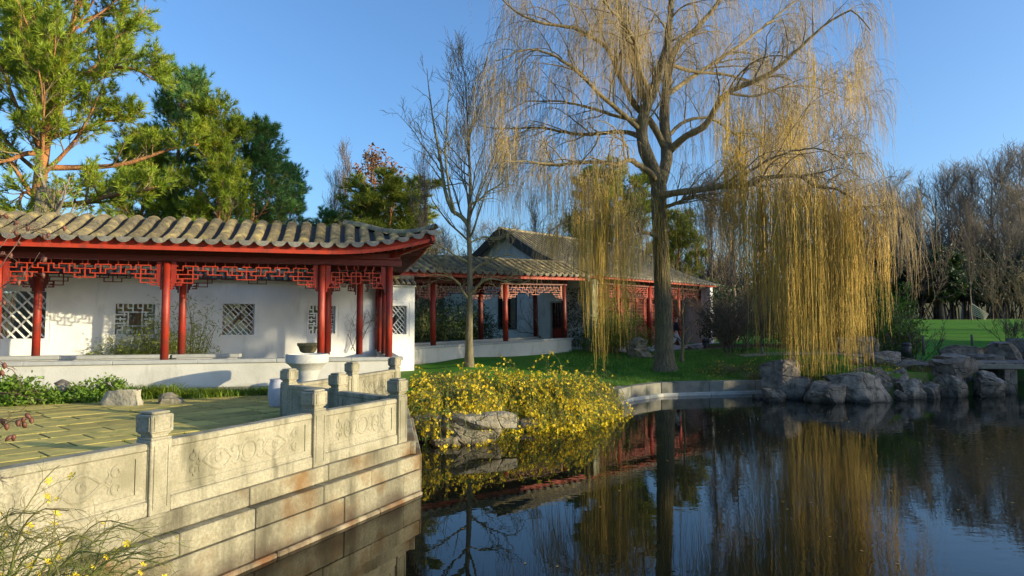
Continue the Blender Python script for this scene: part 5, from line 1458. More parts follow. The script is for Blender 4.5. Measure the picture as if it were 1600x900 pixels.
# the small tree in front of the second gallery
c = at(733, 563, 26.5); X0 = c.x; z0 = gz(c.x, 26.5)
def lp_(px, py, Y): p = at(px, py, Y); return (p.x - X0, Y - 26.5, p.z - z0)
cur = [(0, 0, -.1), lp_(733, 520, 26.5), lp_(734, 460, 26.5), lp_(734, 400, 26.5), lp_(732, 350, 26.5), lp_(735, 300, 26.5), lp_(733, 240, 26.5), lp_(730, 180, 26.6), lp_(728, 140, 26.7), lp_(726, 112, 26.7)]
ms, bb = bare_tree_meshes(31, 10.5, .175, .40, n1=26, n2=7, n3=6, ang=(38, 62), up=.5, crown=.46, curve=cur, twig_r=.006)
st = bare_tree(ms, 'bare_tree', 'slim bare tree rising from the jasmine in front of the farther gallery', (X0, 26.5, z0))
extra = [([lp_(733, 462, 26.5), lp_(748, 448, 26.2), lp_(762, 437, 26), lp_(790, 440, 25.8), lp_(812, 443, 25.6), lp_(828, 438, 25.5)], .055, .012),
         ([lp_(733, 470, 26.5), lp_(722, 452, 26.3), lp_(716, 440, 26.1), lp_(696, 432, 25.9), lp_(676, 430, 25.7)], .05, .010),
         ([lp_(733, 430, 26.5), lp_(745, 420, 26.6), lp_(768, 408, 26.4), lp_(795, 402, 26.2), lp_(816, 408, 26), (lp_(826, 428, 25.9))], .055, .010),
         ([lp_(733, 410, 26.5), lp_(712, 398, 26.3), lp_(690, 382, 26.2), lp_(664, 372, 26), lp_(640, 380, 25.9)], .05, .010),
         ([lp_(733, 352, 26.5), lp_(720, 338, 26.6), lp_(704, 328, 26.7), lp_(694, 290, 26.8), lp_(684, 220, 27), lp_(672, 150, 27.2), lp_(668, 105, 27.3)], .10, .012),
         ([lp_(712, 335, 26.6), lp_(700, 280, 26.2), lp_(697, 220, 26), lp_(700, 150, 25.9), lp_(706, 100, 25.8)], .06, .012),
         ([lp_(690, 270, 26.9), lp_(665, 230, 27.1), lp_(640, 195, 27.3), lp_(622, 170, 27.5)], .035, .008),
         ([lp_(735, 320, 26.5), lp_(760, 300, 26.3), lp_(782, 285, 26.1), lp_(800, 262, 26)], .05, .010),
         ([lp_(733, 380, 26.5), lp_(755, 368, 26.9), (lp_(775, 372, 27.1)), lp_(796, 362, 27.3)], .04, .009)]
EP = np.array([smooth_path(a, 16) for a, _, _ in extra]); ER = np.array([np.linspace(r0, r1, 16) for _, r0, r1 in extra])
EP += np.cumsum(rng.normal(size=EP.shape), axis=1) * .02
g_ = np.random.default_rng(77)
e2 = spawn(g_, EP, ER, 11, .15, 1, (30, 65), (.7, 2.0), up=.35, wig=.2, K=8, rk=.5, rtip=.25, rmin=.008)
e3 = spawn(g_, *e2, 6, .1, 1, (30, 60), (.3, .8), up=.3, wig=.22, K=5, rk=.5, rtip=.5, rmin=.006)
M_litbark = mat('lit_mossy_bark', (0.30, 0.25, 0.11), (0.2, 0.17, 0.08), 6, .85, .3, 30)  # lighter copy of the bark, sunlight put into its colour
tubes_obj('limbs', [(EP, ER)], 7, M_litbark, st); tubes_obj('branchlets', [e2], 4, M_litbark, st); tubes_obj('twigs', [e3], 3, M_litbark, st)

protos = []
for i, kw in enumerate([dict(seed=41, H=10, r0=.14, n1=22, n2=9, n3=6, up=.6, crown=.50, ang=(28, 48)),
                        dict(seed=42, H=10, r0=.18, n1=18, n2=9, n3=7, up=.5, crown=.5, ang=(30, 55)),
                        dict(seed=43, H=10, r0=.12, n1=24, n2=8, n3=6, up=.7, crown=.45, ang=(26, 46)),
                        dict(seed=44, H=10, r0=.20, n1=14, n2=10, n3=8, up=.35, crown=.6, ang=(35, 60), first=.2)]):
    protos.append(bare_tree_meshes(m=M_bared, twig_r=.0075, wig=.1, **kw)[0])
protos_pale = []
for i, kw in enumerate([dict(seed=51, H=10, r0=.13, n1=20, n2=8, n3=6, up=.8, crown=.42, ang=(22, 42)), dict(seed=52, H=10, r0=.15, n1=14, n2=9, n3=7, n4=0, up=.55, crown=.6, ang=(28, 50), first=.12)]):
    protos_pale.append(bare_tree_meshes(m=M_barepale, twig_r=.0075, wig=.1, **kw)[0])
LB = {}
def put_tree(ms, px, pytop, Y, label, group=None, w=1.0, rot=None, name='bare_tree'):
    p = at(px, 505, Y); z0 = gz(p.x, Y) - .1; h = at(px, pytop, Y).z - z0
    s = h / 11.6
    return bare_tree(ms, name, label, (p.x, Y, z0), rnd.uniform(0, 6.28) if rot is None else rot, (s * w, s * w, s), group)
put_tree(protos_pale[0], 536, 218, 42, 'thin bare tree left of the russet tree behind the gallery roof', w=.8)
put_tree(protos_pale[0], 520, 262, 44, 'shorter thin bare tree at the left of the two before the russet tree', w=.8)
put_tree(protos_pale[0], 661, 225, 34, 'slender bare tree behind the roof corner, left of the mossy small tree', w=.75)
put_tree(protos_pale[1], 1232, 150, 44, 'wide bare tree behind the right curtain of the willow', w=1.15, rot=2)
put_tree(protos_pale[1], 1310, 180, 50, 'wide bare tree reaching right from behind the willow strands', w=1.35, rot=4)
put_tree(protos_pale[1], 1150, 240, 46, 'bare multi branched tree right of the willow trunk', w=.8)
put_tree(protos_pale[0], 1115, 262, 48, 'narrow bare tree just right of the willow trunk', w=.8)
put_tree(protos_pale[0], 835, 300, 58, 'small far bare tree above the hall gable', w=.8)
GB = 'bare trees of the wood'
wood = 'bare leafless tree standing in the dark wood beyond the right lawn'
k = 0
for (px, top, Y) in [(1395, 300, 78), (1418, 285, 84), (1440, 292, 80), (1465, 268, 88), (1488, 262, 84), (1508, 255, 92), (1530, 262, 86), (1552, 245, 84), (1575, 232, 88), (1598, 235, 82), (1620, 225, 86), (1645, 228, 80), (1428, 330, 74), (1475, 330, 74), (1520, 320, 72), (1565, 300, 73), (1605, 290, 72), (1370, 290, 86), (1345, 300, 88), (1385, 270, 82), (1408, 300, 90), (1330, 280, 84)]:
    put_tree(protos[k % 4], px, top, Y, wood, GB, w=(1.15 if Y > 75 else 1.3)); k += 1
far = 'far bare tree in the belt of trees behind the hall and the willow'
for (px, top, Y) in [(1300, 300, 72), (1265, 320, 70), (1225, 300, 74), (1190, 320, 72), (1150, 305, 76), (1100, 330, 72), (1060, 325, 74), (855, 355, 76), (810, 350, 74), (770, 345, 70), (700, 355, 62), (670, 345, 66), (640, 350, 64), (745, 350, 60), (590, 340, 64), (560, 350, 70), (480, 345, 66)]:
    put_tree(protos[k % 4], px, top, Y, far, 'far bare trees behind the hall', w=1.2); k += 1
for i_, (x, y, h_) in enumerate([(43, 34.5, 1.5), (46, 38.5, 1.7), (50, 43, 1.6), (54, 48.5, 1.8), (47, 41, 1.4)]):  # out-of-view trees added to streak the lawn with shadow
    bare_tree(protos[i_ % 4], 'bare_tree', 'unseen bare tree added right of the lawn to cast shadow streaks', (x, y, gz(x, y)), i_ * 1.3, h_, 'added shadow-casting trees right of the lawn')
# single saplings on the right lawn
put_tree(protos_pale[0], 1519, 312, 57, 'tall slim pale barked sapling on the right lawn beside the boards', w=.55)
put_tree(protos_pale[0], 1552, 410, 60, 'small young tree at the far edge of the right lawn', w=.5)

# shrubs: leafless thickets
def thicket(name, label, cat, c, rx, ry, h, n, seed, m, twig_r=.008, n2=7, n3=5, group=None, spread=.45, kind=None, rmin=.008, r0=.02, z=None):
    g = np.random.default_rng(seed); K = 8
    a = g.uniform(0, 2 * np.pi, n); rr = np.sqrt(g.random(n)); bx, by = rx * rr * np.cos(a), ry * rr * np.sin(a)
    Pp = np.zeros((n, K, 3)); Pp[:, 0, 0] = bx * .5; Pp[:, 0, 1] = by * .5
    zb = gz(c[0], c[1]) if z is None else z
    if kind == 'stuff': Pp[:, 0, 0] = bx; Pp[:, 0, 1] = by; Pp[:, 0, 2] = ground_z(bx + c[0], by + c[1]) - zb
    d = nrm(np.stack([bx / rx * spread + g.normal(size=n) * .15, by / ry * spread + g.normal(size=n) * .15, np.ones(n)], 1)); L = h * g.uniform(.6, 1.1, n)
    for k in range(1, K):
        d = nrm(d + g.normal(size=(n, 3)) * .1); Pp[:, k] = Pp[:, k - 1] + d * (L / (K - 1))[:, None]
    Rr = np.full((n, 1), r0) * np.linspace(1, .3, K)[None]
    s1 = spawn(g, Pp, Rr, n2, .2, 1, (20, 50), (h * .25, h * .45), up=.4, wig=.14, K=5, rk=.6, rtip=.4, rmin=rmin)
    s2_ = spawn(g, *s1, n3, .1, 1, (20, 50), (h * .1, h * .22), up=.3, wig=.14, K=3, rk=.6, rtip=.5, rmin=twig_r)
    if kind == 'stuff':
        V, F = tubes_np([(Pp, Rr), s1, s2_], 3); o = link(name, np_mesh(name, V, F, m, True), None, (c[0], c[1], zb)); return tag(o, label, cat, group, kind), (Pp, s1, s2_)
    t_ = thing(name, label, cat, (c[0], c[1], zb), 0, group)
    tubes_obj('stems', [(Pp, Rr)], 4, m, t_); tubes_obj('twigs', [s1, s2_], 3, m, t_)
    return t_, (Pp, s1, s2_)
M_brush = mat('shaded_brown_brushwood', (0.10, 0.078, 0.055), (0.055, 0.045, 0.035), 1, .9, island=.35)  # shading of the wood put into this darker brown
M_brushl = mat('light_brushwood', (0.22, 0.165, 0.09), (0.13, 0.10, 0.06), 1, .9, island=.35)
# understorey of the wood, far belts
thicket('understorey', 'shade-darkened brown undergrowth of the wood behind the right lawn', 'undergrowth', (62, 80), 26, 9, 10.5, 260, 61, M_brush, kind='stuff', twig_r=.035, rmin=.045, r0=.09, n2=8, n3=5)
thicket('understorey', 'brown thicket behind the willow and the far end of the hall', 'undergrowth', (22, 72), 26, 7, 7.5, 230, 62, M_brush, kind='stuff', twig_r=.034, rmin=.042, r0=.07, n2=8, n3=5)
thicket('understorey', 'pale brown brush beyond the gallery roofs between the pines and the hall', 'undergrowth', (-8, 62), 13, 6, 7.0, 130, 63, M_brushl, kind='stuff', twig_r=.026, rmin=.032, r0=.06, n2=8, n3=5)
thicket('understorey', 'brush in shade beyond the pines at the left', 'undergrowth', (-55, 66), 26, 7, 6.5, 110, 64, M_brush, kind='stuff', twig_r=.034, rmin=.04, r0=.06, n2=7, n3=5)

# ------------------------------------------------------------------ evergreens
def pine(seed, H, r0, name_m=M_needle, lobes=11, first=.3, up=.35, ang=(60, 85), crown=.42, T=None, tuft=.26, nt=12, dens=7, bark=M_pinebark, n2=9, wid=.022, droop=0, shape=.7, lean=(0, 0)):
    g = np.random.default_rng(seed); K = 20
    z = np.linspace(0, 1, K)
    if T is None: T = np.stack([lean[0] * z + np.cumsum(g.normal(size=K)) * .05, lean[1] * z + np.cumsum(g.normal(size=K)) * .05, H * z], 1)
    Rr = r0 * (1 - .9 * z ** .9) + .01
    T_, R_ = T[None], Rr[None]
    b1 = spawn(g, T_, R_, lobes, first, 1.0, ang, (H * crown * .7, H * crown), up=up, wig=.07, K=9, rk=.42, rtip=.2, taper_len=shape, rmin=.012, droop=droop)
    b2 = spawn(g, *b1, n2, .25, 1.0, (30, 60), (H * crown * .22, H * crown * .42), up=.3, wig=.12, K=6, rk=.5, rtip=.3, taper_len=.45, rmin=.010, horiz=.4)
    b3 = spawn(g, *b2, dens, .25, 1.0, (25, 55), (.35, .8), up=.5, wig=.12, K=4, rk=.6, rtip=.6, rmin=.007)
    P3_ = b3[0]; tot = len(P3_)
    C = np.concatenate([P3_[:, -1], P3_[:, 2], (P3_[:, 1] + P3_[:, 2]) / 2]); Dd = nrm(np.concatenate([P3_[:, -1] - P3_[:, -2]] * 3))
    V, F = tufts(g, C, Dd, nt, tuft, wid, .75)
    V1, F1 = tubes_np([(T_, R_)], 12); tm = np_mesh('trunk', V1, F1, bark, True)
    V1, F1 = tubes_np([b1], 6); bm_ = np_mesh('limbs', V1, F1, bark, True)
    V1, F1 = tubes_np([b2, b3], 3); b2m = np_mesh('branchlets', V1, F1, M_barkb, True)
    return dict(trunk=tm, limbs=bm_, branchlets=b2m, needles=np_mesh('needles', V, F, name_m))
# the large left pine, trunk traced, limbs to the right
Yp = 25.5; c = at(50, 505, Yp); pX, pz = c.x, gz(c.x, Yp)
def pp(px, py, Y=Yp): p = at(px, py, Y); return (p.x - pX, Y - Yp, p.z - pz)
T = smooth_path([(.1, 0, -.2), pp(55, 400), pp(58, 330), pp(64, 270), pp(70, 220), pp(82, 170), pp(98, 110), pp(112, 50), pp(122, 0), pp(128, -50), pp(130, -110)], 20)
ms = pine(71, 15, .40, M_needle, lobes=40, first=.38, T=T, crown=.37, ang=(50, 80), up=.5, tuft=.31, nt=13, dens=8, n2=10, shape=.3, wid=.03)
big = bare_tree(ms, 'pine_tree', 'large orange trunked pine with yellow green needles at the left behind the gallery roof', (pX, Yp, pz))
lims = [([pp(66, 290), pp(90, 318, 25), pp(130, 317, 24.7), pp(170, 306, 24.4), pp(215, 300, 24), pp(250, 290, 24)], .16, .05), ([pp(66, 262), pp(100, 262, 25.8), pp(150, 261, 26), pp(200, 255, 26.2), pp(260, 235, 26.5), pp(310, 225, 26.6)], .13, .04),
        ([pp(62, 300), pp(90, 300, 26), pp(130, 305, 26.4), pp(160, 318, 26.6)], .08, .04), ([pp(66, 240), pp(40, 240, 25), pp(15, 250, 24.7), pp(-20, 255, 24.4)], .12, .05), ([pp(62, 315), pp(40, 300, 25.2), pp(32, 310, 25), pp(30, 330, 25)], .09, .03),
        ([pp(72, 190), pp(58, 150, 25.2), pp(30, 120, 25), pp(0, 110, 24.7), pp(-30, 100, 24.6)], .12, .04), ([pp(100, 110), pp(140, 115, 25.2), pp(180, 105, 25), pp(215, 110, 24.8), pp(240, 125, 24.6)], .11, .03), ([pp(84, 165), pp(60, 90, 26), pp(30, 50, 26.2), pp(5, 30, 26.4)], .10, .03),
        ([pp(75, 215), pp(120, 205, 26), pp(165, 190, 26.4), pp(205, 185, 26.6)], .10, .03)]
EP = np.array([smooth_path(a, 12) for a, _, _ in lims]); ER = np.array([np.linspace(r0, r1, 12) for _, r0, r1 in lims])
for i in range(len(EP)):
    b = MB(); b.tube(EP[i], ER[i], 8); b.build('limb', M_pinebark, big, True)
g_ = np.random.default_rng(78)
e2 = spawn(g_, EP, ER, 17, .35, 1, (25, 60), (.9, 1.9), up=.5, wig=.12, K=6, rk=.5, rtip=.3, rmin=.010, horiz=.3)
e3 = spawn(g_, *e2, 7, .25, 1, (25, 55), (.35, .8), up=.5, wig=.12, K=4, rk=.6, rtip=.6, rmin=.007)
C = np.concatenate([e3[0][:, -1], e3[0][:, 2], e3[0][:, 1]]); Dd = nrm(np.concatenate([e3[0][:, -1] - e3[0][:, -2]] * 3))
V, F = tufts(g_, C, Dd, 13, .30, .03, .75); link('needles', np_mesh('needles', V, F, M_needle), big)
tubes_obj('branchlets', [e2, e3], 3, M_barkb, big)
def put_pine(ms, px, pytop, Y, label, w=1.0, H=12, rot=None, name='pine_tree', group=None):
    p = at(px, 505, Y); z0 = gz(p.x, Y) - .1; s = (at(px, pytop, Y).z - z0) / (H * 1.15)
    return bare_tree(ms, name, label, (p.x, Y, z0), rnd.uniform(0, 6.28) if rot is None else rot, (s * w, s * w, s), group)
pD = pine(72, 12, .22, M_needled, lobes=40, first=.12, crown=.36, ang=(55, 75), up=.35, tuft=.28, nt=11, dens=7, n2=8, wid=.028, shape=.85)
pD2 = pine(73, 12, .20, M_needle, lobes=38, first=.10, crown=.38, ang=(50, 72), up=.45, tuft=.28, nt=11, dens=7, n2=8, wid=.028, shape=.85)
pY = pine(74, 9, .22, M_needley, lobes=30, first=.25, crown=.42, ang=(50, 80), up=.4, tuft=.32, nt=12, dens=8, n2=8, shape=.4, wid=.035)
put_pine(pD, 277, 78, 30, 'tall dark blue green pine with a pointed top, right of the large orange trunked pine', w=.85)
put_pine(pD2, 345, 138, 28.5, 'mid green pine between the pointed dark pine and the right-most pine of the group', w=1.0)
put_pine(pD, 400, 168, 30.5, 'dark green spreading pine at the right end of the left pine group', w=1.25, rot=1.2)
put_pine(pD2, 215, 190, 29, 'sunlit lower pine between the orange trunked pine and the pointed dark pine', w=1.1, rot=2.2)
put_pine(pD, 440, 235, 33, 'small dark pine at the right foot of the left pine group', w=.9, rot=3)
put_pine(pY, 606, 285, 40, 'yellow green pine behind the gallery roof under the russet tree', w=1.35, H=9)
put_pine(pD, 508, 315, 42, 'small dark green pine left of the yellow green pine behind the roof', w=1.3)
put_pine(pY, 968, 262, 54, 'broad yellow green pine behind the hall roof, left of the willow trunk', w=1.15, H=9, rot=1)
put_pine(pD2, 893, 318, 54, 'small dark pine behind the hall roof ridge', w=.85)
put_pine(pY, 1065, 335, 56, 'low yellow green pine right behind the willow trunk', w=.9, H=9, rot=2)
# russet tree
ms, bb = bare_tree_meshes(81, 8, .14, .25, n1=16, n2=7, n3=5, up=.6, crown=.45, m=M_barepale, twig_r=.01)
C = bb[2][0][:, 1:].reshape(-1, 3); C = C[np.random.default_rng(1).random(len(C)) < .75]
V, F = leaf_cloud(np.random.default_rng(2), C, .16, .6); ms['leaves'] = np_mesh('leaves', V, F, M_rust)
p = at(572, 505, 43); z0 = gz(p.x, 43); s = (at(572, 240, 43).z - z0) / 8.8
bare_tree(ms, 'russet_tree', 'tree keeping russet brown leaves above the gallery roof', (p.x, 43, z0), 0, (s * 1.3, s * 1.3, s))

# ------------------------------------------------------------------ leafy shrubs
def leafy(name, label, c, rx, ry, h, n, size, m, seed, group=None, stems=20, stem_m=None, aspect=.45, z=None, clump=9, hollow=.35, cat='shrub', bare_low=.12):
    g = np.random.default_rng(seed); zb = gz(c[0], c[1]) if z is None else z
    t_ = thing(name, label, cat, (c[0], c[1], zb), 0, group)
    nc = max(6, n // clump)
    d = nrm(g.normal(size=(nc, 3))); d[:, 2] = np.abs(d[:, 2]); rr = (hollow + (1 - hollow) * g.random(nc) ** .6)[:, None]
    lump = 1 + .22 * np.sin(d[:, :1] * 5 + seed) * np.cos(d[:, 1:2] * 4 + seed * 2)
    cc = d * rr * lump * np.array([rx, ry, h * (1 - bare_low)]) + np.array([0, 0, h * bare_low])
    C = np.repeat(cc, clump, 0) + g.normal(size=(nc * clump, 3)) * min(rx, h) * .09
    C[:, 2] = np.maximum(C[:, 2], .02)
    V, F = leaf_cloud(g, C, size, aspect); link('leaves', np_mesh('leaves', V, F, m), t_)
    K = 6; tip = cc[g.integers(0, nc, stems * 4)]; n_ = len(tip); base = np.stack([tip[:, 0] * .2, tip[:, 1] * .2, np.zeros(n_)], 1)
    tt_ = np.linspace(0, 1, K)[None, :, None]; Pp = base[:, None] * (1 - tt_) + tip[:, None] * tt_; Pp[:, :, 2] = (tip[:, 2][:, None] * np.linspace(0, 1, K)[None] ** .8); Pp += g.normal(size=Pp.shape) * .03 * h * .5
    tubes_obj('stems', [(Pp, np.full((n_, 1), .012 * max(1, h / 2)) * np.linspace(1, .4, K)[None])], 3, stem_m or M_barepale, t_)
    return t_
# ground cover before the gallery: leafy on the left, grassy to the right
def gpt(px, py, Y): p = at(px, py, Y); return (p.x, Y)
leafy('ground_cover', 'low bright leafy plant in front of the low wall at the far left', gpt(10, 615, 15.3), 1.0, .45, .75, 2600, .11, M_leaf, 1, z=.86)
leafy('ground_cover', 'low leafy plant left of the bollard light', gpt(62, 615, 15.6), .7, .4, .40, 1700, .09, M_leaf, 2, z=.86)
leafy('ground_cover', 'dark leafy mound right of the bollard light', gpt(124, 615, 15.9), .75, .45, .42, 1900, .09, M_leaf, 3, z=.86)
leafy('ground_cover', 'leafy green mound behind the cream boulder', gpt(165, 612, 16.2), .75, .4, .6, 2000, .09, M_leaf, 4, z=.86)
def grass_clump(name, label, pts, n, h, w, m, seed, kind=None, cat='grass', group=None, lean=.5):
    g = np.random.default_rng(seed); pts = np.array(pts, float)
    base = pts[g.integers(0, len(pts), n)] + np.c_[g.normal(size=(n, 2)) * .16, np.zeros(n)]
    d = g.normal(size=(n, 3)) * lean; d[:, 2] = 0; H = h * g.uniform(.5, 1.15, n)
    s = nrm(np.cross(d + 1e-3, np.array([0, 0, 1.])))
    V = []
    for f, ww_ in ((0, 1), (.45, .9), (.8, .6), (1.0, .05)):
        c = base + d * (f ** 2) * H[:, None] * 1.0 + np.array([0, 0, 1]) * (H * f * (1 - .25 * f))[:, None]
        V += [c - s * w * ww_ / 2, c + s * w * ww_ / 2]
    V = np.stack(V, 1).reshape(-1, 3); i = np.arange(n)[:, None] * 8
    F = np.concatenate([i + np.array([0, 1, 3, 2]), i + np.array([2, 3, 5, 4]), i + np.array([4, 5, 7, 6])])
    c0 = pts.mean(0); o = link(name, np_mesh(name, V - c0, F, m), None, tuple(c0)); return tag(o, label, cat, group, kind)
def along(px0, px1, py, Y0, Y1, n, z):
    out = []
    for i in range(n):
        f = i / (n - 1); p = at(px0 + (px1 - px0) * f, py, Y0 + (Y1 - Y0) * f); out.append((p.x, Y0 + (Y1 - Y0) * f, z))
    return out
grass_clump('strap_grass', 'arching pale green strap leaved plants between the boulders and the wall', along(195, 270, 610, 16.4, 16.9, 9, .88), 900, .48, .022, M_grassb, 5, 'stuff')
grass_clump('strap_grass', 'bright green strap leaved border along the sunny part of the wall', along(272, 350, 610, 16.6, 17.2, 12, .88), 1300, .34, .020, M_grassb, 6, 'stuff')
grass_clump('strap_grass', 'low green border along the shadowed part of the wall', along(352, 440, 610, 17.3, 18.0, 14, .88), 1300, .26, .018, M_leaf, 7, 'stuff')
# courtyard plants
leafy('bamboo', 'yellow green bamboo in the courtyard behind the middle column', gpt(235, 560, 21.0), 1.45, .6, 2.2, 5600, .15, M_bamboo, 11, z=.9, aspect=.16, stems=26, stem_m=M_bamstem, hollow=.1, cat='bamboo')
leafy('bamboo', 'tall loose bamboo in the courtyard right of the middle columns', gpt(300, 560, 21.3), 1.0, .5, 2.8, 2200, .15, M_bamboo, 12, z=.9, aspect=.16, stems=16, stem_m=M_bamstem, hollow=.15, cat='bamboo')
leafy('bamboo', 'low bamboo at the foot of the garden wall, left of the middle columns', gpt(165, 562, 20.8), 1.0, .5, 1.5, 2400, .14, M_bamboo, 13, z=.9, aspect=.16, stems=14, stem_m=M_bamstem, hollow=.1, cat='bamboo')
leafy('bamboo', 'shade-darkened bamboo thicket seen between the columns of the farther gallery', gpt(700, 550, 36.0), 2.0, 1.0, 3.3, 7000, .2, M_leafd, 14, z=1.1, aspect=.22, stems=30, stem_m=M_bamstem, hollow=.15, cat='bamboo')  # shade behind the gallery put into these dark leaves
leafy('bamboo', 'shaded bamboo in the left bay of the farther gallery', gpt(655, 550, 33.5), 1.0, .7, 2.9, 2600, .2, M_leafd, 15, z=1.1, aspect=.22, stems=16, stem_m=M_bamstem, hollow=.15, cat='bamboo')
leafy('bamboo', 'shade-darkened bamboo right of the small tree behind the farther gallery', gpt(745, 550, 37.5), 1.4, .9, 3.0, 4200, .2, M_leafd, 16, z=1.2, aspect=.22, stems=20, stem_m=M_bamstem, hollow=.15, cat='bamboo')
grass_clump('courtyard_grass', 'tuft of dark ornamental grass before the garden wall, left of the yellowish bowl', [(at(428, 556, 22.2).x, 22.2, .92)], 420, .85, .02, M_leafd, 8, None, 'grass', lean=.45)
grass_clump('courtyard_grass', 'thin dry grass stems left of the dark tuft before the garden wall', [(at(392, 556, 22.4).x, 22.4, .92), (at(405, 556, 22.4).x, 22.4, .92)], 160, .95, .012, M_bamstem, 9, None, 'grass', lean=.3)
def vine(name, label, pts_list, seed, m, n2=8, r0=.03, cat='climber', n3=5, l2=(.5, 1.3)):
    g = np.random.default_rng(seed); P = np.array([smooth_path([tuple(at(*q)) for q in a], 14) for a in pts_list]); c0 = P[0, 0].copy(); P -= c0
    P += np.cumsum(g.normal(size=P.shape), 1) * .012
    Rr = np.full((len(P), 1), r0) * np.linspace(1, .35, 14)[None]
    e = spawn(g, P, Rr, n2, .15, 1, (30, 60), l2, up=.3, wig=.18, K=7, rk=.55, rtip=.4, rmin=.006); e[0][:, :, 1] = e[0][:, :1, 1] + (e[0][:, :, 1] - e[0][:, :1, 1]) * .25
    f = spawn(g, *e, n3, .1, 1, (30, 60), (l2[0] * .4, l2[1] * .5), up=.2, wig=.2, K=5, rk=.6, rtip=.5, rmin=.005); f[0][:, :, 1] = f[0][:, :1, 1] + (f[0][:, :, 1] - f[0][:, :1, 1]) * .3
    t_ = thing(name, label, cat, tuple(c0)); tubes_obj('stems', [(P, Rr)], 6, m, t_); tubes_obj('twigs', [e, f], 3, m, t_); return t_
vine('bare_climber', 'leafless climbing shrub spread over the sunlit garden wall behind the left column', [[(118, 560, 20.9), (112, 520, 21), (106, 480, 21.1), (92, 450, 21.2)], [(118, 560, 20.9), (122, 500, 21), (128, 455, 21.2), (150, 425, 21.4)], [(130, 560, 21), (133, 500, 21.1), (150, 470, 21.4), (185, 450, 21.7), (215, 440, 22)], [(112, 560, 20.9), (100, 540, 21), (82, 500, 21), (75, 470, 21)]], 91, M_bared, l2=(.5, 1.4))
vine('bare_climber', 'thin leafless stems in the courtyard right of the second column pair', [[(556, 548, 24.8), (545, 520, 25), (530, 500, 25), (512, 492, 25)], [(560, 548, 24.8), (575, 510, 25), (590, 485, 25.1), (600, 470, 25.2)], [(548, 548, 24.8), (560, 520, 25), (580, 500, 25.1), (598, 505, 25.2)]], 92, M_bared, r0=.018)
vine('bare_climber', 'leafless twiggy climber on the gable wall seen through the farther gallery', [[(845, 528, 35.5), (828, 510, 36), (815, 490, 36.5), (812, 470, 36.7)], [(845, 528, 35.5), (830, 520, 36), (808, 516, 36.8), (790, 500, 37.3)], [(840, 528, 35.5), (838, 500, 35.6), (826, 480, 36)]], 93, M_bared, r0=.03)
# tree trunk behind the left bay
c = at(40, 560, 21.4)
b = trunk_mesh(smooth_path([(0, 0, -.1), (-.03, 0, .8), (.04, 0, 1.8), (.16, 0, 3.0), (.3, .1, 5.0), (.3, .3, 6.5)], 26), np.interp(np.linspace(0, 1, 26), [0, .1, 1], [.50, .42, .30]), 30, 7, .06, 2)
tr = thing('old_tree', 'thick dark tree trunk standing behind the bench in the left bay', 'tree', (c.x, 21.4, .9)); b.build('trunk', M_bark, tr, True)
g_ = np.random.default_rng(8); TP = np.array([[(.3, .3, z) for z in np.linspace(4.5, 6.5, 6)]]); TP[0, :, 0] = np.linspace(.2, .35, 6)
e1_ = spawn(g_, TP, np.full((1, 6), .2), 7, 0, 1, (40, 70), (1.5, 2.6), up=.5, K=8, rk=.4, rmin=.02); e2_ = spawn(g_, *e1_, 6, .2, 1, (30, 60), (.6, 1.2), up=.3, K=5, rk=.5, rmin=.012)
tubes_obj('branches', [e1_, e2_], 5, M_bared, tr)
V, F = tufts(g_, e2_[0][:, 2:].reshape(-1, 3), nrm(g_.normal(size=(len(e2_[0]) * 3, 3)) + [0, 0, .5]), 12, .25, .025); link('needles', np_mesh('needles', V, F, M_needle), tr)
# by the hall
leafy('bamboo', 'loose green bamboo in front of the hall behind the left willow strands', gpt(955, 545, 34.0), 1.5, .8, 3.0, 3200, .20, M_leaf, 17, z=1.2, aspect=.2, stems=26, stem_m=M_bamstem, hollow=.15, cat='bamboo')
leafy('bamboo', 'small green bamboo right of the grey boulder at the hall front', gpt(1000, 540, 35.0), 1.0, .7, 2.2, 1400, .17, M_leaf, 18, z=1.2, aspect=.2, stems=20, stem_m=M_bamstem, hollow=.15, cat='bamboo')
g_ = np.random.default_rng(19)
C = np.stack([g_.normal(size=900) * .12, -.5 + .75 * g_.random(900), .3 + 3.2 * g_.random(900) ** 1.2], 1); C[:, 0] = -.13 - np.abs(g_.normal(size=900)) * .06; C[:, 1] += np.linspace(0, 1.1, 900)
V, F = leaf_cloud(g_, C, .11, .7); iv = thing('ivy', 'dark ivy creeping up the corner pier of the hall', 'climber', HO + (hz,), HA); link('leaves', np_mesh('leaves', V, F, M_leafd), iv)
b = MB()
for k in range(5): b.tube([(-.12, -.5 + .22 * k, -.3), (-.13, -.45 + .24 * k, 1.2), (-.12, -.55 + .26 * k, 2.6), (-.125, -.5 + .25 * k, 3.4)], .012, 4)
b.build('stems', M_bared, iv, True)
C = np.stack([g_.uniform(.5, 1.5, 700), .0 + g_.normal(size=700) * .1 - .45, .2 + 3.0 * g_.random(700)], 1)
V, F = leaf_cloud(g_, C, .12, .7); rb = thing('red_leaved_climber', 'climber with coppery red leaves at the left end of the hall front', 'climber', HO + (hz,), HA); link('leaves', np_mesh('leaves', V, F, mat('copper_leaves', (.42, .09, .04), (.3, .06, .03), 3, .6, island=.3, transl=.3)), rb)
b = MB()
for k in range(7): b.tube([(.6 + .13 * k, -.45, -.3), (.65 + .12 * k, -.4, 1.2), (.6 + .13 * k, -.5, 3.2)], .014, 4)
b.build('stems', M_bared, rb, True)
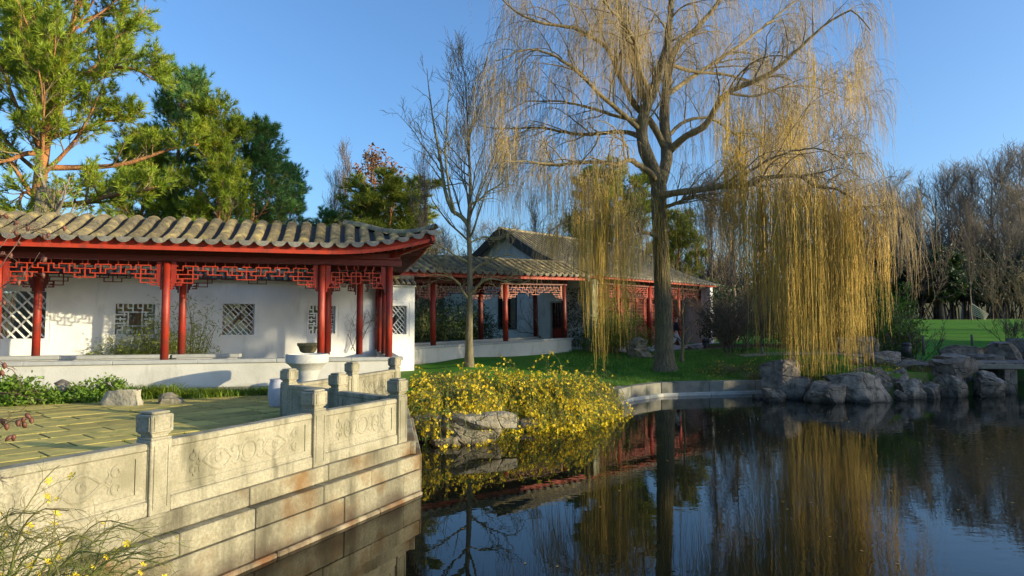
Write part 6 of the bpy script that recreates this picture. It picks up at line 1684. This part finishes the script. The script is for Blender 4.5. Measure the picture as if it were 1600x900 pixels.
# bare magnolia like shrub right of the willow trunk
c = at(1054, 556, 31.5)
ms, bb = bare_tree_meshes(95, 4.2, .10, .1, n1=12, n2=6, n3=5, ang=(45, 75), up=.45, crown=.75, m=M_bareb, twig_r=.006, wig=.16)
bare_tree(ms, 'bare_shrub_tree', 'low spreading bare tree just right of the willow trunk in front of the hall', (c.x + .35, 31.5, gz(c.x, 31.5)), .5)
t_, br_ = thicket('bare_shrub', 'dense brown leafless shrub between the hall and the willow strands', 'shrub', (at(1148, 505, 33).x, 33), 1.4, 1.0, 3.2, 22, 101, M_brush, twig_r=.007, n2=8, n3=7)
t_, br_ = thicket('bare_shrub', 'leafless shrub on the bare ground right of the hall end', 'shrub', (at(1175, 505, 36).x, 36), 1.6, 1.1, 3.4, 22, 102, M_brushl, twig_r=.007, n2=8, n3=6)
leafy('evergreen_shrub', 'dark evergreen shrub at the right end of the hall', gpt(1135, 540, 39), 1.6, 1.2, 3.6, 5200, .16, M_leafd, 21)
leafy('evergreen_shrub', 'big dark green evergreen behind the thickest willow curtain', gpt(1300, 540, 35), 2.7, 1.8, 5.0, 12000, .17, M_leafd, 22)
leafy('evergreen_shrub', 'mid green evergreen behind the right edge of the willow curtain', gpt(1355, 540, 34), 1.6, 1.4, 4.2, 6500, .16, M_leaf, 23)
leafy('evergreen_shrub', 'dark evergreen behind the left part of the right willow curtain', gpt(1235, 540, 38), 2.0, 1.5, 3.6, 6500, .17, M_leafd, 24)
leafy('leafy_shrub', 'loose bright green leafy shrub right of the willow curtain', gpt(1408, 545, 31.5), 1.2, 1.0, 3.6, 2300, .17, M_leaf, 25, hollow=.2, stems=30)
thicket('bare_shrub', 'leafless spreading shrub in front of the bright leafy shrub on the right lawn', 'shrub', (at(1425, 505, 30.6).x, 30.6), 2.0, 1.0, 2.0, 16, 103, M_brush, twig_r=.008, n2=6, n3=4, spread=1.3)
thicket('bare_shrub', 'small leafless bush on the right lawn, left of a pair', 'shrub', (at(1572, 505, 38).x, 38), .6, .5, 1.7, 12, 104, M_brush, n2=5, n3=3, spread=.8)
thicket('bare_shrub', 'small leafless bush on the right lawn, right of a pair', 'shrub', (at(1592, 505, 39).x, 39), .7, .5, 1.8, 12, 105, M_brush, n2=5, n3=3, spread=.8)
c_ = at(1597, 505, 34)
t_, br_ = thicket('budding_shrub_tree', 'small tree with pale budding twigs at the right edge of the photo', 'tree', (at(1600, 505, 46).x, 46), 3.0, 2.0, 7.0, 22, 106, M_brushl, n2=8, n3=6, spread=.7, twig_r=.012)
C = br_[2][0][:, -1]; V, F = leaf_cloud(np.random.default_rng(4), C, .13, .6); link('buds', np_mesh('buds', V, F, mat('pale_buds', (.45, .42, .25), (.3, .3, .15), 3, .7, island=.3)), t_)
# dark hedge trees: wood in shade, sharing crowns
def crown_mesh(seed, n=9000, size=.5, m=M_leafd):
    g = np.random.default_rng(seed); nb = 26; bc = nrm(g.normal(size=(nb, 3))) * g.uniform(.35, 1, (nb, 1)) * np.array([2.6, 2.6, 3.6]) + np.array([0, 0, 5.4])
    C = bc[g.integers(0, nb, n)] + nrm(g.normal(size=(n, 3))) * g.uniform(.3, 1.25, (n, 1)); C[:, 2] = np.maximum(C[:, 2], .3)
    return np_mesh('crown', *leaf_cloud(g, C, size, .6), m)
tmh = MB(); tmh.tube([(0, 0, -.2), (.1, 0, 3), (0, .1, 8)], [.28, .22, .08], 10); tmh = tmh.mesh('trunk', M_bared, True)
crowns = [crown_mesh(201), crown_mesh(202), crown_mesh(203)]
hb_ = 'evergreen tree in the belt along the right bank of the pond'
k = 0
def hedge_tree(x, y, h, label=hb_, group='evergreens along the right bank', w=1.0):
    global k
    t_ = thing('evergreen_tree', label, 'tree', (x, y, gz(x, y) - .1), rnd.uniform(0, 6.28), group); s = h / 9.6; t_.scale = (s * w, s * w, s)
    link('trunk', tmh, t_); link('crown', crowns[k % 3], t_); k += 1
for (x, y, h) in [(41, 12.8, 7.0), (44, 15.6, 6.8), (42, 20.2, 10.3), (45, 21.0, 10.5), (42, 23, 9.5), (46, 26, 10), (43, 29, 10), (47, 32, 10),]:
    hedge_tree(x, y, h, w=1.25)
hp_ = pine(75, 15, .26, M_needle, lobes=22, first=.70, crown=.24, ang=(60, 88), up=.2, tuft=.4, nt=12, dens=7, n2=8, wid=.05, shape=.2)
for i_, (x, y, h) in enumerate([(41.5, 7.6, 1.0), (40, 9.7, .97), (42.5, 11.6, 1.02)]):
    bare_tree(hp_, 'pine_tree', 'tall pine with a high crown on the right bank of the pond', (x, y, gz(x, y)), i_ * 2.1, h * .93, 'tall pines on the right bank')
wd2 = 'dark evergreen among the bare trees beyond the right lawn'
for (x, y, h) in [(47, 70, 8), (53, 74, 9.5), (59, 70, 9), (65, 75, 11), (43, 74, 8.5), (38, 72, 7.5), (70, 70, 12), (56, 68, 7), (33, 70, 6.5), (63, 67, 8)]:
    hedge_tree(x, y, h, wd2, 'evergreens of the wood', 1.2)

# ------------------------------------------------------------------ winter jasmine
def jasmine(label, c, rx, ry, h, nst, nfl, seed, z=None, fsize=.036, nleaf=1.0, base_out=(0, 0), out=1.0, leafm=M_leaf):
    g = np.random.default_rng(seed); zb = gz(c[0], c[1]) if z is None else z
    t_ = thing('jasmine_shrub', label, 'shrub', (c[0], c[1], zb)); K = 11
    a = g.uniform(0, 2 * np.pi, nst); rr = np.sqrt(g.random(nst))
    P = np.zeros((nst, K, 3)); P[:, 0, 0] = rx * .55 * rr * np.cos(a); P[:, 0, 1] = ry * .55 * rr * np.sin(a)
    d = nrm(np.stack([np.cos(a) * .55 + g.normal(size=nst) * .3, np.sin(a) * .55 + g.normal(size=nst) * .3, np.ones(nst) * 1.15], 1))
    L = (h * 1.0 + (rx + ry) * .45) * g.uniform(.6, 1.15, nst)
    for k in range(1, K):
        f = k / K
        d = nrm(d + np.stack([np.cos(a) * .10 * out, np.sin(a) * .10 * out, -np.full(nst, .30 + .45 * f) * g.uniform(.6, 1.3, nst)], 1) + g.normal(size=(nst, 3)) * .09)
        P[:, k] = P[:, k - 1] + d * (L / (K - 1))[:, None]
    gl = ground_z(P[:, :, 0] + c[0], P[:, :, 1] + c[1]) - zb
    gl = np.maximum(gl, -zb + .03); P[:, :, 2] = np.maximum(P[:, :, 2], gl + .03 * g.random(P.shape[:2]))
    Rr = np.full((nst, 1), .007) * np.linspace(1, .5, K)[None]
    s1 = spawn(g, P, Rr, 3, .25, 1, (20, 50), (.2, .5), up=-.1, droop=.4, wig=.12, K=4, rk=.7, rtip=.6, rmin=.003)
    tubes_obj('stems', [(P, Rr), s1], 3, M_stem, t_)
    A = np.concatenate([P[:, 3:].reshape(-1, 3), s1[0][:, 1:].reshape(-1, 3)])
    fc = A[g.integers(0, len(A), nfl)] + g.normal(size=(nfl, 3)) * .02
    patch = np.sin(fc[:, 0] * 5 + seed) * np.cos(fc[:, 1] * 4) + .5 * np.sin(fc[:, 2] * 9 + fc[:, 0] * 3)
    fc = fc[patch > -.62 + .55 * g.random(nfl)]
    link('flowers', np_mesh('flowers', *flower_mesh(g, fc, fsize), M_flower), t_)
    nl = int(nfl * nleaf); lc = A[g.integers(0, len(A), nl)] + g.normal(size=(nl, 3)) * .03
    link('leaves', np_mesh('leaves', *leaf_cloud(g, lc, .05, .4), leafm), t_)
    return t_
jasmine('sunlit yellow jasmine directly right of the terrace corner', (-1.75, 16.6), .8, .85, 1.4, 320, 6500, 1, z=.80)
jasmine('yellow jasmine mound above the overhanging boulder, left of the slim tree', (-.55, 18.6), 1.25, .9, 1.6, 360, 9000, 2, z=.75)
jasmine('dense yellow jasmine in the middle of the bank, right of the overhanging boulder', (.75, 18.9), 1.3, 1.0, 1.55, 380, 10000, 3, z=.70)
jasmine('yellow jasmine with spent twigs hanging to the water, right of the middle of the bank', (1.65, 20.2), 1.0, .95, 1.35, 320, 6000, 4, z=.60)
jasmine('shade-darkened jasmine with few flowers at the right end of the bank', (2.45, 21.4), .75, .9, .95, 260, 700, 5, z=.55, leafm=M_leafd)  # shade at this end of the bank put into the leaf colour
jasmine('thin yellow jasmine in the terrace notch behind the corner post', (-3.1, 14.6), .5, .8, .6, 60, 260, 6, z=.7)
jasmine('yellow jasmine in front of the low wall left of the slim tree', (-1.9, 20.8), 1.1, 1.0, 1.0, 170, 1900, 7, z=.9)
jasmine('sparse flowering jasmine on the lawn edge left of the tall boulder', (10.2, 28.3), 1.5, 1.0, 1.0, 190, 420, 8, fsize=.04)
jasmine('sparse jasmine beside the low right wooden stake under the willow strands', (12.4, 27.0), 1.0, .8, .7, 110, 260, 9, fsize=.04)
jasmine('small jasmine among the rocks under the right edge of the willow curtain', (15.0, 26.6), .7, .6, .5, 70, 180, 10, fsize=.04)
# plants and debris between the shore rocks
for i_, (px, py, Y, n_, h_, m_, lb_) in enumerate([(1262, 585, 24.9, 260, .45, M_bamstem, 'dry grass tuft between the tall boulder and the broad flat boulder'), (1440, 586, 26.0, 300, .4, M_bamstem, 'brown grass tuft above the wet domed rock'), (1350, 566, 26.8, 260, .35, M_grassb, 'green grass tuft left of the rounded dark boulder'), (1405, 572, 27.0, 240, .35, M_grassb, 'green grass tuft below the black bollard among the rocks'), (1455, 596, 25.2, 220, .35, M_bamstem, 'brown grass between the domed rock and the bridge boulders'), (1180, 600, 26.6, 260, .4, M_bamstem, 'dry grass at the right end of the pond edging')]):
    p_ = at(px, py, Y); grass_clump('grass_tuft', lb_, [(p_.x + d_, Y, gz(p_.x + d_, Y) - .02 if poly_dist(np.array([p_.x]), np.array([Y]), POND)[0] > .3 else .35) for d_ in (-.3, -.1, .1, .3)], n_, h_, .016, m_, 500 + i_, None, 'grass')
sr = [(1176, 1196, 618, 628, 24.2, 'small stone in the water at the right end of the pond edging'), (1256, 1276, 616, 628, 23.6, 'small dark stone in the water between the tall and the broad boulder'), (1398, 1416, 614, 626, 24.0, 'small stone at the waterline left of the wet domed rock'), (1448, 1466, 612, 624, 24.5, 'small stone at the waterline right of the wet domed rock'), (1412, 1432, 560, 568, 27.6, 'small flat stone beside the path above the dark boulders'), (1330, 1352, 560, 572, 26.6, 'small grey stone above the flat slab rock')]
for i_, a in enumerate(sr): rock(a[0], a[1], a[2], a[3], a[4], a[5], M_rockd, 70 + i_, .8, 'dark rocks along the right shore', zb=(-.2 if a[3] > 600 else None))
# brown twigs hanging from the bank into the water
thicket('bank_twigs', 'brown dead twigs along the waterline under the jasmine', 'twigs', (.9, 18.0), 1.9, .5, .5, 60, 107, M_brushl, kind='stuff', twig_r=.004, rmin=.005, r0=.008, z=.25)

# foreground plants: jasmine spray at the lower left, rose twigs at the left edge
def spray(name, label, cat, starts, seed, L, n2, m, nfl, hips=False, r0=.006, droop=.25, n3=4, fs=.017):
    g = np.random.default_rng(seed); P = np.array([smooth_path([tuple(at(*q)) for q in a], 16) for a in starts]); c0 = P[0, 0].copy(); P = P - c0
    P += np.cumsum(g.normal(size=P.shape), 1) * .003
    Rr = np.full((len(P), 1), r0) * np.linspace(1, .35, 16)[None]
    e = spawn(g, P, Rr, n2, .1, 1, (15, 50), L, up=.1, droop=droop, wig=.12, K=8, rk=.6, rtip=.4, rmin=.0009)
    f = spawn(g, *e, n3, .1, 1, (20, 55), (L[0] * .3, L[1] * .45), up=.1, droop=.2, wig=.14, K=5, rk=.6, rtip=.5, rmin=.0008)
    t_ = thing(name, label, cat, tuple(c0)); tubes_obj('stems', [(P, Rr)], 6, m, t_); tubes_obj('twigs', [e, f], 4, m, t_)
    if nfl:
        A = np.concatenate([e[0][:, 3:].reshape(-1, 3), f[0][:, 2:].reshape(-1, 3)]); C = A[g.integers(0, len(A), nfl)]
        if hips:
            b = MB(); b.tube([(0, 0, .012), (0, 0, .006), (0, 0, -.004), (0, 0, -.016), (0, 0, -.022)], [.002, .008, .0105, .006, .001], 7); hm = b.mesh('hip', M_hip, True)
            for c in C: link('hip', hm, t_, tuple(c), (g.normal() * .4, g.normal() * .4, 0))
            pass
        else:
            fms = [np_mesh('flower', *flower_mesh(g, np.zeros((1, 3)), fs), M_flower) for _ in range(6)]
            for i_, c in enumerate(C): link('flower', fms[i_ % 6], t_, tuple(c))
    return t_
S = []
g_ = np.random.default_rng(300)
for i in range(44):
    x0 = g_.uniform(-90, 110); x1 = x0 + g_.uniform(50, 190); Y = g_.uniform(2.3, 3.2); y1 = g_.uniform(800, 925) if i < 20 else g_.uniform(860, 950)
    S.append([(x0, 1000, Y), (x0 + (x1 - x0) * .3, min(960, y1 + 60), Y), (x0 + (x1 - x0) * .6, y1, Y), (x1, y1 + g_.uniform(-30, 40), Y)])
jas = spray('jasmine_spray', 'near green jasmine twigs with a few yellow flowers in the lower left corner', 'shrub', S, 301, (.12, .32), 8, M_stem, 75, fs=.016, n3=5)
S = [[(-30, 870, 2.6), (60, 830, 2.6), (150, 800, 2.7), (235, 772, 2.8)], [(-20, 800, 2.5), (60, 700, 2.6), (95, 640, 2.7)], [(-20, 790, 2.5), (80, 745, 2.6), (120, 700, 2.7)]]
spray('jasmine_shoot', 'long thin shoots rising from the near jasmine across the carved panel', 'shrub', [[(-20, 850, 2.4), (30, 800, 2.4), (60, 750, 2.5), (88, 720, 2.5)], [(-10, 880, 2.6), (50, 820, 2.6), (80, 790, 2.7), (98, 775, 2.8)], [(-40, 900, 2.6), (60, 865, 2.6), (150, 840, 2.7), (245, 830, 2.8)]], 302, (.10, .22), 3, M_stem, 6, fs=.016, r0=.0035)
spray('rose_twigs', 'near brown rose twigs with dried hips at the left edge before the roof', 'shrub', [[(-60, 470, 3.4), (-10, 440, 3.4), (20, 400, 3.4), (45, 365, 3.5), (100, 350, 3.5)], [(-60, 420, 3.4), (0, 380, 3.4), (30, 350, 3.5), (55, 340, 3.5)], [(-60, 500, 3.3), (0, 450, 3.4), (40, 425, 3.4), (60, 398, 3.4)], [(-60, 390, 3.4), (0, 345, 3.4), (40, 362, 3.5), (75, 378, 3.5)]], 303, (.07, .2), 7, M_hipstem, 26, True, r0=.004, n3=2)
spray('rose_twigs', 'near brown rose twigs with dried hips at the left edge over the ground cover', 'shrub', [[(-60, 590, 3.0), (0, 612, 3.0), (40, 618, 3.0), (72, 628, 3.0)], [(-60, 560, 3.0), (0, 570, 3.1), (30, 592, 3.1)], [(-60, 700, 2.9), (-10, 680, 2.9), (15, 662, 2.9)], [(-60, 640, 2.9), (-5, 652, 2.9), (15, 640, 2.9)]], 304, (.06, .18), 6, M_hipstem, 20, True, r0=.0035, n3=2)
spray('dry_seed_head', 'dark branching dry umbel at the left edge in front of the carved panel', 'shrub', [[(-40, 700, 2.3), (-15, 745, 2.3), (0, 752, 2.3)]], 305, (.05, .12), 26, M_bared, 0, r0=.003, droop=0, n3=3)

# grass on the lawn, where blades can be seen at all
g_ = np.random.default_rng(400); n = 60000
X = g_.uniform(2.5, 14, n); Y = 24 + 11 * g_.random(n) ** 1.6; d = poly_dist(X, Y, POND); ok = (d > .25); X, Y = X[ok], Y[ok]; Z = ground_z(X, Y); n = len(X)
hd = g_.normal(size=(n, 3)) * .35; hd[:, 2] = 0; s_ = nrm(np.cross(hd + 1e-3, [0, 0, 1.])) * .010
B_ = np.stack([X, Y, Z], 1); H = (g_.uniform(.04, .10, n) * (1 + .9 * (np.sin(X * 1.7 + 2 * np.cos(Y * .9)) > .5)))[:, None]
V = np.stack([B_ - s_, B_ + s_, B_ + hd * H + np.array([0, 0, 1]) * H], 1).reshape(-1, 3)
tag(link('lawn_grass', np_mesh('lawn_grass', V, np.arange(len(V)).reshape(-1, 3), mat('lawn_blades', (0.05, 0.17, 0.012), (0.14, 0.26, 0.025), 1.0, .7, island=.3, transl=.2))), 'short green grass of the lawn round the willow', 'grass', None, 'stuff')
# moss and weeds in the paving joints, fallen leaves
g_ = np.random.default_rng(401); n = 2600; X = g_.uniform(-13, -2.5, n); Y = g_.uniform(5, 16, n)
loc_ = np.stack([(X + 10) * pu[0] + (Y - 3) * pu[1], (X + 10) * pv[0] + (Y - 3) * pv[1]], 1)
ok = []
for q, dz in stones[:300]:
    for i_ in range(len(q)):
        a_, b_ = np.array(q[i_]), np.array(q[(i_ + 1) % len(q)])
        if np.sin(a_[0] * 2.1 + a_[1] * 1.3) > .35:
            for t_ in g_.random(5) ** 1.6: ok.append(a_ + (b_ - a_) * t_)
ok = np.array(ok); ok = ok[(ok - P4) @ N1 < -.2]
wp = np.c_[ok, np.full(len(ok), FLOOR - .01)]
n_ = len(wp); hd = g_.normal(size=(n_ * 3, 3)) * .6; hd[:, 2] = 0; B_ = np.repeat(wp, 3, 0) + np.c_[g_.normal(size=(n_ * 3, 2)) * .012, np.zeros(n_ * 3)]
s_ = nrm(np.cross(hd + 1e-3, [0, 0, 1.])) * .006; H = g_.uniform(.015, .05, n_ * 3)[:, None]
V = np.stack([B_ - s_, B_ + s_, B_ + hd * H + np.array([0, 0, 1]) * H], 1).reshape(-1, 3)
tag(link('joint_weeds', np_mesh('joint_weeds', V, np.arange(len(V)).reshape(-1, 3), M_grassb)), 'moss and small weeds growing in the joints of the terrace paving', 'weeds', None, 'stuff')
def litter(name, label, X, Y, zz, m):
    a = g_.uniform(0, 6.28, len(X)); u_ = np.stack([np.cos(a), np.sin(a), g_.normal(size=len(X)) * .3], 1) * .035; v_ = np.stack([-np.sin(a), np.cos(a), g_.normal(size=len(X)) * .3], 1) * .018
    c = np.stack([X, Y, zz + .012], 1); V = np.stack([c - u_, c + v_, c + u_, c - v_], 1).reshape(-1, 3)
    tag(link(name, np_mesh(name, V, np.arange(len(V)).reshape(-1, 4), m)), label, 'leaves', None, 'stuff')
X = g_.uniform(-14, -4, 500); Y = 16.9 + .27 * (X + 9.74) - g_.exponential(.35, 500); litter('fallen_leaves', 'brown fallen leaves along the planted strip of the terrace', X, Y, np.full(500, FLOOR), M_litter)
X = g_.uniform(3, 16, 1500); Y = g_.uniform(24.5, 36, 1500); d = poly_dist(X, Y, POND); X, Y = X[d > .4], Y[d > .4]; litter('fallen_leaves', 'narrow yellow willow leaves lying on the lawn', X, Y, ground_z(X, Y) + .03, M_litter)
# floating and fallen leaves
n = 300; X = g_.uniform(-1.4, 12, n); Y = 23 - g_.exponential(5.5, n); d = poly_dist(X, Y, POND); ok = d < -.3; X, Y = X[ok], Y[ok]
a = g_.uniform(0, 6.28, len(X)); s1_ = np.stack([np.cos(a), np.sin(a), a * 0], 1) * .03; s2_ = np.stack([-np.sin(a), np.cos(a), a * 0], 1) * .016; c = np.stack([X, Y, X * 0 + .006], 1)
V = np.stack([c - s1_, c + s2_, c + s1_, c - s2_], 1).reshape(-1, 3)
tag(link('floating_leaves', np_mesh('floating_leaves', V, np.arange(len(V)).reshape(-1, 4), M_litter)), 'small yellow leaves floating on the pond', 'leaves', None, 'stuff')
tot = sum(len(o.data.polygons) for o in SC.objects if o.type == 'MESH'); uni = sum(len(m_.polygons) for m_ in bpy.data.meshes)
print("objects", len(SC.objects), 'faces inst', tot, 'unique', uni)
